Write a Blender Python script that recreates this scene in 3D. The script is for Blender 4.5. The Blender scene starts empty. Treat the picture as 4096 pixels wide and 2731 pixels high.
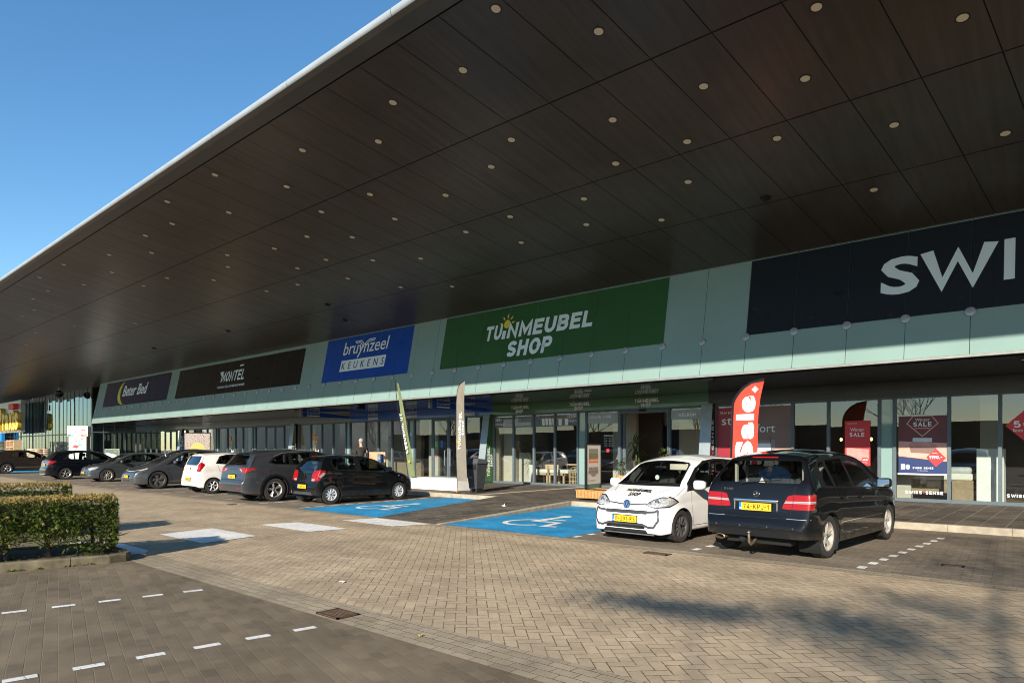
import bpy, bmesh, math, random
from mathutils import Vector, Matrix
from mathutils.bvhtree import BVHTree
random.seed(7)
scene = bpy.context.scene
COL = scene.collection
R_ = math.radians
PI = math.pi

# ---------------------------------------------------------------- camera
# world: X runs along the shop front, Y points into the shops, Z is up; the photographer stands at the origin
CAM_H = 1.6
cam_d = bpy.data.cameras.new('camera')
cam = bpy.data.objects.new('camera', cam_d)
COL.objects.link(cam)
scene.camera = cam
cam_d.sensor_width = 36.0
cam_d.lens = 2650.0 * 36.0 / 4096.0
cam_d.shift_y = (1797.0 - 1365.5) / 4096.0
cam_d.clip_start = 0.05
cam_d.clip_end = 3000.0
TH = math.atan(3038.0 / 2650.0)
vx, vy = -math.cos(TH), math.sin(TH)
cam.location = (0, 0, CAM_H)
cam.rotation_euler = (PI / 2, 0, math.atan2(vy, vx) - PI / 2)

# ---------------------------------------------------------------- sky, sun, exposure
SUN_AZ = R_(19.0)            # sun stands this far from the -Y axis towards +X
SUN_EL = math.atan(0.455 * math.cos(SUN_AZ))
w = bpy.data.worlds.new('World')
scene.world = w
w.use_nodes = True
nt = w.node_tree
bg = nt.nodes['Background']
sky = nt.nodes.new('ShaderNodeTexSky')
sky.sky_type = 'NISHITA'
sky.sun_disc = False
sky.sun_elevation = SUN_EL
sky.sun_rotation = R_(180) - SUN_AZ
sky.air_density = 1.0
sky.dust_density = 0.1
sky.ozone_density = 2.2
hs = nt.nodes.new('ShaderNodeHueSaturation')
hs.inputs['Hue'].default_value = 0.497
hs.inputs['Saturation'].default_value = 1.22
nt.links.new(sky.outputs[0], hs.inputs['Color'])
nt.links.new(hs.outputs[0], bg.inputs[0])
bg.inputs[1].default_value = 0.093
sun_d = bpy.data.lights.new('sun', 'SUN')
sun_d.energy = 3.7
sun_d.angle = R_(0.53)
sun_d.color = (1.0, 0.91, 0.775)
sun = bpy.data.objects.new('sun', sun_d)
COL.objects.link(sun)
sdir = Vector((math.sin(SUN_AZ) * math.cos(SUN_EL), -math.cos(SUN_AZ) * math.cos(SUN_EL), math.sin(SUN_EL)))
sun.rotation_euler = (-sdir).to_track_quat('-Z', 'Y').to_euler()
sun.location = sdir * 60
scene.view_settings.view_transform = 'Standard'
scene.view_settings.look = 'None'
scene.view_settings.exposure = 1.14
scene.view_settings.gamma = 1.0
scene.view_settings.use_curve_mapping = False
scene.render.engine = 'CYCLES'
scene.cycles.pixel_filter_type = 'BLACKMAN_HARRIS'
scene.cycles.filter_width = 1.05
scene.cycles.diffuse_bounces = 8
scene.cycles.max_bounces = 14
scene.cycles.transparent_max_bounces = 20

# ---------------------------------------------------------------- materials
def srgb(r, g, b):
    f = lambda c: (c / 12.92 if c <= 0.04045 else ((c + 0.055) / 1.055) ** 2.4)
    return (f(r / 255.0), f(g / 255.0), f(b / 255.0))

class NB:
    """little node builder"""
    def __init__(s, name):
        s.m = bpy.data.materials.new(name)
        s.m.use_nodes = True
        s.t = s.m.node_tree
        s.bsdf = s.t.nodes['Principled BSDF']
        s.out = s.t.nodes['Material Output']
    def n(s, typ, **kw):
        nd = s.t.nodes.new(typ)
        for k, v in kw.items():
            if k.startswith('i_'):
                key = k[2:]
                nd.inputs[int(key) if key.isdigit() else key].default_value = v
            else:
                setattr(nd, k, v)
        return nd
    def l(s, a, b):
        s.t.links.new(a, b)
    def math(s, op, a, b=0.0, c=None):
        nd = s.t.nodes.new('ShaderNodeMath')
        nd.operation = op
        for k, v in enumerate((a, b) if c is None else (a, b, c)):
            if isinstance(v, (int, float)):
                nd.inputs[k].default_value = v
            else:
                s.l(v, nd.inputs[k])
        return nd.outputs[0]
    def mixc(s, f, a, b, bt='MIX'):
        nd = s.t.nodes.new('ShaderNodeMix')
        nd.data_type = 'RGBA'
        nd.blend_type = bt
        for k, v in ((0, f), (6, a), (7, b)):
            if isinstance(v, (int, float)):
                nd.inputs[k].default_value = v
            elif isinstance(v, tuple):
                nd.inputs[k].default_value = (v[0], v[1], v[2], 1)
            else:
                s.l(v, nd.inputs[k])
        return nd.outputs[2]
    def coord(s, kind='Object', scale=None, rotz=0.0):
        tc = s.n('ShaderNodeTexCoord')
        o = tc.outputs[kind]
        if scale is not None or rotz:
            mp = s.n('ShaderNodeMapping')
            sc = scale if isinstance(scale, tuple) else ((scale or 1.0),) * 3
            mp.inputs['Scale'].default_value = sc
            mp.inputs['Rotation'].default_value = (0, 0, rotz)
            s.l(o, mp.inputs[0])
            o = mp.outputs[0]
        return o
    def noise(s, vec, scale, detail=3.0, rough=0.55):
        nd = s.n('ShaderNodeTexNoise')
        nd.inputs['Scale'].default_value = scale
        nd.inputs['Detail'].default_value = detail
        nd.inputs['Roughness'].default_value = rough
        s.l(vec, nd.inputs['Vector'])
        return nd.outputs[0]
    def ramp(s, fac, lo, hi, a=0.0, b=1.0):
        nd = s.n('ShaderNodeMapRange')
        nd.inputs[1].default_value = lo
        nd.inputs[2].default_value = hi
        nd.inputs[3].default_value = a
        nd.inputs[4].default_value = b
        s.l(fac, nd.inputs[0])
        return nd.outputs[0]
    def bump(s, h, strength=0.3, dist=0.01):
        nd = s.n('ShaderNodeBump')
        nd.inputs['Strength'].default_value = strength
        nd.inputs['Distance'].default_value = dist
        s.l(h, nd.inputs['Height'])
        s.l(nd.outputs[0], s.bsdf.inputs['Normal'])
    def base(s, c):
        if isinstance(c, tuple):
            s.bsdf.inputs['Base Color'].default_value = (c[0], c[1], c[2], 1)
        else:
            s.l(c, s.bsdf.inputs['Base Color'])

def simple(name, c, rough=0.5, metal=0.0, spec=0.5, coat=0.0, var=0.12, vscale=6.0, emis=0.0, coat_rough=0.03, bump=0.0):
    b = NB(name)
    b.bsdf.inputs['Roughness'].default_value = rough
    b.bsdf.inputs['Metallic'].default_value = metal
    b.bsdf.inputs['Specular IOR Level'].default_value = spec
    b.bsdf.inputs['Coat Weight'].default_value = coat
    b.bsdf.inputs['Coat Roughness'].default_value = coat_rough
    if var > 0:
        v = b.coord()
        n = b.noise(v, vscale, 4.0)
        f = b.ramp(n, 0.3, 0.7, 1.0 - var, 1.0 + var)
        mul = b.n('ShaderNodeVectorMath', operation='SCALE')
        mul.inputs[0].default_value = c
        b.l(f, mul.inputs[3])
        b.base(mul.outputs[0])
        if bump:
            b.bump(b.noise(v, vscale * 8, 5.0), bump, 0.004)
    else:
        b.base(c)
    if emis > 0:
        b.bsdf.inputs['Emission Color'].default_value = (c[0], c[1], c[2], 1)
        b.bsdf.inputs['Emission Strength'].default_value = emis
    return b.m

def glass_mat(name, tint=(0.9, 0.95, 0.93), refl=1.0, rough=0.0, wave=0.0, gcol=(0.95, 0.97, 1.0)):
    b = NB(name)
    b.t.nodes.remove(b.bsdf)
    tr = b.n('ShaderNodeBsdfTransparent')
    tr.inputs[0].default_value = (*tint, 1)
    gl = b.n('ShaderNodeBsdfGlossy')
    gl.inputs['Roughness'].default_value = rough
    gl.inputs[0].default_value = (*gcol, 1)
    fr = b.n('ShaderNodeFresnel')
    fr.inputs[0].default_value = 1.5
    f = b.math('MULTIPLY', fr.outputs[0], 1.75 * refl)
    f = b.math('MINIMUM', f, 0.95)
    if wave:
        bp = b.n('ShaderNodeBump')
        bp.inputs['Strength'].default_value = wave
        bp.inputs['Distance'].default_value = 0.02
        b.l(b.noise(b.coord(), 0.9, 1.0), bp.inputs['Height'])
        b.l(bp.outputs[0], gl.inputs['Normal'])
    mx = b.n('ShaderNodeMixShader')
    b.l(f, mx.inputs[0]); b.l(tr.outputs[0], mx.inputs[1]); b.l(gl.outputs[0], mx.inputs[2])
    b.l(mx.outputs[0], b.out.inputs[0])
    return b.m

def paver_mat(name, kind, ux, uy, rot, col_a, col_b, joint, jw=0.05, grit=0.25, stain=0.25, rough=0.9):
    """pavers as a procedural pattern. kind: 'herring' (2:1 bricks of unit ux) or 'bond' (running bond ux x uy)"""
    b = NB(name)
    p = b.coord('Object', rotz=rot)
    sep = b.n('ShaderNodeSeparateXYZ')
    b.l(p, sep.inputs[0])
    M = b.math
    if kind == 'herring':
        x = M('DIVIDE', sep.outputs[0], ux); y = M('DIVIDE', sep.outputs[1], ux)
        i = M('FLOOR', x); j = M('FLOOR', y)
        fx = M('SUBTRACT', x, i); fy = M('SUBTRACT', y, j)
        t = M('FLOORED_MODULO', M('SUBTRACT', i, j), 4.0)
        eq = lambda k: M('COMPARE', t, float(k), 0.1)
        e0, e1, e2, e3 = eq(0), eq(1), eq(2), eq(3)
        dl = M('ADD', fx, e1); dr = M('ADD', M('SUBTRACT', 1.0, fx), e0)
        db = M('ADD', fy, e2); dt = M('ADD', M('SUBTRACT', 1.0, fy), e3)
        d = M('MINIMUM', M('MINIMUM', dl, dr), M('MINIMUM', db, dt))
        ia = M('SUBTRACT', i, e1); ja = M('SUBTRACT', j, e2)
    else:
        y = M('DIVIDE', sep.outputs[1], uy)
        j = M('FLOOR', y); fy = M('SUBTRACT', y, j)
        off = M('MULTIPLY', M('FLOORED_MODULO', j, 2.0), 0.5)
        x = M('ADD', M('DIVIDE', sep.outputs[0], ux), off)
        ia = M('FLOOR', x); fx = M('SUBTRACT', x, ia)
        k = ux / uy
        d = M('MINIMUM', M('MULTIPLY', M('MINIMUM', fx, M('SUBTRACT', 1.0, fx)), k), M('MINIMUM', fy, M('SUBTRACT', 1.0, fy)))
        ja = j
    cmb = b.n('ShaderNodeCombineXYZ')
    b.l(ia, cmb.inputs[0]); b.l(ja, cmb.inputs[1])
    wn = b.n('ShaderNodeTexWhiteNoise')
    b.l(cmb.outputs[0], wn.inputs[0])
    raw = b.coord('Object')
    wob = b.ramp(b.noise(raw, 24.0, 2.0), 0.3, 0.7, -0.022, 0.022)
    dd = M('ADD', d, wob)
    jm = b.ramp(dd, jw * 0.35, jw * 1.3, 1.0, 0.0)
    jm = M('MULTIPLY', jm, b.ramp(b.noise(raw, 2.3, 3.0), 0.3, 0.62, 0.45, 1.0))
    c = b.mixc(wn.outputs[0], col_a, col_b)
    g1 = b.noise(raw, 150.0, 2.0, 0.7)
    g2 = b.noise(raw, 1.1, 5.0, 0.6)
    g3 = b.noise(raw, 9.0, 4.0, 0.6)
    c = b.mixc(1.0, c, b.ramp(g1, 0.25, 0.75, 1 - grit, 1 + grit), 'MULTIPLY')
    c = b.mixc(1.0, c, b.ramp(g2, 0.3, 0.7, 1 - stain, 1 + stain * 0.6), 'MULTIPLY')
    c = b.mixc(1.0, c, b.ramp(g3, 0.3, 0.7, 0.9, 1.08), 'MULTIPLY')
    vo = b.n('ShaderNodeTexVoronoi')
    vo.inputs['Scale'].default_value = 42.0
    b.l(raw, vo.inputs['Vector'])
    sp = M('MULTIPLY', b.ramp(vo.outputs['Distance'], 0.10, 0.16, 1.0, 0.0), b.ramp(b.noise(raw, 31.0, 1.0), 0.5, 0.6, 0.0, 0.5))
    c = b.mixc(sp, c, tuple(k * 0.45 for k in col_a))
    c = b.mixc(M('MULTIPLY', b.ramp(b.noise(raw, 1.7, 3.0), 0.62, 0.70, 0.0, 0.4), b.ramp(b.noise(raw, 0.23, 2.0), 0.4, 0.6)), c, tuple(k * 0.4 for k in col_a))
    c = b.mixc(1.0, c, b.ramp(b.noise(b.coord('Object', (0.05, 1.1, 1.0)), 1.0, 3.0), 0.35, 0.7, 1.06, 0.90), 'MULTIPLY')
    c = b.mixc(jm, c, joint)
    b.base(c)
    b.bsdf.inputs['Roughness'].default_value = rough
    b.bsdf.inputs['Specular IOR Level'].default_value = 0.25
    hgt = M('ADD', M('MULTIPLY', jm, -1.0), M('MULTIPLY', g1, 0.25))
    hgt = M('ADD', hgt, M('MULTIPLY', wn.outputs[0], 0.35))
    b.bump(hgt, 0.55, 0.006)
    return b.m

# ---------------------------------------------------------------- mesh building
class MB:
    def __init__(s, M=None):
        s.v = []; s.f = []; s.M = M
    def add(s, vs, fs):
        k = len(s.v)
        if s.M is not None:
            vs = [s.M @ Vector(p) for p in vs]
        s.v.extend([tuple(p) for p in vs])
        s.f.extend([tuple(i + k for i in f) for f in fs])
        return s
    def box(s, x0, x1, y0, y1, z0, z1):
        return s.add([(x0, y0, z0), (x1, y0, z0), (x1, y1, z0), (x0, y1, z0), (x0, y0, z1), (x1, y0, z1), (x1, y1, z1), (x0, y1, z1)],
                     [(0, 3, 2, 1), (4, 5, 6, 7), (0, 1, 5, 4), (1, 2, 6, 5), (2, 3, 7, 6), (3, 0, 4, 7)])
    def bbox(s, x0, x1, y0, y1, z0, z1, r=0.02, seg=2):
        """box with rounded edges"""
        bm = bmesh.new()
        bmesh.ops.create_cube(bm, size=1.0)
        for v in bm.verts:
            v.co = Vector(((x0 + x1) / 2 + v.co.x * (x1 - x0), (y0 + y1) / 2 + v.co.y * (y1 - y0), (z0 + z1) / 2 + v.co.z * (z1 - z0)))
        bmesh.ops.bevel(bm, geom=list(bm.edges), offset=r, segments=seg, affect='EDGES', profile=0.5)
        s.bm(bm)
        return s
    def bm(s, bm):
        bm.verts.index_update()
        s.add([v.co for v in bm.verts], [[v.index for v in f.verts] for f in bm.faces])
        bm.free()
        return s
    def quad(s, a, b, c, d):
        return s.add([a, b, c, d], [(0, 1, 2, 3)])
    def prism(s, poly, z0, z1):
        """2-D outline (x,y) extruded z0..z1"""
        n = len(poly)
        a = sum(poly[i][0] * poly[(i + 1) % n][1] - poly[(i + 1) % n][0] * poly[i][1] for i in range(n))
        if a < 0:
            poly = poly[::-1]
        vs = [(p[0], p[1], z0) for p in poly] + [(p[0], p[1], z1) for p in poly]
        fs = [tuple(range(n - 1, -1, -1)), tuple(range(n, 2 * n))]
        fs += [(i, (i + 1) % n, n + (i + 1) % n, n + i) for i in range(n)]
        return s.add(vs, fs)
    def tube(s, p, q, r0, r1=None, n=10, caps=True):
        p = Vector(p); q = Vector(q)
        r1 = r0 if r1 is None else r1
        d = q - p
        if d.length < 1e-6:
            return s
        m = d.to_track_quat('Z', 'Y').to_matrix()
        vs = []
        for k in range(n):
            a = 2 * PI * k / n
            c = Vector((math.cos(a), math.sin(a), 0))
            vs.append(p + m @ (c * r0)); vs.append(q + m @ (c * r1))
        fs = [(2 * k, 2 * ((k + 1) % n), 2 * ((k + 1) % n) + 1, 2 * k + 1) for k in range(n)]
        if caps:
            fs.append(tuple(2 * k for k in range(n))[::-1]); fs.append(tuple(2 * k + 1 for k in range(n)))
        return s.add(vs, fs)
    def path(s, pts, r, n=8):
        for a, b in zip(pts, pts[1:]):
            s.tube(a, b, r, n=n)
        return s
    def lathe(s, prof, n=32, axis='z', c=(0, 0, 0)):
        """profile [(radius, along)] spun about an axis through c"""
        vs = []; fs = []; m = len(prof)
        for k in range(n):
            a = 2 * PI * k / n
            ca, sa = math.cos(a), math.sin(a)
            for (r, h) in prof:
                if axis == 'z': p = (r * ca, r * sa, h)
                elif axis == 'y': p = (r * ca, h, r * sa)
                else: p = (h, r * ca, r * sa)
                vs.append((p[0] + c[0], p[1] + c[1], p[2] + c[2]))
        for k in range(n):
            for i in range(m - 1):
                a0 = k * m + i; b0 = ((k + 1) % n) * m + i
                fs.append((a0, b0, b0 + 1, a0 + 1) if axis != 'y' else (a0, a0 + 1, b0 + 1, b0))
        return s.add(vs, fs)
    def ball(s, c, rx, ry=None, rz=None, n=12, m=8):
        ry = ry or rx; rz = rz or rx
        vs = [(c[0], c[1], c[2] - rz)]
        for j in range(1, m):
            t = -PI / 2 + PI * j / m
            for k in range(n):
                a = 2 * PI * k / n
                vs.append((c[0] + rx * math.cos(t) * math.cos(a), c[1] + ry * math.cos(t) * math.sin(a), c[2] + rz * math.sin(t)))
        vs.append((c[0], c[1], c[2] + rz))
        fs = [(0, 1 + (k + 1) % n, 1 + k) for k in range(n)]
        for j in range(m - 2):
            for k in range(n):
                a = 1 + j * n + k; b = 1 + j * n + (k + 1) % n
                fs.append((a, b, b + n, a + n))
        L = len(vs) - 1
        o = 1 + (m - 2) * n
        fs += [(o + k, o + (k + 1) % n, L) for k in range(n)]
        return s.add(vs, fs)

PINV = {}
def link(name, me, parent=None):
    o = bpy.data.objects.new(name, me)
    COL.objects.link(o)
    if parent is not None:
        o.parent = parent
        if parent.parent is None:
            o.matrix_parent_inverse = Matrix.Translation(-parent.location)
    return o

def smooth_me(me, ang=40):
    me.polygons.foreach_set('use_smooth', [True] * len(me.polygons))
    me.set_sharp_from_angle(angle=R_(ang))

def build(name, mb, mat, parent=None, smooth=0, kind=None, label=None):
    me = bpy.data.meshes.new(name)
    me.from_pydata(mb.v, [], mb.f)
    me.validate()
    if smooth:
        smooth_me(me, smooth)
    me.materials.append(mat)
    o = link(name, me, parent)
    if kind: o['kind'] = kind
    if label: o['label'] = label
    return o

def tag(o, label, cat, group=None):
    o['label'] = label; o['category'] = cat
    if group: o['group'] = group
    return o

def thing(name, label, cat, loc=(0, 0, 0), group=None):
    o = bpy.data.objects.new(name, None)
    COL.objects.link(o)
    o.location = loc
    o.empty_display_size = 0.2
    return tag(o, label, cat, group)

def frame3(o, u, v):
    """matrix whose local x = u, y = v, z = u x v, origin o"""
    u = Vector(u).normalized(); v = Vector(v).normalized(); w_ = u.cross(v)
    M = Matrix((u, v, w_)).transposed().to_4x4()
    M.translation = Vector(o)
    return M

_tc = {}
def text_geo(txt, bold=0.0, shear=0.0, depth=0.0, spacing=1.0, res=3):
    key = (txt, bold, shear, depth, spacing, res)
    if key in _tc:
        return _tc[key]
    cu = bpy.data.curves.new('t', 'FONT')
    cu.body = txt
    cu.size = 1.0
    cu.shear = shear
    cu.offset = bold
    cu.space_character = spacing
    cu.resolution_u = res
    cu.extrude = depth / 2
    cu.fill_mode = 'BOTH' if depth else 'FRONT'
    o = bpy.data.objects.new('t', cu)
    me = bpy.data.meshes.new_from_object(o)
    vs = [tuple(v.co) for v in me.vertices]
    fs = [tuple(p.vertices) for p in me.polygons]
    bpy.data.objects.remove(o); bpy.data.curves.remove(cu); bpy.data.meshes.remove(me)
    x0 = min(v[0] for v in vs); x1 = max(v[0] for v in vs)
    y0 = min(v[1] for v in vs); y1 = max(v[1] for v in vs)
    _tc[key] = (vs, fs, x0, x1, y0, y1)
    return _tc[key]

def put_text(mb, txt, x, y, width=None, height=None, bold=0.0, shear=0.0, depth=0.0, spacing=1.0, out=0.0, rot=0.0, cap=None, align='l'):
    """text in the local xy plane of mb; bounding box scaled to width/height, lower-left at x,y"""
    vs, fs, x0, x1, y0, y1 = text_geo(txt, bold, shear, depth if not height else depth, spacing)
    sy = (height / (y1 - y0)) if height else (width / (x1 - x0))
    sx = (width / (x1 - x0)) if width else sy
    if cap:
        sy = cap / 0.73; sx = sy if not width else width / (x1 - x0)
    y00 = 0.0 if cap else y0
    wd = (x1 - x0) * sx
    dx = {'l': 0, 'c': -wd / 2, 'r': -wd}[align]
    ca, sa = math.cos(rot), math.sin(rot)
    o = []
    for a, b, c in vs:
        px = (a - x0) * sx + dx; py = (b - y00) * sy
        o.append((x + px * ca - py * sa, y + px * sa + py * ca, out + c + depth / 2))
    mb.add(o, fs)
    return mb

def stroke(mb, pts, wd, z0=0.0, z1=0.003, closed=False):
    """flat polyline of width wd in local xy"""
    P = [Vector((p[0], p[1])) for p in pts]
    P = [p for i, p in enumerate(P) if i == 0 or (p - P[i - 1]).length > 1e-5]
    n = len(P); vs = []
    for i in range(n):
        a = P[i - 1] if (i or closed) else None
        c = P[(i + 1) % n] if (i < n - 1 or closed) else None
        d1 = (P[i] - a).normalized() if a is not None else (c - P[i]).normalized()
        d2 = (c - P[i]).normalized() if c is not None else d1
        m = Vector((-(d1.y + d2.y), d1.x + d2.x))
        if m.length < 1e-3: m = Vector((-d1.y, d1.x))
        m.normalize()
        k = max(0.5, m.dot(Vector((-d1.y, d1.x))))
        m *= wd / 2 / k
        vs += [(P[i].x + m.x, P[i].y + m.y, z1), (P[i].x - m.x, P[i].y - m.y, z1)]
    r = range(n) if closed else range(n - 1)
    return mb.add(vs, [(2 * i, 2 * i + 1, 2 * ((i + 1) % n) + 1, 2 * ((i + 1) % n)) for i in r])

def disc(mb, cx, cy, rx, ry=None, z0=0.0, z1=0.003, n=20, rot=0.0, a0=0, a1=360):
    ry = ry or rx
    ps = []
    for k in range(n):
        a = R_(a0 + (a1 - a0) * k / (n if a1 - a0 >= 360 else n - 1))
        x, y = rx * math.cos(a), ry * math.sin(a)
        ps.append((cx + x * math.cos(rot) - y * math.sin(rot), cy + x * math.sin(rot) + y * math.cos(rot)))
    return mb.prism(ps, z0, z1)
def _arc(cx, cy, rx, ry, a0, a1, n=8):
    return [(cx + rx * math.cos(R_(a0 + (a1 - a0) * i / n)), cy + ry * math.sin(R_(a0 + (a1 - a0) * i / n))) for i in range(n + 1)]
_S = [(.96, .80), (.86, .94), (.5, 1), (.16, .93), (.02, .75), (.14, .59), (.5, .50), (.86, .41), (.98, .25), (.85, .07), (.5, 0), (.14, .06), (.04, .21)]
SF = {  # letter: (advance width, strokes in a unit box); 'c' closes the stroke
 'A': (.95, [[(0, 0), (.5, 1), (1, 0)], [(.2, .33), (.8, .33)]]), 'B': (.85, [[(0, 0), (0, 1)] + _arc(.6, .76, .36, .24, 90, -90, 6) + [(.05, .52)], [(.55, .52)] + _arc(.62, .26, .38, .26, 90, -90, 6) + [(0, 0)]]),
 'C': (.9, [_arc(.5, .5, .5, .5, 45, 315, 14)]), 'D': (.9, [[(0, 0), (0, 1)] + _arc(.5, .5, .5, .5, 90, -90, 10) + [(0, 0)]]),
 'E': (.75, [[(1, 1), (0, 1), (0, 0), (1, 0)], [(0, .52), (.88, .52)]]), 'F': (.75, [[(1, 1), (0, 1), (0, 0)], [(0, .52), (.88, .52)]]),
 'G': (.95, [_arc(.5, .5, .5, .5, 48, 315, 14) + [(.98, .25), (.98, .45), (.6, .45)]]), 'H': (.88, [[(0, 0), (0, 1)], [(1, 0), (1, 1)], [(0, .52), (1, .52)]]),
 'I': (0, [[(0, 0), (0, 1)]]), 'i': (0, [[(0, 0), (0, .58)]]), 'J': (.7, [[(1, 1), (1, .3)] + _arc(.5, .3, .5, .3, 0, -160, 7)]),
 'K': (.88, [[(0, 0), (0, 1)], [(.95, 1), (.05, .42)], [(.3, .58), (1, 0)]]), 'L': (.70, [[(0, 1), (0, 0), (1, 0)]]),
 'M': (1.15, [[(0, 0), (0, 1), (.5, .22), (1, 1), (1, 0)]]), 'N': (.9, [[(0, 0), (0, 1), (1, 0), (1, 1)]]), 'O': (.98, [_arc(.5, .5, .5, .5, 0, 360, 22) + ['c']]),
 'P': (.82, [[(0, 0), (0, 1)] + _arc(.6, .73, .4, .27, 90, -90, 7) + [(0, .46)]]), 'Q': (.98, [_arc(.5, .5, .5, .5, 0, 360, 22) + ['c'], [(.6, .3), (1, -.05)]]),
 'R': (.86, [[(0, 0), (0, 1)] + _arc(.6, .74, .38, .26, 90, -90, 7) + [(0, .48)], [(.5, .48), (1, 0)]]), 'S': (.85, [_S]), 'T': (.85, [[(0, 1), (1, 1)], [(.5, 1), (.5, 0)]]),
 'U': (.9, [[(0, 1), (0, .4)] + _arc(.5, .38, .5, .38, 180, 360, 10) + [(1, 1)]]), 'V': (.92, [[(0, 1), (.5, 0), (1, 1)]]), 'W': (1.3, [[(0, 1), (.25, 0), (.5, .9), (.75, 0), (1, 1)]]),
 'X': (.88, [[(0, 0), (1, 1)], [(0, 1), (1, 0)]]), 'Z': (.85, [[(0, 1), (1, 1), (0, 0), (1, 0)]]), '-': (.4, [[(0, .48), (1, .48)]]), '+': (.6, [[(0, .5), (1, .5)], [(.5, .25), (.5, .75)]]), '.': (0, [[(0, 0), (0, .02)]]), ',': (0, [[(0, 0), (0, .02)]]),
 '0': (.8, [_arc(.5, .5, .5, .5, 0, 360, 18) + ['c']]), '1': (.35, [[(0, .78), (1, 1), (1, 0)]]), '2': (.8, [_arc(.5, .72, .48, .28, 165, -25, 9) + [(0, 0), (1, 0)]]),
 '3': (.8, [_arc(.45, .75, .45, .25, 150, -80, 8) + _arc(.45, .26, .52, .26, 80, -155, 9)]), '4': (.85, [[(.78, 0), (.78, 1), (0, .28), (1, .28)]]), '5': (.8, [[(.9, 1), (.12, 1), (.05, .56)] + _arc(.46, .31, .52, .31, 100, -150, 9)]),
 '6': (.8, [_arc(.5, .32, .5, .32, 0, 360, 16) + ['c'], [(.02, .36), (.2, .75), (.72, 1)]]), '7': (.8, [[(0, 1), (1, 1), (.35, 0)]]), '8': (.8, [_arc(.5, .26, .5, .26, 0, 360, 16) + ['c'], _arc(.5, .76, .42, .24, 0, 360, 14) + ['c']]),
 '9': (.8, [_arc(.5, .68, .5, .32, 0, 360, 16) + ['c'], [(.98, .64), (.8, .25), (.28, 0)]]), '%': (1.2, [_arc(.2, .78, .2, .22, 0, 360, 10) + ['c'], _arc(.8, .22, .2, .22, 0, 360, 10) + ['c'], [(.8, 1), (.2, 0)]])}
def block_text(mb, txt, x, y, width, height, wt=0.2, shear=0.0, gap=0.16, z=0.0, dz=0.0006):
    """heavy capitals drawn with a pen of width wt*height, fitted to width x height"""
    W = 0.62
    tot = 0
    for i, ch in enumerate(txt):
        tot += (.3 if ch == ' ' else SF[ch][0] * W) + wt + (gap if i else 0)
    sx = width / tot / 1.0
    cx = 0.0
    k = 0
    for i, ch in enumerate(txt):
        if i: cx += gap
        if ch == ' ':
            cx += .3 + wt; continue
        wd, st = SF[ch]
        for s_ in st:
            cl = s_[-1] == 'c'
            pts = s_[:-1] if cl else s_
            q = []
            for (a, b_) in pts:
                px = cx + wt / 2 + a * wd * W; py = wt / 2 + b_ * (1 - wt)
                q.append((px, py))
            # flat ends: run the pen out to the box for straight letters
            if not cl and ch not in 'SCGJ235':
                def ext(p, o):
                    d = (p[0] - o[0], p[1] - o[1]); L = math.hypot(*d) or 1
                    e = wt / 2
                    if ch in 'BDP' : e = wt / 2
                    return (p[0] + d[0] / L * e, p[1] + d[1] / L * e)
                q[0] = ext(q[0], q[1]) if len(q) > 1 else q[0]
                q[-1] = ext(q[-1], q[-2])
            t = MB(); 
            stroke(t, q, wt, 0, z + dz * (k % 3), closed=cl); k += 1
            vs = [(x + (a * sx + b_ * shear * 1.0 * height * 0) + shear * (b_ * height), y + b_ * height, c) for a, b_, c in t.v]
            mb.add(vs, t.f)
        cx += wd * W + wt
    return mb
# ---------------------------------------------------------------- palette
M_ = {}
M_['road'] = paver_mat('paver_beige', 'herring', 0.105, 0.105, R_(45), (0.48, 0.37, 0.245), (0.40, 0.305, 0.20), (0.12, 0.095, 0.053), 0.05, 0.28, 0.24)
M_['gutter'] = paver_mat('paver_gutter', 'bond', 0.21, 0.105, 0, (0.37, 0.30, 0.205), (0.30, 0.24, 0.165), (0.12, 0.10, 0.055), 0.05, 0.25, 0.25)
M_['bays'] = paver_mat('paver_grey', 'bond', 0.21, 0.105, R_(-4), (0.235, 0.19, 0.14), (0.18, 0.145, 0.108), (0.09, 0.075, 0.045), 0.045, 0.25, 0.25)
M_['lot'] = paver_mat('paver_dark', 'bond', 0.21, 0.105, R_(14.5), (0.20, 0.155, 0.102), (0.15, 0.117, 0.078), (0.21, 0.165, 0.095), 0.022, 0.75, 0.3)
M_['slab'] = paver_mat('paving_slab', 'bond', 0.6, 0.4, R_(90), (0.135, 0.113, 0.088), (0.08, 0.068, 0.055), (0.38, 0.32, 0.22), 0.018, 0.45, 0.45)
M_['white_pave'] = paver_mat('paver_white', 'bond', 0.21, 0.105, R_(90), (0.78, 0.76, 0.71), (0.70, 0.68, 0.63), (0.40, 0.37, 0.31), 0.04, 0.12, 0.15)
M_['blue_paint'] = paver_mat('blue_paint', 'bond', 0.21, 0.105, 0, (0.035, 0.31, 0.58), (0.03, 0.27, 0.52), (0.03, 0.20, 0.40), 0.045, 0.32, 0.3, 0.6)
M_['ground'] = simple('ground_earth', (0.13, 0.115, 0.09), 0.95, vscale=0.4)
M_['kerb'] = simple('kerb_concrete', (0.36, 0.31, 0.235), 0.9, var=0.22, vscale=5, bump=0.3, spec=0.2)
M_['kerb_dark'] = simple('kerb_mossy', (0.15, 0.125, 0.08), 0.95, var=0.35, vscale=7, bump=0.4, spec=0.2)
M_['white_paint'] = simple('white_paint', (0.78, 0.76, 0.70), 0.7, var=0.1, vscale=30)
M_['cream'] = simple('cream_slab', (0.52, 0.44, 0.33), 0.8, var=0.15, vscale=5)
M_['soil'] = simple('soil', (0.085, 0.06, 0.04), 1.0, var=0.5, vscale=18, bump=0.8)

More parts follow.
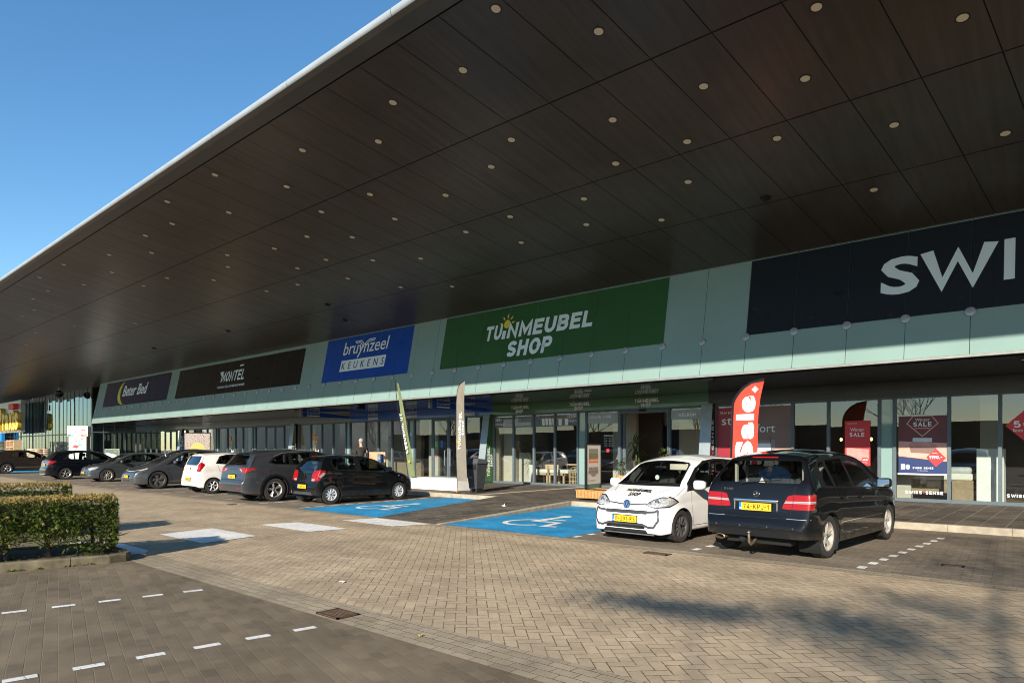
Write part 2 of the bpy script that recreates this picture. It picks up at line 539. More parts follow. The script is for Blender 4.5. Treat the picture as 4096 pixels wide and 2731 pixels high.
def fascia_mat(name, c, rough=0.12, spec=0.5):
    b = NB(name)
    v = b.coord()
    n = b.noise(v, 0.6, 3.0)
    cc = b.mixc(b.ramp(n, 0.3, 0.7, 0.0, 1.0), tuple(k * 0.95 for k in c), tuple(k * 1.05 for k in c))
    b.base(cc)
    b.bsdf.inputs['Roughness'].default_value = 0.55
    b.bsdf.inputs['Specular IOR Level'].default_value = 0.0
    b.bsdf.inputs['Coat Weight'].default_value = 1.0
    b.bsdf.inputs['Coat IOR'].default_value = 1.6
    b.bsdf.inputs['Coat Roughness'].default_value = rough * 0.3
    return b.m
M_['aqua'] = fascia_mat('aqua_glass_panel', (0.215, 0.315, 0.295))

b = NB('soffit_metal')
v = b.coord()
st = b.noise(b.coord('Object', (6.0, 0.35, 1.0)), 1.3, 5.0, 0.65)
n2 = b.noise(v, 0.35, 4.0, 0.6)
c = b.mixc(b.ramp(st, 0.3, 0.75), (0.042, 0.032, 0.0245), (0.070, 0.054, 0.041))
c = b.mixc(1.0, c, b.ramp(n2, 0.3, 0.7, 0.78, 1.22), 'MULTIPLY')
b.base(c)
b.l(b.ramp(b.noise(b.coord('Object', (9.0, 0.5, 1.0)), 1.0, 5.0), 0.3, 0.75, 0.30, 0.40), b.bsdf.inputs['Roughness'])
b.bsdf.inputs['Specular IOR Level'].default_value = 0.38
b.bump(b.noise(b.coord('Object', (1.0, 0.25, 1.0)), 1.2, 2.0), 0.18, 0.02)
M_['soffit'] = b.m
b = NB('canopy_soffit_gloss')
b.base((0.024, 0.020, 0.017)); b.bsdf.inputs['Roughness'].default_value = 0.07
b.bsdf.inputs['Specular IOR Level'].default_value = 0.75
b.bump(b.noise(b.coord(), 1.0, 2.0), 0.06, 0.01)
M_['canopy'] = b.m
M_['nose'] = simple('roof_edge_metal', (0.34, 0.375, 0.40), 0.45, metal=0.15, var=0.08, vscale=2)
M_['edge_band'] = simple('roof_edge_band', (0.062, 0.056, 0.049), 0.4, var=0.2, vscale=0.8)
M_['joint'] = simple('dark_joint', (0.008, 0.008, 0.008), 0.8, var=0)
M_['coping'] = simple('coping_metal', (0.16, 0.185, 0.185), 0.45, metal=0.2, var=0.15)
M_['trim'] = simple('trim_metal', (0.24, 0.24, 0.225), 0.5, metal=0.2, var=0.15)
M_['steel'] = simple('steel', (0.42, 0.42, 0.42), 0.35, metal=0.6, var=0.1)
M_['frame'] = simple('window_frame_grey', (0.10, 0.128, 0.145), 0.45, var=0.08, spec=0.3)
M_['band'] = simple('facade_band', (0.17, 0.185, 0.18), 0.3, var=0.1, coat=0.3)
M_['band_dark'] = simple('facade_band_dark', (0.04, 0.042, 0.045), 0.35, var=0.1)
M_['glass'] = glass_mat('shop_glass', (0.80, 0.86, 0.84), 1.5, wave=0.02)
M_['glass_big'] = glass_mat('curtain_glass', (0.45, 0.55, 0.55), 1.3, wave=0.05, gcol=(0.62, 0.78, 0.88))
M_['blankpane'] = fascia_mat('blank_pane', (0.22, 0.33, 0.31))
M_['lamp_off'] = simple('lamp_diffuser', (0.52, 0.43, 0.29), 0.5, var=0, emis=0.04)
M_['black'] = simple('black_plastic', (0.007, 0.007, 0.008), 0.5, var=0.1, spec=0.25)
M_['blackmatt'] = simple('black_matt', (0.008, 0.008, 0.008), 0.9, var=0)
M_['darkgrey'] = simple('dark_grey_plastic', (0.045, 0.048, 0.055), 0.45, var=0.15)
M_['white'] = simple('white_print', (0.80, 0.82, 0.82), 0.55, var=0)
M_['whitewall'] = simple('white_render', (0.78, 0.77, 0.74), 0.85, var=0.06, vscale=3)
M_['sign_white'] = simple('sign_white', (0.62, 0.70, 0.72), 0.5, var=0)
M_['yellow'] = simple('sign_yellow', (0.60, 0.50, 0.05), 0.5, var=0)
M_['green_sign'] = fascia_mat('green_sign', (0.028, 0.095, 0.035))
M_['green_dark'] = simple('green_print', (0.03, 0.11, 0.035), 0.45, var=0.05, coat=0.4)
M_['blue_sign'] = fascia_mat('blue_sign', (0.006, 0.06, 0.33))
M_['black_sign'] = fascia_mat('black_sign', (0.010, 0.008, 0.008))
M_['slate_sign'] = fascia_mat('slate_sign', (0.012, 0.018, 0.026))
M_['navy_sign'] = fascia_mat('navy_sign', (0.008, 0.012, 0.05))
M_['navy'] = simple('navy_print', (0.012, 0.03, 0.12), 0.5, var=0.05)
M_['text_blue'] = simple('text_blue', (0.008, 0.03, 0.14), 0.5, var=0)
M_['text_black'] = simple('text_black', (0.012, 0.012, 0.012), 0.5, var=0)
M_['red'] = simple('red_print', (0.62, 0.03, 0.035), 0.5, var=0.04)
M_['flag_red'] = simple('flag_red', (0.82, 0.045, 0.022), 0.75, var=0.05)
M_['flag_green'] = simple('flag_green', (0.15, 0.175, 0.075), 0.8, var=0.08)
M_['flag_taupe'] = simple('flag_taupe', (0.20, 0.175, 0.135), 0.8, var=0.08)
M_['darkred'] = simple('dark_red_print', (0.13, 0.018, 0.022), 0.45, var=0.15, vscale=2)
M_['taupe'] = simple('taupe_print', (0.20, 0.12, 0.10), 0.5, var=0.1, vscale=2)
M_['pink'] = simple('pink_print', (0.62, 0.34, 0.27), 0.5, var=0.1)
M_['orange'] = simple('orange_print', (0.80, 0.19, 0.03), 0.5, var=0)
M_['gold'] = simple('ochre_print', (0.46, 0.35, 0.08), 0.5, var=0)
M_['beige'] = simple('beige_print', (0.72, 0.63, 0.54), 0.6, var=0.05)
M_['olive'] = simple('olive_print', (0.20, 0.21, 0.13), 0.6, var=0)
M_['paper_brown'] = simple('brown_print', (0.32, 0.25, 0.19), 0.6, var=0.25, vscale=12)
M_['teal'] = simple('teal_print', (0.10, 0.48, 0.46), 0.5, var=0)
M_['lgreen'] = simple('pale_green_print', (0.35, 0.42, 0.22), 0.5, var=0)
M_['wood'] = simple('light_wood', (0.56, 0.40, 0.23), 0.6, var=0.2, vscale=10)
M_['wood2'] = simple('planter_wood', (0.52, 0.27, 0.09), 0.55, var=0.25, vscale=14)
M_['oak'] = simple('oak_veneer', (0.30, 0.215, 0.13), 0.55, var=0.2, vscale=7)
M_['cushion'] = simple('cushion', (0.70, 0.67, 0.60), 0.9, var=0.06)
M_['in_wall'] = simple('interior_wall', (0.24, 0.185, 0.13), 0.9, var=0.08, vscale=1)
M_['in_wall2'] = simple('interior_wall_pale', (0.50, 0.46, 0.38), 0.9, var=0.05, vscale=1)
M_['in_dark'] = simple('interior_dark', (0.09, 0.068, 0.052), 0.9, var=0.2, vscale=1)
M_['in_floor'] = simple('interior_floor', (0.26, 0.19, 0.125), 0.45, var=0.15, vscale=2)
M_['rust'] = simple('rusty_iron', (0.075, 0.042, 0.024), 0.8, var=0.35, vscale=14)
M_['leaf'] = simple('leaf_palm', (0.075, 0.12, 0.03), 0.6, var=0.4, vscale=4)
M_['bark'] = simple('bark', (0.085, 0.062, 0.045), 0.9, var=0.3, vscale=9)
M_['skin'] = simple('skin', (0.55, 0.33, 0.24), 0.6, var=0.06)
M_['hair'] = simple('grey_hair', (0.32, 0.29, 0.27), 0.8, var=0.3, vscale=40)
M_['coat_cloth'] = simple('dark_jacket', (0.022, 0.018, 0.017), 0.85, var=0.2, vscale=10)
M_['denim'] = simple('denim', (0.06, 0.14, 0.17), 0.85, var=0.2, vscale=14)
M_['metal_dark'] = simple('dark_metal', (0.03, 0.03, 0.032), 0.4, metal=0.4, var=0.1)
M_['tyre'] = simple('tyre_rubber', (0.028, 0.024, 0.021), 0.85, var=0.25, vscale=16, bump=0.25)
M_['alloy'] = simple('alloy', (0.56, 0.55, 0.53), 0.32, metal=0.75, var=0.08)
M_['alloy_dirty'] = simple('alloy_dirty', (0.50, 0.46, 0.40), 0.42, metal=0.45, var=0.15, vscale=12)
M_['hub_silver'] = simple('hubcap_silver', (0.60, 0.62, 0.64), 0.4, metal=0.3, var=0.05)
M_['hub_grey'] = simple('hubcap_grey', (0.085, 0.082, 0.08), 0.5, metal=0.2, var=0.08)
M_['chrome'] = simple('chrome', (0.75, 0.75, 0.75), 0.12, metal=1.0, var=0)
M_['well'] = simple('wheel_well', (0.008, 0.008, 0.008), 0.95, var=0)
M_['cabin'] = simple('cabin_dark', (0.022, 0.021, 0.021), 0.85, var=0.1)
M_['seat'] = simple('seat_cloth', (0.055, 0.052, 0.05), 0.9, var=0.1)
M_['seat_beige'] = simple('cabin_beige', (0.34, 0.31, 0.25), 0.9, var=0.08)
M_['carglass'] = glass_mat('car_glass', (0.80, 0.87, 0.83), 0.9)
M_['carglass_dark'] = glass_mat('car_glass_dark', (0.26, 0.28, 0.29), 1.0)
M_['plate'] = simple('plate_yellow', (0.80, 0.48, 0.015), 0.45, var=0.04)
M_['plate_blue'] = simple('plate_blue', (0.01, 0.20, 0.62), 0.45, var=0)
def lamp_mat(name, c, stripes=True):
    b = NB(name)
    v = b.coord()
    sx = b.n('ShaderNodeSeparateXYZ'); b.l(v, sx.inputs[0])
    wv = b.math('SINE', b.math('MULTIPLY', sx.outputs[2], 260.0))
    cc = b.mixc(b.ramp(wv, -1, 1), tuple(k * 0.75 for k in c), tuple(min(1, k * 1.15) for k in c))
    b.base(cc)
    b.bsdf.inputs['Roughness'].default_value = 0.35
    b.bsdf.inputs['Specular IOR Level'].default_value = 0.2
    b.bsdf.inputs['Coat Weight'].default_value = 0.5
    b.bsdf.inputs['Coat Roughness'].default_value = 0.02
    return b.m
M_['tail_red'] = lamp_mat('tail_red', (0.32, 0.004, 0.005))
M_['tail_clear'] = lamp_mat('tail_clear', (0.30, 0.27, 0.26))
M_['headlight'] = simple('headlight_lens', (0.50, 0.50, 0.49), 0.15, metal=0.35, coat=1.0, var=0.4, vscale=26)
M_['headlight_dark'] = simple('headlight_dark', (0.07, 0.075, 0.08), 0.1, metal=0.4, coat=1.0, var=0.4, vscale=22)

def paint(name, c, metal=0.0, rough=0.35, dirt=0.0, dirtc=(0.20, 0.16, 0.11), dz=0.45):
    b = NB(name)
    v = b.coord()
    sx = b.n('ShaderNodeSeparateXYZ'); b.l(v, sx.inputs[0])
    base = b.mixc(b.ramp(b.noise(v, 2.5, 3.0), 0.3, 0.7), tuple(k * 0.93 for k in c), tuple(k * 1.07 for k in c))
    coat = 1.0
    if dirt > 0:
        low = b.ramp(sx.outputs[2], dz * 0.45, dz, 1.0, 0.0)
        dm = b.math('MULTIPLY', low, b.ramp(b.noise(v, 6.0, 6.0, 0.7), 0.35, 0.75, 0.1, 1.0))
        dm = b.math('MULTIPLY', dm, dirt)
        base = b.mixc(dm, base, dirtc)
        b.l(b.math('SUBTRACT', 1.0, dm), b.bsdf.inputs['Coat Weight'])
    else:
        b.bsdf.inputs['Coat Weight'].default_value = 1.0
    b.base(base)
    b.bsdf.inputs['Metallic'].default_value = metal
    b.bsdf.inputs['Roughness'].default_value = rough
    b.bsdf.inputs['Specular IOR Level'].default_value = 0.1 if metal == 0 else 0.4
    b.bsdf.inputs['Coat IOR'].default_value = 1.36
    b.bsdf.inputs['Coat Roughness'].default_value = 0.03
    return b.m
M_['p_black'] = paint('paint_black_blue', (0.0022, 0.0028, 0.0042), 0.0, 0.6, 0.35)
M_['p_black2'] = paint('paint_black', (0.0020, 0.0023, 0.003), 0.0, 0.6, 0.2)
M_['p_white'] = paint('paint_white', (0.80, 0.78, 0.75), 0.0, 0.4, 0.12)
M_['p_white2'] = paint('paint_cream_white', (0.78, 0.74, 0.69), 0.0, 0.4, 0.12)
M_['p_grey'] = paint('paint_dark_grey', (0.045, 0.047, 0.052), 0.4, 0.35, 0.5)
M_['p_grey2'] = paint('paint_mid_grey', (0.060, 0.064, 0.070), 0.4, 0.35, 0.25)
M_['p_grey3'] = paint('paint_charcoal', (0.040, 0.044, 0.052), 0.5, 0.3, 0.2)
M_['p_brown'] = paint('paint_brown', (0.020, 0.014, 0.012), 0.2, 0.35, 0.2)
M_['p_bluedark'] = paint('paint_night_blue', (0.003, 0.004, 0.007), 0.0, 0.3, 0.1)
M_['bin_lid'] = simple('bin_lid_grey', (0.075, 0.08, 0.09), 0.4, var=0.1)
M_['beige2'] = simple('olive_beige_print', (0.30, 0.27, 0.19), 0.6, var=0)
M_['navy2'] = simple('blue_text_panel', (0.015, 0.07, 0.20), 0.5, var=0)
M_['board_wood'] = simple('wood_print', (0.52, 0.33, 0.19), 0.5, var=0.2, vscale=6)
M_['green_poster'] = simple('green_poster', (0.06, 0.12, 0.08), 0.5, var=0.1)
M_['steel2'] = simple('totem_grey', (0.22, 0.21, 0.20), 0.5, var=0.1)
M_['bulb'] = simple('warm_bulb', (1.0, 0.55, 0.18), 0.5, var=0, emis=3.0)
M_['showroom'] = simple('showroom_wall', (0.028, 0.027, 0.027), 0.6, var=0.2, vscale=.3)
M_['showglass'] = simple('showroom_glass', (0.02, 0.025, 0.03), 0.08, var=0)
M_['tree_leaf'] = simple('tree_leaf', (0.04, 0.06, 0.02), 0.7, var=0.3)
M_['plantmix'] = simple('plants_mixed', (0.16, 0.18, 0.03), 0.7, var=0.9, vscale=4)
M_['plantmix2'] = simple('plants_dark', (0.05, 0.08, 0.02), 0.7, var=0.9, vscale=4)
b = NB('maze_print')
v = b.coord('Object', (9.0, 9.0, 9.0))
wv = b.n('ShaderNodeTexWave'); wv.inputs['Scale'].default_value = 1.6; wv.inputs['Distortion'].default_value = 9.0; wv.inputs['Detail'].default_value = 0.0
b.l(v, wv.inputs['Vector'])
b.base(b.mixc(b.ramp(wv.outputs[1], .45, .55), (0.03, 0.02, 0.02), (0.55, 0.45, 0.40)))
M_['maze'] = b.m
M_['band_green'] = simple('green_band', (0.055, 0.15, 0.06), 0.35, var=0.05, coat=0.5)
M_['band_blue'] = simple('blue_band_panel', (0.014, 0.095, 0.42), 0.35, var=0.05, coat=0.5)
# ---------------------------------------------------------------- ground, road, parking, pavement
def sheet(name, x0, x1, y0, y1, z, mat, label=None):
    mb = MB()
    mb.quad((x0, y0, z), (x1, y0, z), (x1, y1, z), (x0, y1, z))
    return build(name, mb, mat, kind='structure')

build('ground', MB().quad((-900, -900, -0.02), (900, -900, -0.02), (900, 900, -0.02), (-900, 900, -0.02)), M_['ground'], kind='structure')
sheet('road', -140, 40, 4.05, 9.62, 0.0, M_['road'])
sheet('parking_area', -140, 40, 9.62, 15.45, 0.0, M_['bays'])
sheet('near_parking_area', -140, 40, -60, 3.58, 0.0, M_['lot'])
g = MB()
g.quad((-140, 3.58, 0.0), (40, 3.58, 0.0), (40, 4.05, 0.0), (-140, 4.05, 0.0))
g.quad((-140, 9.40, 0.004), (40, 9.40, 0.004), (40, 9.66, 0.004), (-140, 9.66, 0.004))
build('gutter_strips', g, M_['gutter'], kind='structure')

# raised pavement and kerbs
PZ = 0.13
KY = 15.28           # kerb line
def kerbrun(mb, pts, wd=0.15, h0=0.0, h1=PZ, h2=None):
    """kerb stones along a polyline (height may ramp from h1 to h2), with a bevelled top"""
    h2 = h1 if h2 is None else h2
    n = len(pts) - 1
    for i, (a, b_) in enumerate(zip(pts, pts[1:])):
        a = Vector(a); b_ = Vector(b_)
        L = (b_ - a).length
        k = max(1, round(L / 1.0))
        d = (b_ - a).normalized(); nn = Vector((-d.y, d.x)) * wd
        for j in range(k):
            p = a + d * (L * j / k + 0.004); q = a + d * (L * (j + 1) / k - 0.004)
            za = h1 + (h2 - h1) * (i + j / k) / n + 0.004; zb = h1 + (h2 - h1) * (i + (j + 1) / k) / n + 0.004
            c = 0.018
            vs = []
            for (pt, z) in ((p, za), (q, zb)):
                zz = max(z, 0.012)
                vs += [(pt.x, pt.y, -0.02), (pt.x, pt.y, zz - c if zz > 0.03 else zz - 0.004), (pt.x + nn.x * 0.12, pt.y + nn.y * 0.12, zz), (pt.x + nn.x, pt.y + nn.y, zz), (pt.x + nn.x, pt.y + nn.y, -0.02)]
            mb.add(vs, [(0, 5, 6, 1), (1, 6, 7, 2), (2, 7, 8, 3), (3, 8, 9, 4), (0, 1, 2, 3, 4), (9, 8, 7, 6, 5)])
    return mb
WL0, WL1 = (-12.62, 9.66), (-14.0, KY)      # left edge of the ramp between the blue bays
WR0, WR1 = (-10.45, 9.66), (-11.10, KY)
k = MB()
kerbrun(k, [(-140, KY), (-14.0, KY)])
kerbrun(k, [(-11.10, KY), (40, KY)])
kerbrun(k, [(WR0[0], WR0[1]), (WR1[0] , WR1[1])], 0.12, h1=0.0, h2=PZ)
build('kerb', k, M_['kerb'], kind='structure')
p = MB()
y0 = KY + 0.15
def slab(poly):
    p.add([(a, b_, c) for a, b_, c in poly], [tuple(range(len(poly)))])
slab([(-140, y0, PZ), (40, y0, PZ), (40, 21.75, PZ), (-140, 21.75, PZ)])
slab([(WL1[0], KY, PZ), (WR1[0], KY, PZ), (WR1[0], y0, PZ), (WL1[0], y0, PZ)])
slab([(WL0[0], WL0[1], 0.008), (WR0[0] - 0.12, WR0[1], 0.008), (WR1[0] - 0.12, WR1[1], PZ), (WL1[0], WL1[1], PZ)])
slab([(WL0[0], WL0[1], 0.0), (WL0[0], WL0[1], 0.008), (WL1[0], WL1[1], PZ), (WL1[0], WL1[1], 0.0)][::-1])
build('pavement', p, M_['slab'], kind='structure')
c = MB()
for i in range(10):
    a = KY + 0.2 + i * 0.6
    c.add([(-15.05 , a, PZ + 0.004), (-14.78, a, PZ + 0.004), (-14.78, a + 0.592, PZ + 0.004), (-15.05, a + 0.592, PZ + 0.004)], [(0, 1, 2, 3)])
build('pale_guide_strip', c, M_['cream'], kind='structure')

# painted surfaces
z = 0.004
def para(pts, zz=z):
    return MB().add([(a, b_, zz) for a, b_ in pts], [tuple(range(len(pts)))])
bl = MB()
for pts in ([(-16.05, 9.68), (-12.68, 9.68), (-14.05, 15.26), (-16.2, 15.26)],
            [(-10.40, 9.68), (-7.18, 9.68), (-7.28, 15.26), (-11.05, 15.26)],
            [(-64.5, 9.9), (-54.6, 9.9), (-54.6, 15.2), (-64.5, 15.2)]):
    bl.add([(a, b_, z) for a, b_ in pts], [(0, 1, 2, 3)])
build('blue_bay_paint', bl, M_['blue_paint'], kind='structure')
zb = MB()
for pts in ([(-13.2, 5.03), (-11.38, 5.03), (-11.58, 6.12), (-13.4, 6.12)],
            [(-13.3, 7.08), (-11.43, 7.08), (-11.25, 7.88), (-13.08, 7.88)],
            [(-12.7, 8.72), (-10.9, 8.72), (-10.62, 9.54), (-12.5, 9.54)],
            [(-13.1, 4.12), (-11.2, 4.12), (-10.95, 3.98), (-11.0, 3.5), (-13.2, 3.5)]):
    zb.add([(a, b_, 0.008) for a, b_ in pts], [tuple(range(len(pts)))])
build('crossing_blocks', zb, M_['white_pave'], kind='structure')

def wheelchair(mb, ox, oy, s=1.0, sh=0.0):
    T = lambda pts: [(ox + (a + sh * b_) * s, oy + b_ * s) for a, b_ in pts]
    ring = []
    for k_ in range(30):
        a = R_(70 + 262 * k_ / 29)
        ring.append((0.50 * math.cos(a), 0.55 * math.sin(a)))
    stroke(mb, T(ring), 0.125 * s, 0.008, 0.0092)
    stroke(mb, T([(-0.02, 1.38), (-0.06, 0.28)]), 0.17 * s, 0.0085, 0.0105)
    disc(mb, *T([(-0.03, 1.52)])[0], 0.15 * s, 0.17 * s, 0.008, 0.011)
    stroke(mb, T([(-0.05, 0.78), (0.50, 0.78)]), 0.12 * s, 0.008, 0.0102)
    stroke(mb, T([(-0.1, 0.30), (0.62, 0.34), (0.74, -0.40), (1.02, -0.30)]), 0.14 * s, 0.008, 0.0104)
sy = MB()
wheelchair(sy, -9.28, 11.17, 0.98, -0.03)
wheelchair(sy, -14.88, 11.35, 0.95, 0.0)
build('wheelchair_symbols', sy, M_['white_paint'], kind='structure')

d = MB()
def dash_row(x, ya, yb, pitch, w_, l_, tilt=0.0):
    y = ya
    i = 0
    while y < yb:
        xx = x + tilt * (y - ya)
        d.add([(xx - w_ / 2, y - l_ / 2, z), (xx + w_ / 2, y - l_ / 2, z), (xx + w_ / 2, y + l_ / 2, z), (xx - w_ / 2, y + l_ / 2, z)], [(0, 1, 2, 3)])
        y += pitch
dash_row(-2.33, 9.90, 14.2, 0.46, 0.105, 0.21, 0.075)
dash_row(-4.75, 9.95, 15.0, 0.46, 0.105, 0.21, 0.05)
dash_row(-7.10, 9.95, 15.0, 0.46, 0.105, 0.21, 0.03)
dash_row(0.05, 9.90, 14.8, 0.46, 0.105, 0.21, 0.075)
for x in (-16.27, -18.5, -20.77, -23.15, -25.5, -27.9, -30.3, -32.75, -35.1, -37.5, -39.9, -42.3, -44.7, -47.1, -49.5, -51.9, -54.3):
    dash_row(x, 9.98, 15.1, 0.50, 0.08, 0.30, -0.05)
# the two dashed lines in the lot the photographer stands in
for k_ in range(-6, 6):
    for (xa, ya, dx, dy) in ((-5.56, 1.63, 0.071, 0.402), (-7.90, 2.09, 0.085, 0.395)):
        cx, cy = xa + dx * k_, ya + dy * k_
        if cy > 3.42: continue
        t = Vector((dx, dy)).normalized(); n_ = Vector((-t.y, t.x))
        a, b_ = t * 0.1, n_ * 0.042
        d.add([(cx - a.x - b_.x, cy - a.y - b_.y, z), (cx + a.x - b_.x, cy + a.y - b_.y, z), (cx + a.x + b_.x, cy + a.y + b_.y, z), (cx - a.x + b_.x, cy - a.y + b_.y, z)], [(0, 3, 2, 1)])
build('bay_markings', d, M_['white_pave'], kind='structure')

# drain grates
def grate(x, y, lx, ly, label):
    t = thing('drain_grate', label, 'drain', (x, y, 0), 'drain grates in the paving')
    m = MB(); m.box(x - lx / 2, x + lx / 2, y - ly / 2, y + ly / 2, -0.01, 0.005)
    build('pit', m, M_['blackmatt'], t)
    m = MB()
    for a, b_, c_, d_ in ((x - lx / 2, x + lx / 2, y - ly / 2, y - ly / 2 + 0.025), (x - lx / 2, x + lx / 2, y + ly / 2 - 0.025, y + ly / 2),
                          (x - lx / 2, x - lx / 2 + 0.025, y - ly / 2, y + ly / 2), (x + lx / 2 - 0.025, x + lx / 2, y - ly / 2, y + ly / 2)):
        m.box(a, b_, c_, d_, 0.0, 0.014)
    n = 8
    for i in range(1, n):
        yy = y - ly / 2 + ly * i / n if ly < lx else None
        if yy is not None:
            m.box(x - lx / 2 + 0.01, x + lx / 2 - 0.01, yy - 0.009, yy + 0.009, 0.0, 0.012)
    build('grating', m, M_['rust'], t)
grate(-5.51, 3.74, 0.36, 0.25, 'rusty drain grate in the near gutter beside the dark parking area')
grate(-5.0, 9.12, 0.40, 0.17, 'drain grate in the road in front of the white car')
grate(-1.42, 10.86, 0.26, 0.12, 'dark drain grate in the empty bay right of the black hatchback')
grate(-18.78, 9.15, 0.24, 0.2, 'small square drain cover in the road behind the grey SUV')

# planting beds (kerb, soil) and hedges
def bed(pts):
    k_ = MB()
    n = len(pts)
    cx = sum(q[0] for q in pts) / n; cy = sum(q[1] for q in pts) / n
    for i in range(n):
        a = Vector(pts[i]); b_ = Vector(pts[(i + 1) % n])
        kerbrun(k_, [a, b_], 0.11, h1=0.115)
    s = MB(); s.add([(q[0], q[1], 0.085) for q in pts], [tuple(range(n))])
    return k_, s
def rounded(c0, r, a0, a1, n=6):
    return [(c0[0] + r * math.cos(R_(a0 + (a1 - a0) * i / n)), c0[1] + r * math.sin(R_(a0 + (a1 - a0) * i / n))) for i in range(n + 1)]
U = Vector((0.27, 0.963)).normalized()     # direction of the rows of the near lot
Wd = Vector((-U.y, U.x))
k1, s1 = bed([(-12.25, -6.2)] + [(-12.25 + 0.0, -6.21)] + [(-10.78 - 0.62, -0.9), (-10.69, 2.09), (-10.48, 2.85), (-10.37, 3.3), (-10.40, 3.52), (-10.52, 3.62), (-10.75, 3.66), (-11.95, 3.66), (-12.1, 3.3), (-13.6, -2.6)])
build('bed_kerb', k1, M_['kerb_dark'], kind='structure')
build('bed_soil', s1, M_['soil'], kind='structure')

def hedge(name, label, o, length, depth, h, seed, under=True, density=11000):
    """clipped yew hedge: o = corner at its road end; runs back along -U, depth along Wd"""
    rnd = random.Random(seed)
    t = thing(name, label, 'hedge', (o[0], o[1], 0.085), 'clipped hedges in the parking area')
    O = Vector((o[0], o[1], 0))
    U3 = Vector((U.x, U.y, 0)); W3 = Vector((Wd.x, Wd.y, 0)); Z3 = Vector((0, 0, 1))
    z0 = 0.09
    leaf = MB(); brown = MB(); core = MB()
    # core: plain dark box standing in for the shade deep in the foliage
    def P(a, b_, c_): return O - U3 * a + W3 * b_ + Z3 * c_
    trunks = MB()
    a = 0.25
    pos = []
    while a < length:
        pos.append(a); a += rnd.uniform(0.42, 0.6)
    for a in pos:
        for s_ in (0.32, 0.68):
            base = P(a + rnd.uniform(-.1, .1), depth * s_ + rnd.uniform(-.08, .08), z0 - 0.02)
            top = base + Vector((rnd.uniform(-.08, .08), rnd.uniform(-.08, .08), 0.5))
            trunks.tube(base, top, 0.032, 0.018, 7)
            for q in range(9):
                u_ = base.lerp(top, rnd.uniform(0.15, 0.9))
                e = u_ + Vector((rnd.uniform(-.32, .32), rnd.uniform(-.32, .32), rnd.uniform(0.02, .28)))
                trunks.tube(u_, e, 0.008, 0.004, 4, False)
                for r_ in range(2):
                    m_ = u_.lerp(e, rnd.uniform(.4, 1)); trunks.tube(m_, m_ + Vector((rnd.uniform(-.14, .14), rnd.uniform(-.14, .14), rnd.uniform(-.06, .14))), 0.004, 0.002, 3, False)
    def low(a, b_):   # ragged bottom of the foliage
        return z0 + 0.13 + 0.09 * math.sin(a * 5.1 + seed) + 0.08 * math.sin(a * 11.7 + b_ * 7) + (0.0 if a < 0.5 else 0.05)
    def sprig(p, nrm, sz, mb):
        # a few needles-like leaflets in a flat spray
        d_ = (nrm + Vector((rnd.gauss(0, .6), rnd.gauss(0, .6), rnd.gauss(0, .6)))).normalized()
        s_ = d_.cross(Vector((rnd.gauss(0, 1), rnd.gauss(0, 1), rnd.gauss(0, 1)))).normalized()
        L = sz * rnd.uniform(.7, 1.3)
        for q in (-1, 1):
            for w2 in (0.0, 0.45):
                b0 = p + d_ * L * w2
                tip = b0 + (d_ * 0.7 + s_ * q * 0.75) * L * 0.55
                sd = d_ * L * 0.13
                mb.add([b0 - sd, b0 + sd, tip], [(0, 1, 2)])
        tip = p + d_ * L * 1.25
        mb.add([p - s_ * L * .12, p + s_ * L * .12, tip], [(0, 1, 2)])
    n = int(density * length)
    for i in range(n):
        r = rnd.random()
        a = rnd.uniform(0, length) ; b_ = rnd.uniform(0, depth)
        lo = low(a, b_)
        if r < 0.30:     # front face
            c_ = lo + (h - lo) * rnd.random() ** 0.9; b_ = abs(rnd.gauss(0, .045)); nrm = -W3
            if rnd.random() < 0.3 and c_ < lo + 0.12: continue
        elif r < 0.36:
            c_ = rnd.uniform(lo, h); b_ = depth - abs(rnd.gauss(0, .045)); nrm = W3
        elif r < 0.50:   # road end
            a = abs(rnd.gauss(0, .045)); c_ = rnd.uniform(low(a, b_) - 0.02, h); nrm = U3
        elif r < 0.84:
            c_ = h - abs(rnd.gauss(0, .018)) + rnd.uniform(-0.004, 0.014); nrm = Z3
        else:
            c_ = rnd.uniform(lo, h); nrm = Vector((rnd.gauss(0, 1), rnd.gauss(0, 1), rnd.gauss(0, 1)))
        # gaps
        gsum = math.sin(a * 7.3 + seed) * math.sin(c_ * 9.1 + a * 3) + math.sin(b_ * 6 + a * 13 + seed)
        if nrm is not Z3 and gsum > 1.15 and rnd.random() < .8: continue
        p_ = P(a, b_, c_)
        top = c_ > h - 0.035
        sprig(p_, nrm, rnd.uniform(.03, .058) * (0.7 if top else 1.0), brown if (top and rnd.random() < 0.78) or rnd.random() < 0.05 else leaf)
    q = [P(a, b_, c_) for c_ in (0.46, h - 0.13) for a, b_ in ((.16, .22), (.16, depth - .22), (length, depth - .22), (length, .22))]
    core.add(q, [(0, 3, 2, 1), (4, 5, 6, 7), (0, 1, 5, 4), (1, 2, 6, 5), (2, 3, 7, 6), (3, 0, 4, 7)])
    build('foliage', leaf, M_['yew'], t)
    build('browned_tips', brown, M_['yew_brown'], t)
    build('inner_shade_box', core, M_['yew_shade'], t)
    build('stem', trunks, M_['bark'], t)
    return t
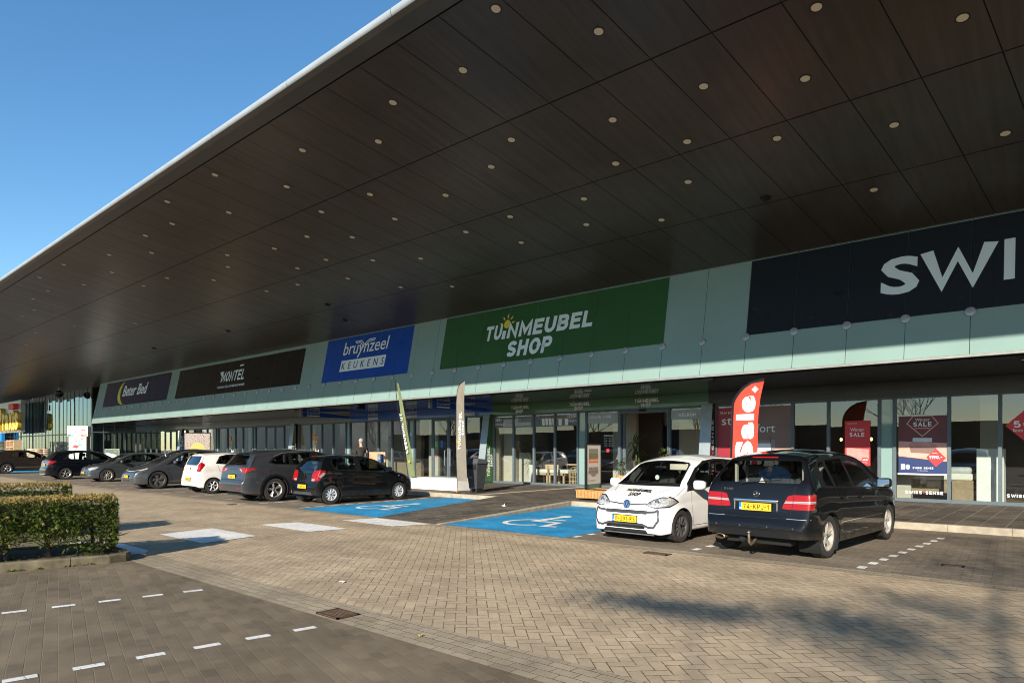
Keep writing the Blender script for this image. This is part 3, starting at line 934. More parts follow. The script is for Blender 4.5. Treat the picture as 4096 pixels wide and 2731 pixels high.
def leafy(name, a, b2, trans=0.0):
    b = NB(name)
    v = b.coord()
    gi = b.n('ShaderNodeNewGeometry')
    wn = b.n('ShaderNodeTexWhiteNoise'); 
    b.l(b.noise(v, 3.0, 4.0), wn.inputs[0])
    f = b.ramp(b.noise(v, 38.0, 2.0), 0.3, 0.7)
    c = b.mixc(f, a, b2)
    c = b.mixc(1.0, c, b.ramp(b.noise(v, 2.6, 3.0), 0.3, 0.7, 0.6, 1.3), 'MULTIPLY')
    b.base(c)
    b.bsdf.inputs['Roughness'].default_value = 0.5
    b.bsdf.inputs['Specular IOR Level'].default_value = 0.35
    return b.m
M_['yew'] = leafy('yew_green', (0.030, 0.052, 0.008), (0.11, 0.145, 0.02))
M_['yew_brown'] = leafy('yew_brown_tips', (0.22, 0.15, 0.04), (0.32, 0.22, 0.065))
M_['yew_shade'] = leafy('yew_inner_shade', (0.012, 0.018, 0.006), (0.03, 0.03, 0.012))  # near-black colour paints the shade inside the hedge
hedge('clipped_hedge', 'low clipped hedge with browned top and bare stems below, nearest the camera', (-10.50, 3.42), 3.0, 0.98, 0.90, 3)
hedge('clipped_hedge', 'farther clipped hedge seen behind the nearer one on the left', (-14.05, 3.80), 6.2, 1.0, 0.955, 11, density=6000)
k2, s2 = bed([(-15.9, -4.5), (-13.9, 3.0), (-13.95, 3.62), (-14.2, 3.9), (-15.2, 3.9), (-17.3, -4.0)])
build('far_bed_kerb', k2, M_['kerb_dark'], kind='structure')
build('far_bed_soil', s2, M_['soil'], kind='structure')
# weeds at the kerb foot and in the bed, litter
wd = MB(); rnd = random.Random(5)
for i in range(900):
    if i < 500:
        a = rnd.random(); x = -10.40 + 0.02 - 0.0 + (-10.69 + 10.37) * (1 - a); y = 2.0 + 1.5 * a
        x = -10.69 + 0.30 * ((y - 2.09) / 1.2) + abs(rnd.gauss(0, .012)) + 0.0; zz = 0.0
        if math.sin(y * 9) + math.sin(y * 23) < 0.2: continue
    else:
        x = rnd.uniform(-11.9, -10.65); y = rnd.uniform(1.2, 3.4); zz = 0.085
        if math.sin(x * 5 + y * 3) < 0.0: continue
    s_ = rnd.uniform(.008, .022)
    a = rnd.uniform(0, 6.28)
    c_ = Vector((x, y, zz)); t1 = Vector((math.cos(a), math.sin(a), rnd.uniform(.3, 1.4))) * s_; t2 = Vector((-math.sin(a), math.cos(a), 0)) * s_ * .5
    wd.add([c_, c_ + t1 + t2, c_ + t1 * 1.6, c_ + t1 - t2], [(0, 1, 2, 3)])
build('weeds', wd, leafy('weed_green', (0.10, 0.17, 0.02), (0.2, 0.25, 0.04)), kind='stuff')
def litter(name, label, x, y, zz, s_, mat, seed):
    r_ = random.Random(seed); m = MB(); pts = []
    bm = bmesh.new()
    bmesh.ops.create_grid(bm, x_segments=5, y_segments=4, size=s_)
    for v in bm.verts:
        v.co += Vector((r_.gauss(0, s_ * .2) + x, v.co.y * -0.35 + r_.gauss(0, s_ * .15) + y, abs(r_.gauss(0, s_ * .35)) + zz + 0.004))
    m.bm(bm)
    o = build(name, m, mat, smooth=60)
    tag(o, label, 'litter')
litter('crumpled_paper', 'small crumpled white paper lying on the beige road', -6.78, 4.66, 0.0, 0.035, M_['white'], 1)
litter('torn_plastic', 'torn white plastic strip lying on the dark ramp between the blue bays', -11.72, 13.1, 0.085, 0.07, M_['white'], 2)
litter('cigarette_packet', 'tiny yellow scrap of litter in the near gutter strip', -4.33, 3.77, 0.0, 0.022, M_['gold'], 3)
# ---------------------------------------------------------------- the shop building
GY = 21.6                     # plane of the shop windows
XL, XR = -58.4, 14.0          # fascia extent
SZ = lambda y: 9.977 - 0.18 * y
FY = lambda h: 17.3 + 0.2 * (h - 3.63)
FU = Vector((1, 0, 0)); FV = Vector((0, 0.2, 1)).normalized()
def fas(x, h, out=0.0):
    """point on the sloping glass fascia"""
    return (x, FY(h) - out * 0.98, h + out * 0.196)
FM = lambda x, h, out=0.0: frame3(fas(x, h, out), FU, FV)
B = thing('shop_building', 'long low shop building with sloping aqua glass fascia and huge dark overhanging roof', 'building', (-25, GY, 0))
SH = 0.1                      # soffit joints run slightly skewed
# roof slab, soffit panels
rf = MB()
X0, X1 = -150.0, 30.0
prof = [(7.35, SZ(7.35) + 0.03), (18.6, SZ(18.6) + 0.03), (18.6, 9.4), (7.35, 9.1)]
for (a, b_) in zip(prof, prof[1:] + prof[:1]):
    rf.quad((X0, a[0], a[1]), (X0, b_[0], b_[1]), (X1, b_[0], b_[1]), (X1, a[0], a[1]))
rf.quad((X0, 18.6, 9.4), (X0, 60, 9.6), (X1, 60, 9.6), (X1, 18.6, 9.4))
build('roof', rf, M_['joint'], B)
sp_ = MB()
rows = [7.337, 9.97, 12.63, 15.26, 18.4]
for r0, r1 in zip(rows, rows[1:]):
    x = -3.43 + 0.1 * (-9.97) - 1.078 * 136
    for i in range(165):
        xa = x + i * 1.078 + 0.008; xb = xa + 1.078 - 0.016
        if xb > X1 or xa < X0: continue
        g_ = 0.012
        if xb < -62 and r0 > 15: pass
        sp_.add([(xa + SH * (r0), r0 + g_, SZ(r0 + g_)), (xb + SH * r0, r0 + g_, SZ(r0 + g_)), (xb + SH * r1, r1 - g_, SZ(r1 - g_)), (xa + SH * r1, r1 - g_, SZ(r1 - g_))], [(0, 3, 2, 1)])
build('soffit', sp_, M_['soffit'], B)
# roof edge: band, rounded metal nose
ed = MB()
ed.quad((X0, 7.33, SZ(7.33) + 0.01), (X1, 7.33, SZ(7.33) + 0.01), (X1, 7.02, 8.69), (X0, 7.02, 8.69))
ed.quad((X0, 7.02, 8.69), (X1, 7.02, 8.69), (X1, 6.93, 8.735), (X0, 6.93, 8.735))
build('roof_edge_band', ed, M_['edge_band'], B)
ns = MB(); pr = []
for i in range(13):
    a = R_(-95 - 150 * i / 12)
    pr.append((6.985 + 0.085 * math.cos(a), 8.815 + 0.085 * math.sin(a)))
pr.append((7.35, 9.1))
xs = []
x = X0
joints = [-2.2 - 3.24 * i for i in range(46)][::-1] + [1.04 + 3.24 * i for i in range(9)]
for xa, xb in zip([X0] + joints, joints + [X1]):
    if xb - xa < 0.1: continue
    vs = []; 
    for q in pr:
        vs += [(xa + 0.005, q[0], q[1]), (xb - 0.005, q[0], q[1])]
    ns.add(vs, [(2 * i, 2 * i + 1, 2 * i + 3, 2 * i + 2) for i in range(len(pr) - 1)])
build('roof_nose', ns, M_['nose'], B, smooth=40)
# glass fascia in separate panes with dark joints
PI0 = -1.965
PIT = 1.2435
fa = MB(); bk = MB()
xs = [PI0 + PIT * k_ for k_ in range(13, -46, -1)]
for a, b_ in zip([XR] + xs, xs + [XL]):
    if a - b_ < 0.05: continue
    l, r = b_ + 0.006, a - 0.006
    jt = random.Random(int(a * 100)); e1, e2 = jt.uniform(-.004, .004), jt.uniform(-.004, .004)
    fa.add([fas(l, 3.66, e1), fas(r, 3.66, e2), fas(r, 6.74, e1), fas(l, 6.74, e2)], [(0, 1, 2, 3)])
bk.add([fas(XL + 0.01, 3.66, -0.02), fas(XR, 3.66, -0.02), fas(XR, 6.74, -0.02), fas(XL + 0.01, 6.74, -0.02)], [(0, 1, 2, 3)])
build('fascia_backing', bk, M_['joint'], B)
build('glass_fascia', fa, M_['aqua'], B)
tr = MB()
def fbox(mb, x0, x1, h0, h1, o0, o1):
    vs = [fas(x, h, o) for o in (o0, o1) for (x, h) in ((x0, h0), (x1, h0), (x1, h1), (x0, h1))]
    mb.add(vs, [(0, 3, 2, 1), (4, 5, 6, 7), (0, 1, 5, 4), (1, 2, 6, 5), (2, 3, 7, 6), (3, 0, 4, 7)])
fbox(tr, XL, XR, 6.745, 6.86, -0.05, 0.03)
build('fascia_coping', tr, M_['coping'], B)
tr = MB()
tr.box(XL, XR, 17.285, 17.42, 3.60, 3.655)
build('fascia_edge_trim', tr, M_['trim'], B)
ends = MB()
ends.add([(XL, FY(3.6), 3.6), (XL, FY(6.8), 6.8), (XL, 18.7, 6.8), (XL, 18.7, 3.6)], [(0, 1, 2, 3)])
build('fascia_end', ends, M_['aqua'], B)
for k_, x in enumerate(xs):
    if x < -58.2 or x > 1.5: continue
    m = MB(FM(x, 4.60, 0.012))
    m.lathe([(0.0, 0.045), (0.035, 0.045), (0.04, 0.038), (0.095, 0.034), (0.105, 0.026), (0.105, 0.0)], 20)
    m.lathe([(0.0, 0.052), (0.02, 0.052), (0.022, 0.04)], 10)
    build('fixing_disc', m, M_['steel'], B, smooth=30)
# canopy soffit under the fascia, with joints
cs = MB(); cz = 3.56
x = XL + 0.05
n = 0
while x < XR - 0.1:
    xb = min(x + 2.487 - 0.008, XR)
    cs.add([(x, 17.42, cz), (xb, 17.42, cz), (xb, GY + 0.05, cz), (x, GY + 0.05, cz)], [(0, 3, 2, 1)])
    x += 2.487
build('canopy_soffit', cs, M_['canopy'], B)
m = MB(); m.box(XL, XR, 17.45, 40.0, cz + 0.012, cz + 0.3)
build('canopy_slab', m, M_['joint'], B)
# facade band above the windows
bz0, bz1 = 3.06, 3.56
for (a, b_, mat, nm) in ((XR, -9.86, 'band_dark', 'facade_band'), (-9.86, -20.0, 'band_green', 'facade_band'), (-20.0, -30.6, 'band_blue', 'facade_band'), (-30.6, -61.6, 'band', 'facade_band')):
    m = MB(); m.box(b_ + 0.004, a - 0.004, GY - 0.03, GY + 0.1, bz0 + 0.06, bz1 - 0.006)
    build(nm, m, M_[mat], B)
m = MB()
m.box(-61.6, XR, GY - 0.045, GY + 0.05, bz0 - 0.01, bz0 + 0.055)
m.box(-61.6, -13.35, GY - 0.045, GY + 0.05, PZ, PZ + 0.09)
m.box(-11.36, XR, GY - 0.045, GY + 0.05, PZ, PZ + 0.09)
build('window_rail', m, M_['frame'], B)

# windows: each a frame part with its pane
WIN = [(-0.60, 0.55, 'w'), (-1.78, -0.60, 'w'), (-2.91, -1.78, 'w'), (-4.23, -2.91, 'w'), (-4.62, -4.23, 'b'), (-6.01, -4.62, 'w'), (-7.06, -6.01, 'w'), (-8.30, -7.06, 'w'), (-9.60, -8.30, 'w'),
       (-11.34, -10.05, 'w'), (-14.93, -13.43, 'w'), (-15.34, -14.93, 'b'), (-16.49, -15.34, 'w'), (-17.60, -16.49, 'w'), (-18.73, -17.60, 'w'), (-19.87, -18.73, 'w'),
       (-21.66, -20.68, 'w'), (-22.79, -21.66, 'd'), (-23.91, -22.79, 'd'), (-25.24, -23.91, 'w'), (-25.69, -25.24, 'b'), (-27.0, -25.69, 'w'), (-28.11, -27.0, 'w'), (-29.21, -28.11, 'w'), (-30.61, -29.21, 'w'), (-31.0, -30.61, 'b'),
       (-32.25, -31.0, 'w'), (-33.37, -32.25, 'w'), (-34.51, -33.37, 'w'), (-35.78, -34.51, 'w'), (-37.51, -36.35, 'w'), (-38.59, -37.51, 'd'), (-39.71, -38.59, 'd'), (-41.0, -39.71, 'w'), (-41.35, -41.0, 'b'),
       (-42.71, -41.35, 'w'), (-43.76, -42.71, 'w'), (-44.91, -43.76, 'w'), (-46.26, -44.91, 'w'), (-46.59, -46.26, 'b'), (-48.01, -46.59, 'w'), (-49.04, -48.01, 'w'), (-50.11, -49.04, 'w'), (-51.49, -50.11, 'w'),
       (-53.28, -52.1, 'w'), (-54.4, -53.28, 'd'), (-55.45, -54.4, 'd'), (-57.17, -55.45, 'w'), (-58.35, -57.17, 'w'), (-59.47, -58.35, 'w'), (-60.61, -59.47, 'w'), (-61.6, -60.61, 'w')]
for (a, b_, ty) in WIN:
    m = MB()
    fw = 0.042
    m.box(a, a + fw, GY - 0.06, GY + 0.06, PZ, bz0)
    m.box(b_ - fw, b_, GY - 0.06, GY + 0.06, PZ, bz0)
    a, b_ = a + fw, b_ - fw
    if ty == 'd':
        m.box(a, a + 0.05, GY - 0.035, GY + 0.03, PZ + 0.09, bz0 - 0.1)
        m.box(b_ - 0.05, b_, GY - 0.035, GY + 0.03, PZ + 0.09, bz0 - 0.1)
        m.box(a, b_, GY - 0.035, GY + 0.03, bz0 - 0.10, bz0 - 0.012)
        m.box(a + 0.05, b_ - 0.05, GY - 0.035, GY + 0.03, PZ + 0.092, PZ + 0.20)
        w_ = build('door', m, M_['frame'], B)
        h_ = MB()
        hx = a + 0.14 if (a < -22.75 and a > -23) is False and int(a * 10) % 2 else b_ - 0.14
        h_.path([(hx, GY - 0.035, 1.55), (hx, GY - 0.10, 1.55), (hx, GY - 0.10, 0.85), (hx, GY - 0.035, 0.85)], 0.014)
        build('handle', h_, M_['steel'], w_)
    else:
        w_ = build('window' if ty == 'w' else 'blank_panel', m, M_['frame'], B)
    gp = MB()
    e = random.Random(int(a * 50)); t1 = e.uniform(-.004, .004); t2 = e.uniform(-.004, .004)
    gp.add([(a, GY + t1, PZ + 0.085), (b_, GY + t2, PZ + 0.085), (b_, GY - t1, bz0 - 0.005), (a, GY - t2, bz0 - 0.005)], [(0, 1, 2, 3)])
    build('pane', gp, M_['blankpane'] if ty == 'b' else M_['glass'], w_)
# sliding entrance of the green shop, standing open
m = MB()
m.box(-13.43, -13.33, GY - 0.10, GY + 0.10, PZ, bz0)
m.box(-11.40, -11.34, GY - 0.10, GY + 0.10, PZ, bz0)
m.box(-13.33, -11.40, GY - 0.10, GY + 0.10, bz0 - 0.12, bz0 - 0.01)
ent = build('entrance_frame', m, M_['frame'], B)
m = MB(); m.box(-13.30, -13.22, GY + 0.02, GY + 0.08, PZ, bz0 - 0.12); m.box(-13.22, -13.19, GY + 0.03, GY + 0.07, PZ, bz0 - 0.12)
build('sliding_leaf', m, M_['frame'], ent)
m = MB(); m.bbox(-12.5, -12.25, GY - 0.17, GY - 0.08, bz0 - 0.06, bz0 + 0.01, 0.012)
build('door_sensor', m, M_['black'], ent)

# tall curtain wall at the far end
cw = MB(); CY = 18.3
XE = -61.6
def mull(mb, x, y=CY):
    mb.box(x - 0.03, x + 0.03, y - 0.022, y + 0.03, PZ, SZ(y) - 0.02)
x = XE
edges = []
k_ = 0
while x > -140:
    edges.append(x); mull(cw, x)
    x -= 0.24; mull(cw, x); edges.append(x)
    for q in range(3):
        x -= 1.03; mull(cw, x); edges.append(x)
    x -= 1.03
cw.box(-140, XE, CY - 0.09, CY + 0.02, 2.88, 2.98)
cw.box(-140, XE, CY - 0.09, CY + 0.02, PZ, PZ + 0.1)
for q, (xa, xb) in enumerate(zip(edges, edges[1:])):
    pass
CW = build('curtain_wall', cw, M_['metal_dark'], B)
gp = MB()
for xa, xb in zip(edges, edges[1:]):
    e = random.Random(int(xa * 31)); t = [e.uniform(-.012, .012) for _ in range(6)]
    gp.add([(xb, CY + t[0], 2.98), (xa, CY + t[1], 2.98), (xa, CY + t[2], SZ(CY)), (xb, CY + t[3], SZ(CY))], [(0, 1, 2, 3)])
    gp.add([(xb, CY + t[4], PZ + 0.1), (xa, CY + t[5], PZ + 0.1), (xa, CY + t[1], 2.88), (xb, CY + t[0], 2.88)], [(0, 1, 2, 3)])
build('glazing', gp, M_['glass_big'], CW)
rw = MB()
for i in range(5):
    y = CY + i * 0.82
    rw.box(XE - 0.04, XE + 0.04, y - 0.035, y + 0.035, PZ, 3.55)
rw.box(XE - 0.03, XE + 0.03, CY, GY, PZ, PZ + 0.1)
rw.box(XE - 0.03, XE + 0.03, CY, GY, 2.98, 3.07)
RW = build('return_wall', rw, M_['frame'], B)
build('glazing', MB().quad((XE, CY, PZ), (XE, GY, PZ), (XE, GY, 3.55), (XE, CY, 3.55)), M_['glass_big'], RW)
bk = MB(); bk.box(-140, XE - 0.2, 23.5, 23.7, 0, 8.0)
bk.box(-140, XE - 0.2, CY + 0.3, 23.5, 0.0, PZ)
build('hall_interior', bk, M_['in_dark'], B)

# shop interiors
it = MB(); it.box(-61.4, XR, GY + 0.06, 30.0, 0.0, PZ + 0.005); build('shop_floor', it, M_['in_floor'], B)
it = MB(); it.box(-61.4, XR, 29.0, 29.2, 0.0, 3.55); build('back_wall', it, M_['in_wall'], B)
it = MB(); it.box(-61.4, XR, GY + 0.1, 29.0, 3.50, 3.552); build('shop_ceiling', it, M_['in_wall'], B)
for x in (-9.78, -20.15, -30.7, -36.1, -51.8):
    dv = MB(); dv.box(x - 0.08, x + 0.08, GY + 0.07, 29.0, PZ, 3.5)
    build('party_wall', dv, M_['in_wall2'], B)
# pieces of interior wall near the glass
def iw(x0, x1, y0, y1, z0, z1, mat, nm='partition'):
    m = MB(); m.box(x0, x1, y0, y1, z0, z1); return build(nm, m, M_[mat], B)
iw(-19.95, -19.4, 22.3, 22.9, PZ, 3.5, 'in_wall2', 'column')
iw(-19.3, -18.6, 22.6, 22.75, PZ, 1.45, 'in_wall2')
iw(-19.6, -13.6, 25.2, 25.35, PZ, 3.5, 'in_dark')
iw(-15.6, -15.2, 22.2, 22.9, PZ, 3.5, 'in_dark', 'column')
iw(-15.0, -13.9, 23.6, 23.8, PZ, 3.5, 'in_wall2')
iw(-14.0, -11.9, 25.6, 25.8, PZ, 3.5, 'in_wall2')
iw(-15.2, -14.0, 26.5, 26.7, PZ, 3.5, 'blackmatt')
iw(-14.2, -13.0, 25.38, 25.55, 0.9, 2.6, 'black', 'wall_screen')
iw(-4.55, -3.95, 22.3, 22.6, PZ, 3.5, 'in_wall2', 'column')
iw(-2.35, -1.75, 22.15, 22.75, PZ, 1.62, 'whitewall', 'plinth')
iw(-2.4, -1.9, 23.4, 23.9, PZ, 3.5, 'in_wall2', 'column')
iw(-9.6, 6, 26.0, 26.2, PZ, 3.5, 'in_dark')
iw(-30.2, -29.0, 22.9, 23.1, PZ, 3.5, 'in_wall2')
iw(-28.9, -26.6, 23.2, 23.4, PZ, 3.5, 'in_wall')
iw(-25.1, -24.4, 22.4, 22.8, PZ, 3.5, 'in_wall2', 'column')
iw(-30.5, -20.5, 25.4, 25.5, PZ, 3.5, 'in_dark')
iw(-24.6, -23.6, 22.5, 23.1, PZ, 2.4, 'darkgrey', 'wall_cabinet')
iw(-35.6, -35.1, 22.3, 22.8, PZ, 3.5, 'in_wall2', 'column')
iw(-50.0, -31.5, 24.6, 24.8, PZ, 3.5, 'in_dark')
iw(-47.2, -46.8, 22.3, 22.8, PZ, 3.5, 'in_wall2', 'column')
iw(-43.4, -43.0, 22.3, 22.8, PZ, 3.5, 'in_wall2', 'column')

# downlights in the soffit, smoke/speaker discs
DL = [(-7.10, 7.75), (-5.99, 9.00), (-8.55, 8.45), (-9.15, 10.47), (-6.99, 10.99), (-5.13, 11.02), (-3.63, 11.71), (-3.04, 10.32), (-1.40, 11.60), (-10.22, 11.00), (-7.72, 12.26), (-6.08, 12.31), (-4.57, 13.06), (-2.69, 13.69), (-1.15, 14.87), (-12.11, 11.36), (-11.36, 12.95), (-9.16, 13.13), (-6.71, 13.63), (-13.06, 13.02), (-12.06, 14.22), (-9.83, 14.20), (-8.03, 14.86), (-3.48, 15.75), (-16.40, 15.69), (-10.42, 8.35), (-13.66, 8.32), (-11.77, 9.03), (-16.79, 7.74), (-15.57, 9.03), (-13.86, 10.37), (-19.64, 7.70), (-18.55, 8.95), (-21.06, 8.40), (-15.92, 10.28), (-14.33, 11.55), (-22.93, 8.32), (-16.46, 11.67), (-17.76, 10.97), (-24.31, 9.02), (-26.17, 8.30), (-21.75, 10.44), (-19.62, 10.95), (-18.74, 12.27), (-15.66, 13.64), (-29.27, 7.74), (-22.81, 10.97), (-20.37, 12.22), (-28.14, 9.02), (-32.23, 7.68), (-24.73, 11.35), (-26.44, 10.36), (-21.83, 13.10), (-17.25, 13.02), (-19.42, 13.59), (-31.17, 8.95), (-28.49, 10.27), (-23.72, 12.92), (-18.22, 14.94)]
nrm = Vector((0, -0.18, -1)).normalized()
def soff_frame(x, y, out=0.0):
    o = Vector((x, y, SZ(y))) + nrm * out
    return frame3(o, (1, 0, 0), nrm.cross(Vector((1, 0, 0))))
rr_ = random.Random(12)
far = []
for i in range(30):
    x = -34 - i * 2.3
    far.append((x, rr_.choice([7.75, 8.4, 9.0])))
    if i % 2: far.append((x + 1.1, rr_.choice([10.4, 11.0, 12.3])))
for (x, y) in DL + far[:38]:
    m = MB(soff_frame(x, y, 0.003))
    m.lathe([(0.078, 0.0), (0.098, 0.004), (0.090, -0.004), (0.078, -0.004)], 18)
    r_ = build('downlight', m, M_['metal_dark'], B)
    m = MB(soff_frame(x, y, 0.004)); m.lathe([(0.0, 0.002), (0.076, 0.002), (0.078, -0.004)], 18)
    build('diffuser', m, M_['lamp_off'], r_, smooth=40)
for (x, y) in ((-5.51, 15.02), (-22.6, 14.87), (-31.12, 14.98), (-39.71, 14.87), (-23.57, 16.36)):
    m = MB(soff_frame(x, y, 0.0)); m.lathe([(0.0, 0.05), (0.07, 0.05), (0.10, 0.03), (0.13, 0.0)], 16)
    build('soffit_speaker', m, M_['black'], B, smooth=40)
for x in (-1.0, -12.6, -47.0, -49.0, -25.0):
    m = MB(); m.lathe([(0.0, cz - 0.004), (0.13, cz - 0.004), (0.14, cz + 0.0)], 16, c=(x, 18.3, 0)); build('canopy_light', m, M_['lamp_off'], B)
M_['letter_face'] = simple('letter_face', (0.85, 0.62, 0.16), 0.5, var=0.12, vscale=1.2)
M_['praxis'] = simple('yellow_letters', (0.55, 0.36, 0.02), 0.45, var=0.12, vscale=1.2)
M_['blue_banner'] = simple('blue_banner', (0.01, 0.22, 0.62), 0.5, var=0.05)
M_['redgrad'] = simple('red_print_deep', (0.30, 0.02, 0.03), 0.45, var=0.15, vscale=1)
M_['taupe2'] = simple('taupe_print_pale', (0.26, 0.21, 0.18), 0.5, var=0.1)
M_['blue_sticker'] = simple('blue_sticker', (0.01, 0.14, 0.5), 0.5, var=0)
M_['bright_green'] = simple('bright_green', (0.15, 0.6, 0.08), 0.5, var=0)
# ---------------------------------------------------------------- big signs on the fascia
def fpanel(mb, x0, x1, h0, h1, out=0.006, gap=True):
    """sheet on the fascia, cut at the pane joints"""
    xs_ = [x for x in [PI0 + PIT * k_ for k_ in range(13, -46, -1)] if x0 + 0.05 < x < x1 - 0.05]
    e = [x1] + xs_ + [x0]
    for a, b_ in zip(e, e[1:]):
        l, r = b_ + (0.007 if b_ != x0 else 0), a - (0.007 if a != x1 else 0)
        mb.add([fas(l, h0, out), fas(r, h0, out), fas(r, h1, out), fas(l, h1, out)], [(0, 1, 2, 3)])
def sign(name, label, x, group='shop name signs on the glass fascia'):
    return thing(name, label, 'sign', fas(x, 5.6, 0.01), group)
SHR = 0.0
def sun_logo(mb, cx, cy, r, z1=0.004):
    disc(mb, cx, cy, r * 0.92, r * 1.0, 0.0, z1, 18)
    for a, L in ((8, 0.85), (48, 0.95), (88, 1.05), (128, 0.9), (172, 0.8)):
        c_, s_ = math.cos(R_(a)), math.sin(R_(a))
        disc(mb, cx + c_ * r * (1.45 + L * .35), cy + s_ * r * (1.45 + L * .35), r * L * 0.5, r * 0.2, 0.0, z1, 10, rot=R_(a))
def tuin_logo(parent, M, x, y, wd, mat='sign_white', sunmat='yellow', depth=0.004, shear=0.10, nm='lettering', sc=1.0):
    """two-line garden-shop logo: box width wd, lower-left corner of the first line at x,y"""
    L = MB(M); cap = wd * 0.118 * sc
    block_text(L, 'TU', x, y, wd * 0.165, cap, .235, shear, z=depth)
    put_text(L, 'i', x + wd * 0.170, y, width=wd * 0.035, height=cap * 0.6, bold=0.03, shear=shear, depth=depth) if False else L.add([(x + wd * 0.175 + q, y + w2, o) for (q, w2) in ((0, 0), (wd * .034, 0), (wd * .040, cap * .55), (wd * .006, cap * .55)) for o in (0.0, depth)], [(0, 2, 4, 6), (1, 3, 5, 7), (0, 1, 3, 2), (2, 3, 5, 4), (4, 5, 7, 6), (6, 7, 1, 0)])
    block_text(L, 'NMEUBEL', x + wd * 0.226, y, wd * 0.774, cap, .235, shear, gap=.13, z=depth)
    block_text(L, 'SHOP', x + wd * 0.245, y - cap * 1.27, wd * 0.42, cap * 1.04, .235, shear, gap=.13, z=depth)
    o = build(nm, L, M_[mat], parent)
    S = MB(M); sun_logo(S, x + wd * 0.215, y + cap * 0.98, wd * 0.034, depth)
    build('sun_emblem', S, M_[sunmat], parent)
    return o

# dark slate sign, right
s = sign('fascia_sign', 'large slate-black sign panel at the right edge with the letters SWI visible', -3.5)
m = MB(); fpanel(m, -6.93, 9.5, 4.65, 6.72); build('sign_panel', m, M_['slate_sign'], s)
M0 = FM(0, 5.27, 0.010)
L = MB(M0)
[(put_text(L, ch, x_, -0.05, width=w_, height=0.93, bold=.03, depth=.008) if ch == 'S' else block_text(L, ch, x_, -0.05, w_, 0.93, t_, z=.008)) for ch, x_, w_, t_ in (('S', -3.76, .80, .19), ('W', -2.93, 1.41, .185), ('I', -1.39, .19, .2), ('S', -1.0, .8, .19), ('S', .05, .8, .19))]
build('lettering', L, M_['sign_white'], s)
# green
s = sign('fascia_sign', 'dark green sign with bold white garden furniture shop lettering and a yellow sun', -14)
m = MB(); fpanel(m, -19.0, -9.4, 4.69, 6.71); build('sign_panel', m, M_['green_sign'], s)
tuin_logo(s, FM(0, 5.53, 0.010), -16.75, 0.02, 4.72, sc=1.0)
# blue
s = sign('fascia_sign', 'blue sign with white italic kitchen shop lettering and a bird outline', -24)
m = MB(); fpanel(m, -27.13, -20.93, 4.70, 6.71); build('sign_panel', m, M_['blue_sign'], s)
def bruyn(parent, M, x, y, wd, depth=0.005):
    L = MB(M); h = wd * 0.205
    put_text(L, 'bruynzeel', x + wd * 0.02, y + wd * 0.05, width=wd * 0.98, height=wd * 0.235, bold=0.004, shear=0.12, depth=depth)
    sh = 0.12 * h * 0.6
    y0 = y - wd * 0.125; y1 = y + wd * 0.03
    L.prism([(x, y0), (x + wd * 0.97, y0), (x + wd * 0.985, y1), (x + wd * 0.015, y1)], 0.0, depth)
    def wing(pts): stroke(L, [(x + wd * a, y + wd * (.185 + (b_ - .315) * .52)) for a, b_ in pts], wd * 0.014, 0.0, depth)
    wing([(0.48, 0.385), (0.40, 0.50), (0.27, 0.50), (0.30, 0.455), (0.385, 0.455), (0.455, 0.34), (0.42, 0.315), (0.475, 0.315)])
    wing([(0.48, 0.385), (0.57, 0.50), (0.70, 0.50), (0.68, 0.455), (0.59, 0.455), (0.535, 0.385)])
    wing([(0.49, 0.345), (0.535, 0.345), (0.54, 0.375), (0.505, 0.38)])
    build('lettering', L, M_['sign_white'], parent)
    K = MB(M)
    put_text(K, 'KEUKENS', x + wd * 0.035, y0 + wd * 0.028, width=wd * 0.92, height=wd * 0.098, bold=0.012, shear=0.10, depth=0.002, spacing=1.9, out=depth)
    build('small_lettering', K, M_['text_blue'], parent)
bruyn(s, FM(0, 5.55, 0.010), -25.8, -0.02, 3.34)
# black
s = sign('fascia_sign', 'long black sign with small white slanted sofa shop lettering and a slogan', -36)
m = MB(); fpanel(m, -43.58, -29.02, 4.78, 6.58); build('sign_panel', m, M_['black_sign'], s)
L = MB(FM(0, 5.46, 0.010))
block_text(L, 'MONTEL', -37.6, -0.02, 2.7, 0.60, .19, .14, z=.006)
L.box(-35.55, -35.15, 0.78, 0.86, 0, 0.006)
L.prism([(-37.85, 0.60), (-37.35, 0.60), (-37.6, 0.32)], 0, 0.006)
put_text(L, 'DE BANK IS MOOI,', -37.85, -0.40, width=1.35, height=0.15, bold=-0.005, shear=0.2, depth=0.006)
put_text(L, 'DE PRIJS NOG MOOIER', -36.4, -0.40, width=1.72, height=0.15, bold=0.02, shear=0.2, depth=0.006)
build('lettering', L, M_['sign_white'], s)
# navy
s = sign('fascia_sign', 'navy blue sign with white bed shop lettering and a yellow crescent moon', -51)
m = MB(); fpanel(m, -56.72, -44.83, 4.80, 6.61); build('sign_panel', m, M_['navy_sign'], s)
L = MB(FM(0, 5.44, 0.010))
put_text(L, 'Beter Bed', -52.98, -0.02, width=4.5, height=0.80, bold=0.02, shear=0.18, depth=0.006)
build('lettering', L, M_['sign_white'], s)
L = MB(FM(0, 5.70, 0.010))
out_, inn = [], []
for i in range(15):
    a = R_(100 + 190 * i / 14)
    out_.append((-52.75 + 1.35 * math.cos(a) * 0.9, 0.0 + 0.86 * math.sin(a)))
    t_ = i / 14
    thick = 0.33 * math.sin(PI * t_) ** 0.8
    inn.append((-52.75 + 1.35 * math.cos(a) * 0.9 + thick * 1.6, 0.0 + 0.86 * math.sin(a) * (1 - thick * .25)))
for i in range(14):
    L.prism([out_[i], out_[i + 1], inn[i + 1], inn[i]], 0, 0.006)
build('moon_emblem', L, M_['yellow'], s)

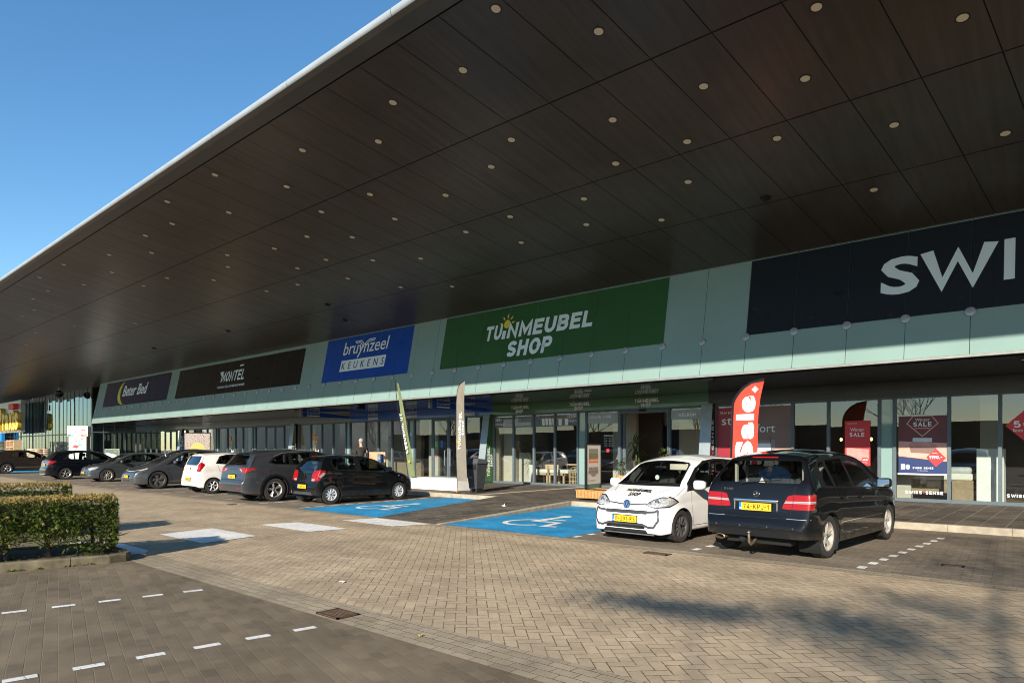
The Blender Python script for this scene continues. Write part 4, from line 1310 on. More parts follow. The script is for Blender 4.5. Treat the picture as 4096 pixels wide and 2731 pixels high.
# yellow building-market sign at the far left
s = thing('market_sign', 'large grey sign board with thick yellow letters reading Praxis at the far left', 'sign', (-83, 17.3, 3.2))
m = MB(); m.box(-87.0, -78.4, 17.15, 17.5, 3.3, 6.42); build('board', m, M_['steel'], s)
for i, (ch, xx, wch, hh, yy) in enumerate((('P', -87.75, 1.5, 2.35, 3.5), ('r', -86.0, 1.1, 1.75, 3.5), ('a', -84.8, 1.3, 1.7, 3.5), ('x', -83.45, 1.45, 1.75, 3.5), ('i', -81.95, 0.6, 1.95, 3.5), ('s', -81.25, 1.4, 1.7, 3.5))):
    L = MB(frame3((xx + 1.9, 17.14, yy), (1, 0, 0), (0, 0, 1)))
    put_text(L, ch, 0, 0, width=wch * .95, height=hh, bold=0.045, depth=0.3)
    lt = build('letter', L, M_['praxis'], s)
    L = MB(frame3((xx + 1.9, 17.14, yy), (1, 0, 0), (0, 0, 1)))
    put_text(L, ch, 0.05, 0.04, width=wch * .95 - .1, height=hh - .08, bold=0.02, depth=0.01, out=.30)
    build('letter_face', L, M_['letter_face'], lt)
m = MB(); m.box(-81.2, -79.3, 16.75, 17.14, 5.55, 6.1); build('red_block', m, M_['red'], s)
m = MB(); m.box(-92.5, -88.2, 17.6, 17.9, 2.0, 5.2); o = build('blue_banner', m, M_['blue_banner'] if 'blue_banner' in M_ else M_['teal'])
tag(o, 'bright blue banner partly cut off at the far left edge', 'banner')

# ---------------------------------------------------------------- facade signs, pillars, window graphics
WM = lambda x, h, out=0.012: frame3((x, GY - out, h), (1, 0, 0), (0, 0, 1))
i_ = 0
places = ['above the open entrance', 'above the blank pane', 'leftmost, near the pillar']
for x, lab in zip((-12.75, -15.75, -18.85), places):
    s = thing('band_logo', 'small white garden shop logo on the green band, ' + lab, 'sign', (x, GY - 0.04, 3.3), 'small garden shop logos on the green band')
    tuin_logo(s, WM(x, 3.33, 0.034), 0, 0.0, 1.0, sc=1.15, shear=0.0, mat='white')
labs = ['rightmost one', 'middle one', 'leftmost one', 'leftmost, next to the blank pane']
for x, lab in zip((-21.9, -25.9, -29.0, -30.5), labs):
    if x == -30.5: continue
    s = thing('band_logo', 'small white kitchen shop logo on the blue band, ' + lab, 'sign', (x, GY - 0.04, 3.3), 'small kitchen shop logos on the blue band')
    bruyn(s, WM(x, 3.27, 0.034), 0, 0.0, 0.86, depth=0.003)
for (x, y_f, lab) in ((-30.68, 18.7, 'left of the person'), (-20.3, 18.3, 'behind the grey feather flag')):
    s = thing('hanging_sign', 'tapered blue kitchen shop fascia sign hanging crosswise under the canopy, ' + lab, 'sign', (x, 20, 3.5), 'crosswise blue signs under the canopy')
    m = MB()
    m.add([(x, y_f, 3.30), (x, GY - 0.05, 3.30), (x, GY - 0.05, 3.42), (x, y_f + 0.9, 3.55), (x, y_f, 3.55), (x - 0.1, y_f, 3.30), (x - 0.1, GY - 0.05, 3.30), (x - 0.1, GY - 0.05, 3.42), (x - 0.1, y_f + 0.9, 3.55), (x - 0.1, y_f, 3.55)],
          [(0, 1, 2, 3, 4), (9, 8, 7, 6, 5), (0, 5, 6, 1), (1, 6, 7, 2), (2, 7, 8, 3), (3, 8, 9, 4), (4, 9, 5, 0)])
    build('sign_panel', m, M_['blue_sign'], s)
    m = MB(); m.box(x - 0.11, x + 0.01, y_f - 0.12, y_f - 0.005, 3.30, 3.54); build('end_cap', m, M_['trim'], s)
    L = MB(frame3((x + 0.004, y_f + 0.25, 3.36), (0, 1, 0), (0, 0, 1)))
    put_text(L, 'bruynzeel', 0.0, 0.055, width=0.75, height=0.12, bold=0.0, shear=0.1, depth=0.003)
    L.box(0.0, 0.75, -0.03, 0.02, 0, 0.003)
    build('lettering', L, M_['sign_white'], s)

def pillar(x, mat, lab, textfn=None, y_top=21.35, y_bot=20.98, wid=0.40):
    s = thing('leaning_pillar', lab, 'pillar', (x, 21.2, PZ), 'leaning flat pillars between the shops')
    m = MB()
    z1 = 3.15
    yb = GY - 0.07
    A = [(x - wid, y_bot, PZ + 0.03), (x, y_bot, PZ + 0.03), (x, y_top, z1), (x - wid, y_top, z1), (x - wid, yb, PZ + 0.03), (x, yb, PZ + 0.03), (x, yb, z1), (x - wid, yb, z1)]
    m.add(A, [(0, 1, 2, 3), (3, 2, 6, 7), (4, 0, 3, 7), (5, 4, 7, 6), (0, 4, 5, 1)])
    build('shaft', m, M_['pillar_grey'], s)
    m = MB(); e = 0.004
    m.add([(x + e, y_bot, PZ + 0.03), (x + e, yb, PZ + 0.03), (x + e, yb, z1), (x + e, y_top, z1)], [(0, 1, 2, 3)])
    build('side_panel', m, M_[mat], s)
    m = MB(); m.box(x - wid + 0.02, x - 0.01, y_bot + 0.03, yb, PZ, PZ + 0.03); build('foot', m, M_['black'], s)
    if textfn: textfn(s, x + e + 0.002)
    return s
M_['pillar_grey'] = simple('pillar_grey', (0.27, 0.31, 0.33), 0.35, metal=0.1, var=0.08, coat=0.3)
M_['praxis'] = simple('yellow_letters', (0.55, 0.36, 0.02), 0.45, var=0.12, vscale=1.2)
def side_text(s, x, txt, y, z, length, h, mat='sign_white', rev=False, bold=0.03):
    # reads upwards on the +X side face
    L = MB(frame3((x, y, z), (0, 0, 1), (0, -1, 0)))
    if all(c in SF or c == ' ' for c in txt): block_text(L, txt, 0, 0, length, h, .19, z=.003, gap=.22)
    else: put_text(L, txt, 0, 0, width=length, height=h, bold=.01, depth=0.003)
    build('lettering', L, M_[mat], s)
def t_green(s, x):
    M = frame3((x, 21.35, 0.42), (0, 0, 1), (0, -1, 0))
    L = MB(M)
    block_text(L, 'TUiNMEUBEL', 0, 0, 1.28, .15, .23, z=.003)
    block_text(L, 'SHOP', 0.42, -0.18, .55, .14, .23, z=.003)
    build('lettering', L, M_['white'], s)
    S = MB(M); sun_logo(S, 0.28, 0.17, 0.055, 0.003); build('sun_emblem', S, M_['yellow'], s)
def t_sense(s, x):
    side_text(s, x, 'SWISS SENSE', 21.42, 0.35, 2.25, 0.16)
    S = MB(frame3((x, 21.36, 1.48), (0, 0, 1), (0, -1, 0))); disc(S, 0, 0, 0.055, 0.055, 0, 0.003, 4); build('red_dot', S, M_['red'], s)
pillar(-9.62, 'black_sign', 'grey and black leaning pillar lettered vertically with SENSE, right of the green shop', t_sense)
pillar(-19.93, 'green_dark', 'grey leaning pillar with a dark green lettered side, behind the litter bin', t_green, y_bot=20.9)
pillar(-35.92, 'black_sign', 'grey leaning pillar with a black side reading upward in big white letters', lambda s, x: side_text(s, x, 'MONTEL', 21.45, 0.2, 1.75, 0.3, 'white'))
pillar(-51.75, 'navy', 'grey leaning pillar with a navy side, beside the ten percent poster', lambda s, x: side_text(s, x, 'Beter Bed', 21.45, 0.4, 2.2, 0.22, 'white'))

def decal(name, label, cat, builder, loc, group=None):
    s = thing(name, label, cat, loc, group)
    builder(s)
    return s
def flat(parent, nm, x0, x1, h0, h1, mat, out=0.016, th=0.002):
    m = MB(); m.box(x0, x1, GY - out - th, GY - out, h0, h1)
    return build(nm, m, M_[mat], parent)
def wtext(parent, txt, x, h, wd, ht, mat='white', out=0.020, bold=0.0, nm='lettering', shear=0.0, spacing=1.0):
    L = MB(frame3((x, GY - out, h), (1, 0, 0), (0, 0, 1)))
    if bold > .012 and all(c in SF or c == ' ' for c in txt): block_text(L, txt, 0, 0, wd, ht, .19, shear, z=.0015, gap=.2)
    else: put_text(L, txt, 0, 0, width=wd, height=ht, bold=0, depth=0.0015, shear=shear, spacing=spacing)
    return build(nm, L, M_[mat], parent)
def wdisc(parent, x, h, r, mat, out=0.018, n=24, nm='disc', ry=None):
    L = MB(frame3((x, GY - out, h), (1, 0, 0), (0, 0, 1))); disc(L, 0, 0, r, ry or r, 0, 0.001, n); return build(nm, L, M_[mat], parent)
def wpoly(parent, pts, mat, out, nm):
    L = MB(frame3((0, GY - out, 0), (1, 0, 0), (0, 0, 1))); L.prism(pts, 0, 0.001); return build(nm, L, M_[mat], parent)

# winter sale posters
def poster(x0, x1, h0, h1, s, big=True):
    w_ = x1 - x0; hh = h1 - h0
    flat(s, 'sheet', x0, x1, h0, h1, 'darkred')
    wpoly(s, [(x0, h0 + hh * .30), (x1, h0 + hh * .21), (x1, h0 + hh * .52), (x0, h0 + hh * .56)], 'pink', 0.0185, 'scene_print')
    wpoly(s, [(x0, h0), (x1, h0), (x1, h0 + hh * .20), (x0, h0 + hh * .29)], 'navy', 0.0187, 'lower_print')
    wpoly(s, [(x0 + w_ * .26, h0 + hh * .36), (x0 + w_ * .75, h0 + hh * .34), (x0 + w_ * .80, h0 + hh * .48), (x0 + w_ * .22, h0 + hh * .50)], 'taupe', 0.0195, 'bed_print')
    wpoly(s, [(x0 + w_ * .20, h0 + hh * .47), (x0 + w_ * .82, h0 + hh * .45), (x0 + w_ * .78, h0 + hh * .53), (x0 + w_ * .28, h0 + hh * .55)], 'blush', 0.020, 'duvet_print')
    wpoly(s, [(x0 + w_ * .30, h0 + hh * .545), (x0 + w_ * .70, h0 + hh * .54), (x0 + w_ * .70, h0 + hh * .61), (x0 + w_ * .30, h0 + hh * .615)], 'steel', 0.0193, 'headboard_print')
    cx = x0 + w_ * .5; cy = h0 + hh * .83
    L = MB(frame3((cx, GY - 0.0195, cy), (1, 0, 0), (0, 0, 1)))
    stroke(L, [(-w_ * .32, hh * .03), (0, -hh * .19), (w_ * .32, hh * .03), (w_ * .19, hh * .16), (-w_ * .19, hh * .16)], w_ * .022, 0, 0.001, closed=True)
    build('diamond_outline', L, M_['pink'], s)
    wtext(s, 'Winter', cx - w_ * .15, h0 + hh * .90, w_ * .30, hh * .05)
    wtext(s, 'SALE', cx - w_ * .19, h0 + hh * .81, w_ * .38, hh * .075, bold=.03)
    flat(s, 'red_strip', cx - w_ * .17, cx + w_ * .17, h0 + hh * .765, h0 + hh * .79, 'red', 0.0205)
    wtext(s, 'LAATSTE DAGEN', cx - w_ * .145, h0 + hh * .77, w_ * .29, hh * .014, out=.0225)
M_['blush'] = simple('blush_print', (0.60, 0.25, 0.22), 0.5, var=0.2, vscale=8)
s = thing('sale_poster', 'big winter sale poster with a pink bed and price 1190 hanging in the window', 'poster', (-3.5, GY, 0.9), 'winter sale posters in the shop windows')
poster(-4.13, -2.96, 0.92, 2.56, s)
flat(s, 'lower_rod', -4.15, -2.94, 0.885, 0.925, 'white', 0.018, 0.012); flat(s, 'upper_rod', -4.15, -2.94, 2.545, 2.575, 'white', 0.018, 0.012)
wpoly(s, [(-3.45, 1.38), (-3.22, 1.12), (-2.98, 1.36), (-3.22, 1.63)], 'red', 0.0215, 'price_diamond')
wtext(s, '1190,-', -3.38, 1.34, .31, .09, out=.024, bold=.04); wtext(s, '1590,-', -3.30, 1.48, .14, .035, out=.024)
wtext(s, 'SWISS SENSE', -3.78, 1.055, .5, .05, out=.022, bold=.02)
wtext(s, 'For. Every. Body.', -3.66, 0.99, .25, .03, out=.022)
wpoly(s, [(-4.07, 1.03), (-3.97, 1.03), (-3.97, 1.19), (-4.07, 1.19)], 'beige', 0.0215, 'badge')
wpoly(s, [(-3.95, 1.06), (-3.90, 1.03), (-3.85, 1.06), (-3.85, 1.15), (-3.90, 1.18), (-3.95, 1.15)], 'sign_white', 0.0215, 'badge')
s = thing('sale_poster', 'smaller red winter sale poster behind glass with 40% badge, above the black hatchback', 'poster', (-5.2, GY, 1.0), 'winter sale posters in the shop windows')
flat(s, 'sheet', -5.55, -4.86, 1.12, 2.45, 'red')
wtext(s, 'Winter', -5.40, 2.14, .38, .10); wtext(s, 'SALE', -5.42, 1.98, .40, .12, bold=.03)
wpoly(s, [(-5.5, 1.30), (-4.9, 1.26), (-4.9, 1.60), (-5.5, 1.66)], 'blush', 0.0185, 'bed_print')
wtext(s, 'Laatste week', -5.47, 2.36, .25, .035)
wdisc(s, -5.0, 1.26, .12, 'red', .0205, 6, 'badge'); wtext(s, '40%', -5.07, 1.27, .14, .05, out=.023, bold=.03); wtext(s, 'korting', -5.07, 1.20, .13, .03, out=.023)
s = thing('red_diamond_poster', 'red diamond shaped discount poster cut off by the right edge', 'poster', (-1.2, GY, 2.2))
wpoly(s, [(-1.67, 2.22), (-1.17, 1.72), (-0.67, 2.22), (-1.17, 2.72)], 'red', 0.018, 'sheet')
wtext(s, '50%', -1.5, 2.17, .62, .17, out=.021, bold=.03); wtext(s, 'korting', -1.5, 2.03, .60, .11, out=.021, bold=.02)
for x, lab, L_ in ((-3.96, 'white bed shop name lettered low on the window below the big sale poster', 0.93), (-1.64, 'white bed shop name lettered low on the window at the right edge', 0.93)):
    s = thing('window_lettering', lab, 'lettering', (x, GY, .35), 'bed shop names low on the windows')
    wtext(s, 'SWISS', x, .35, L_ * .44, .085, bold=.03); wtext(s, 'SENSE', x + L_ * .53, .35, L_ * .45, .085, bold=.03)
    wdisc(s, x + L_ * .485, .392, .025, 'red', .020, 4, 'red_dot')
# wide red-brown poster behind the feather flag
s = thing('window_poster', 'wide red and brown bed advert filling the windows behind the red feather flag', 'poster', (-8.3, GY, 1.5))
flat(s, 'sheet', -9.55, -8.33, .35, 3.0, 'redgrad'); flat(s, 'sheet', -8.27, -7.10, .35, 3.0, 'taupe')
wpoly(s, [(-9.25, .36), (-8.34, .36), (-8.34, 2.1), (-8.95, 1.9)], 'pink', .0185, 'curtain_print')
wpoly(s, [(-8.26, .9), (-7.11, .9), (-7.11, 1.62), (-8.26, 1.62)], 'pink', .0185, 'wall_print')
wpoly(s, [(-8.26, 1.35), (-7.62, 1.35), (-7.62, 1.90), (-8.26, 1.90)], 'taupe2', .0190, 'headboard_print')
wpoly(s, [(-8.26, 1.10), (-7.50, 1.05), (-7.60, 1.45), (-7.72, 1.50), (-7.74, 1.80), (-8.26, 1.80)], 'white', .0200, 'pillow_print')
wtext(s, 'Stel jouw', -9.46, 2.78, .62, .10, out=.021)
wtext(s, 'st', -9.40, 2.42, .36, .24, out=.021, bold=.02); wtext(s, 'fort', -8.22, 2.16, .60, .27, out=.021, bold=.02)
# garden shop window strips
def strip_(x0, x1, h0, h1, lab, fn, mat='grey_print'):
    s = thing('window_banner', lab, 'banner', ((x0 + x1) / 2, GY, h0), 'printed strips along the top of the garden shop windows')
    flat(s, 'sheet', x0, x1, h0, h1, mat, .016)
    if fn: fn(s)
M_['grey_print'] = simple('grey_print', (0.14, 0.155, 0.16), 0.5, var=0.45, vscale=5)
M_['sofa_print'] = simple('sofa_print', (0.45, 0.47, 0.47), 0.6, var=0.15, vscale=9)
M_['sofa_print2'] = simple('sofa_print_dark', (0.22, 0.235, 0.25), 0.6, var=0.2, vscale=9)
M_['pale_print'] = simple('pale_print', (0.34, 0.37, 0.38), 0.5, var=0.1)
def f1(s):
    for i in range(3): wpoly(s, [(-19.32 + i * .22, 2.74), (-19.12 + i * .22, 2.74), (-19.12 + i * .22, 2.90), (-19.32 + i * .22, 2.91)], 'sofa_print', .0185, 'cushion_print')
    wpoly(s, [(-19.35, 2.58), (-18.78, 2.58), (-18.78, 2.73), (-19.35, 2.73)], 'sofa_print', .0188, 'sofa_seat_print')
    wtext(s, '350+', -19.80, 2.82, .36, .13, out=.021, bold=.03); wtext(s, 'LOUNGESETS', -19.80, 2.66, .58, .08, out=.021)
def f2(s):
    for i, (x, mt) in enumerate(((-18.66, 'sofa_print'), (-18.44, 'sofa_print2'), (-18.2, 'sofa_print2'), (-17.98, 'sofa_print2'))):
        wpoly(s, [(x, 2.76), (x + .2, 2.76), (x + .2, 2.95), (x, 2.94)], mt, .0185, 'cushion_print')
    wpoly(s, [(-18.66, 2.60), (-17.75, 2.60), (-17.75, 2.76), (-18.66, 2.75)], 'sofa_print', .0188, 'sofa_seat_print')
def f3(s):
    for i in range(4): wpoly(s, [(-17.15 + i * .18, 2.60), (-17.02 + i * .18, 2.60), (-17.04 + i * .18, 2.88), (-17.19 + i * .18, 2.88)], 'white', .0185, 'chair_print')
def f4(s):
    wpoly(s, [(-16.42, 2.80), (-15.75, 2.80), (-15.8, 2.90), (-16.42, 2.90)], 'oak', .0185, 'table_print')
    for i in range(2): wpoly(s, [(-16.3 + i * .32, 2.58), (-16.16 + i * .32, 2.58), (-16.14 + i * .32, 2.84), (-16.32 + i * .32, 2.84)], 'white', .019, 'chair_print')
    wtext(s, '1700+', -15.87, 2.86, .46, .14, out=.021, bold=.03); wtext(s, 'TUINSETS', -15.87, 2.70, .46, .09, out=.021)
strip_(-19.82, -18.78, 2.55, 3.0, 'printed strip reading 350+ above the leftmost garden shop window', f1)
strip_(-18.68, -17.65, 2.55, 3.0, 'printed strip with a grey corner sofa, second garden shop window', f2)
strip_(-17.55, -16.54, 2.55, 3.0, 'printed strip with white garden chairs, third garden shop window', f3)
strip_(-16.44, -15.40, 2.55, 3.0, 'printed strip reading 1700+ beside the blank pane', f4)
strip_(-14.88, -13.5, 2.60, 3.0, 'pale grey strip reading INGANG VOOR with a green arrow', lambda s: (wtext(s, 'INGANG VOOR', -14.78, 2.80, .98, .11, out=.021, bold=.015), wtext(s, 'TUINMEUBELEN EN DECORATIE', -14.78, 2.69, .98, .05, mat='steel', out=.021), wpoly(s, [(-13.72, 2.68), (-13.60, 2.80), (-13.72, 2.92)], 'lgreen', .02, 'arrow_print')), 'pale_print')
strip_(-11.28, -10.12, 2.66, 3.0, 'pale strip reading WELKOM right of the open entrance', lambda s: wtext(s, 'WELKOM', -11.0, 2.76, .68, .12, out=.021, bold=.015), 'pale_print')
s = thing('opening_hours', 'white opening hours list on the glass left of the open entrance', 'lettering', (-13.9, GY, 1.8))
wtext(s, 'OPENINGSTIJDEN', -14.12, 2.10, .42, .055, bold=.02)
for i, (a, b_) in enumerate((('Maandag', '11.00 - 18.00'), ('Dinsdag', '10.00 - 18.00'), ('Woensdag', '10.00 - 18.00'), ('Donderdag', '10.00 - 18.00'), ('Vrijdag', '10.00 - 21.00'), ('Zaterdag', '10.00 - 17.00'))):
    wtext(s, a, -14.12, 2.03 - i * .065, .15, .035, bold=.02); wtext(s, b_, -13.90, 2.03 - i * .065, .2, .033, bold=.02)
flat(s, 'red_sticker', -14.0, -13.88, 1.50, 1.62, 'red', .018)
# sofa shop window graphics
for (x, lab) in ((-33.95, 'forty years emblem with orange and ochre dots on the window left of the person'), (-44.3, 'forty years emblem with orange and ochre dots on the window above the grey SUV roof')):
    s = thing('window_decal', lab, 'decal', (x, GY, 1.6), 'anniversary decals on the sofa shop windows')
    wdisc(s, x - .22, 2.32, .16, 'orange', .018, 20, 'orange_dot', .20); wdisc(s, x - .02, 2.0, .17, 'gold', .018, 20, 'ochre_dot', .23)
    wtext(s, '38+', x - .32, 2.30, .2, .07, out=.021); wtext(s, '10%', x - .12, 2.0, .2, .08, out=.021)
    wtext(s, '40', x - .38, 1.62, .34, .22, bold=.02); wtext(s, 'M', x - .12, 1.34, .34, .24, bold=.02, shear=.2)
s = thing('house_number', 'small white house number plate 29 on the blank pane beside the kitchen shop door', 'sign', (-25.4, GY, 2.3))
flat(s, 'plate', -25.50, -25.40, 2.28, 2.42, 'white', .075, .003); wtext(s, '29', -25.485, 2.31, .07, .07, 'text_black', .081)
s = thing('blue_sticker', 'narrow blue notice stuck on the kitchen shop glass door', 'sticker', (-22.9, GY, 1.9))
flat(s, 'sheet', -23.35, -23.20, 1.70, 2.02, 'blue_sticker'); 
s = thing('green_sticker', 'small bright green notice on the left kitchen shop door', 'sticker', (-23.6, GY, 1.9))
flat(s, 'sheet', -23.72, -23.62, 1.72, 1.98, 'bright_green'); flat(s, 'red_print', -23.70, -23.62, 1.22, 1.32, 'red')
# ---------------------------------------------------------------- cars
def lerp_pts(pts, x):
    if x <= pts[0][0]: return pts[0][1]
    for (a, b_) in zip(pts, pts[1:]):
        if x <= b_[0]:
            t = (x - a[0]) / max(1e-9, b_[0] - a[0])
            return a[1] + (b_[1] - a[1]) * t
    return pts[-1][1]
def smooth_pts(pts, x, wd=0.05, n=7):
    s = 0; t = 0
    for i in range(n):
        u = (i / (n - 1) - 0.5) * 2
        k = 1 - abs(u) * 0.8
        s += lerp_pts(pts, x + u * wd) * k; t += k
    return s / t
def inpoly(p, poly):
    c = False; n = len(poly); j = n - 1
    for i in range(n):
        if (poly[i][1] > p[1]) != (poly[j][1] > p[1]) and p[0] < (poly[j][0] - poly[i][0]) * (p[1] - poly[i][1]) / (poly[j][1] - poly[i][1]) + poly[i][0]:
            c = not c
        j = i
    return c
def circ(cx, cz, r, n=22):
    return [(cx + r * math.cos(2 * PI * k / n), cz + r * math.sin(2 * PI * k / n)) for k in range(n)]
def grow(poly, d):
    """outset a 2-D polygon"""
    n = len(poly)
    a = sum(poly[i][0] * poly[(i + 1) % n][1] - poly[(i + 1) % n][0] * poly[i][1] for i in range(n))
    sg = 1 if a > 0 else -1
    out = []
    for i in range(n):
        p0, p1, p2 = Vector(poly[i - 1]), Vector(poly[i]), Vector(poly[(i + 1) % n])
        e1 = (p1 - p0).normalized(); e2 = (p2 - p1).normalized()
        n1 = Vector((e1.y, -e1.x)) * sg; n2 = Vector((e2.y, -e2.x)) * sg
        b_ = (n1 + n2)
        k = max(0.45, b_.length / 2)
        b_.normalize()
        out.append(tuple(p1 + b_ * d / k))
    return out

class Car:
    def __init__(s, name, label, sp):
        s.sp = sp
        s.root = thing(name, label, 'car', (0, 0, 0), 'cars parked in front of the shops')
        s.L = sp['L']; s.W = sp['W'] / 2; s.top = sp['top']
        s.bot = sp.get('bot', [(0, 0.30), (0.25, 0.24), (0.7, 0.20), (s.L - 0.8, 0.20), (s.L - 0.2, 0.20), (s.L, 0.24)])
        s.belt = sp['belt']
        s.skin()
    def plan(s, x, z):
        sp = s.sp
        dr, p0r, nr = sp.get('rear', (0.55, 0.74, 2.3))
        df, p0f, nf = sp.get('front', (0.75, 0.66, 2.2))
        f = 1.0
        if x < dr:
            f = p0r + (1 - p0r) * max(0, (1 - (1 - x / dr) ** nr)) ** (1 / nr)
        if x > s.L - df:
            t = (x - (s.L - df)) / df
            f = p0f + (1 - p0f) * max(0, (1 - t ** nf)) ** (1 / nf)
        return f
    def yside(s, x, z):
        sp = s.sp
        zb = lerp_pts(s.belt, x)
        f = 1.0
        if z < zb:
            t = (zb - z) / zb
            f -= 0.018 * (1 - min(1, t / 0.35)) ** 2
            if t > 0.5: f -= 0.16 * (t - 0.5) ** 2 * 1.6
            # shoulder crease
            f -= 0.010 * math.exp(-((z - (zb - 0.22)) / 0.05) ** 2)
        else:
            f -= 0.018 + sp.get('tumble', 0.40) / s.W * (z - zb) + 0.10 * (z - zb) ** 2
            f -= sp.get('rtaper', 0.10) * (z - zb) * 2 * max(0, 1 - x / 1.3)
            f -= 0.05 * (z - zb) * 2 * max(0, 1 - (s.L - x) / 2.2)
        # flared arches
        for xa in (sp['xr'], sp['xf']):
            d = math.hypot(x - xa, z - sp['R']) - sp['R'] - 0.04
            if 0 < d < 0.16: f += sp.get('flare', 0.010) * (1 - d / 0.16)
            elif d <= 0: f += sp.get('flare', 0.010)
        return s.W * f * s.plan(x, z)
    def section(s, x):
        sp = s.sp
        zt = smooth_pts(s.top, x, 0.035 if (x < 0.6 or x > s.L - 0.3) else 0.07)
        zb0 = lerp_pts(s.bot, x)
        zbelt = lerp_pts(s.belt, x)
        cab = max(0.0, min(1.0, (zt - zbelt) / 0.25))
        rc = sp.get('rc_hood', 0.10) * (1 - cab) + sp.get('rc_roof', 0.085) * cab
        crown = 0.035 + 0.02 * cab
        if zt - zb0 < 0.34: rc = min(rc, 0.05)
        zc = max(zb0 + 0.05, zt - crown - rc)
        pts = []
        ns = 24
        for i in range(ns + 1):
            z = zb0 + (zc - zb0) * i / ns
            pts.append((s.yside(x, z), z))
        yc = pts[-1][0]
        kx = 0.9 + 0.5 * (1 - cab)
        for i in range(1, 7):
            a = PI / 2 * i / 6
            y = yc - rc * kx * (1 - math.cos(a)); z = zc + rc * math.sin(a)
            pts.append((y, z))
        ye, ze = pts[-1]
        for i in range(1, 9):
            t = 1 - i / 8
            pts.append((ye * t, ze + (zt - ze) * (1 - t * t)))
        # bottom lip inward
        y0, z0 = pts[0]
        pts = [(y0 * 0.90, z0 - 0.015)] + pts
        return pts
    def skin(s):
        L = s.L
        xs = set()
        x = 0
        for v in (0.0, 0.006, 0.016, 0.03, 0.05, 0.075, 0.10, 0.125, 0.15, 0.18, 0.21, 0.25):
            xs.add(round(v, 4)); xs.add(round(L - v, 4))
        x = 0.25
        while x < L - 0.25:
            xs.add(round(x, 4)); x += 0.045
        xs = sorted(xs)
        bm = bmesh.new()
        rows = []
        for x in xs:
            sec = s.section(x)
            row = [bm.verts.new((x, -y, z)) for (y, z) in sec]
            row += [bm.verts.new((x, y, z)) for (y, z) in reversed(sec[:-1])]
            rows.append(row)
        for a, b_ in zip(rows, rows[1:]):
            for i in range(len(a) - 1):
                bm.faces.new((a[i], b_[i], b_[i + 1], a[i + 1]))
        # end caps as strips between mirrored points
        for row, flip in ((rows[0], True), (rows[-1], False)):
            n = len(row)
            for i in range(n // 2 - 0):
                a, b_, c_, d_ = row[i], row[i + 1], row[n - 2 - i], row[n - 1 - i]
                vs = []
                for v in (a, b_, c_, d_):
                    if v not in vs: vs.append(v)
                if len(vs) < 3: continue
                try: bm.faces.new(vs if not flip else vs[::-1])
                except ValueError: pass
        bmesh.ops.recalc_face_normals(bm, faces=list(bm.faces))
        s.bm = bm
        s.layer = bm.faces.layers.int.new('reg')
        s.regs = []
    def refresh(s):
        s.bm.normal_update()
    def cut(s, poly, view, name, mat, where=None, minn=0.25, delete=False, side=None, same=False):
        """mark the skin faces inside a polygon seen from the side ('side': x,z), rear/front ('end': y,z)"""
        bm = s.bm
        bm.normal_update()
        ui = 0 if view == 'side' else 1
        x0 = min(p[0] for p in poly) - 0.03; x1 = max(p[0] for p in poly) + 0.03
        z0 = min(p[1] for p in poly) - 0.03; z1 = max(p[1] for p in poly) + 0.03
        def ok(f):
            c = f.calc_center_median(); nn = f.normal
            if view == 'side':
                if abs(nn.y) < minn: return False
                if side and c.y * side < 0: return False
                u = c.x
            else:
                if where == 'rear' and nn.x > -minn: return False
                if where == 'front' and nn.x < minn: return False
                if where == 'top' and nn.z < minn: return False
                if where == 'rear' and c.x > s.L * 0.5: return False
                if where == 'front' and c.x < s.L * 0.45: return False
                u = c.y
            return True
        cand = []
        for f in bm.faces:
            us = [v.co[ui] for v in f.verts]; zs = [v.co.z for v in f.verts]
            if max(us) < x0 or min(us) > x1 or max(zs) < z0 or min(zs) > z1: continue
            if ok(f): cand.append(f)
        n = len(poly)
        for i in range(n):
            a, b_ = poly[i], poly[(i + 1) % n]
            du, dz = b_[0] - a[0], b_[1] - a[1]
            if abs(du) + abs(dz) < 1e-6: continue
            # only faces near this edge
            lo = (min(a[0], b_[0]) - 0.002, min(a[1], b_[1]) - 0.002); hi = (max(a[0], b_[0]) + 0.002, max(a[1], b_[1]) + 0.002)
            near = []; rest = []
            for f in cand:
                us = [v.co[ui] for v in f.verts]; zs = [v.co.z for v in f.verts]
                if max(us) < lo[0] or min(us) > hi[0] or max(zs) < lo[1] or min(zs) > hi[1]: rest.append(f)
                else: near.append(f)
            if not near: continue
            co = Vector((a[0], 0, a[1])) if ui == 0 else Vector((0, a[0], a[1]))
            no = Vector((-dz, 0, du)) if ui == 0 else Vector((0, -dz, du))
            es = set(); vs = set()
            for f in near:
                es.update(f.edges); vs.update(f.verts)
            r = bmesh.ops.bisect_plane(bm, geom=list(vs) + list(es) + near, dist=0.0004, plane_co=co, plane_no=no.normalized())
            got = [g for g in r['geom'] if isinstance(g, bmesh.types.BMFace)]
            cand = rest + got
        seen = set(); hit = []
        for f in cand:
            if not f.is_valid or f in seen: continue
            seen.add(f)
            c = f.calc_center_median()
            if inpoly((c[ui], c.z), poly) and ok(f): hit.append(f)
        if delete:
            bmesh.ops.delete(bm, geom=hit, context='FACES')
            return
        if not same: s.regs.append((name, mat))
        k = len(s.regs)
        for f in hit: f[s.layer] = k
    def bvh(s):
        s.tree = BVHTree.FromBMesh(s.bm)
    def surf_side(s, x, z, sd=-1):
        h = s.tree.ray_cast(Vector((x, sd * 2.0, z)), Vector((0, -sd, 0)))
        return (h[0], h[1]) if h[0] else (Vector((x, sd * s.W, z)), Vector((0, sd, 0)))
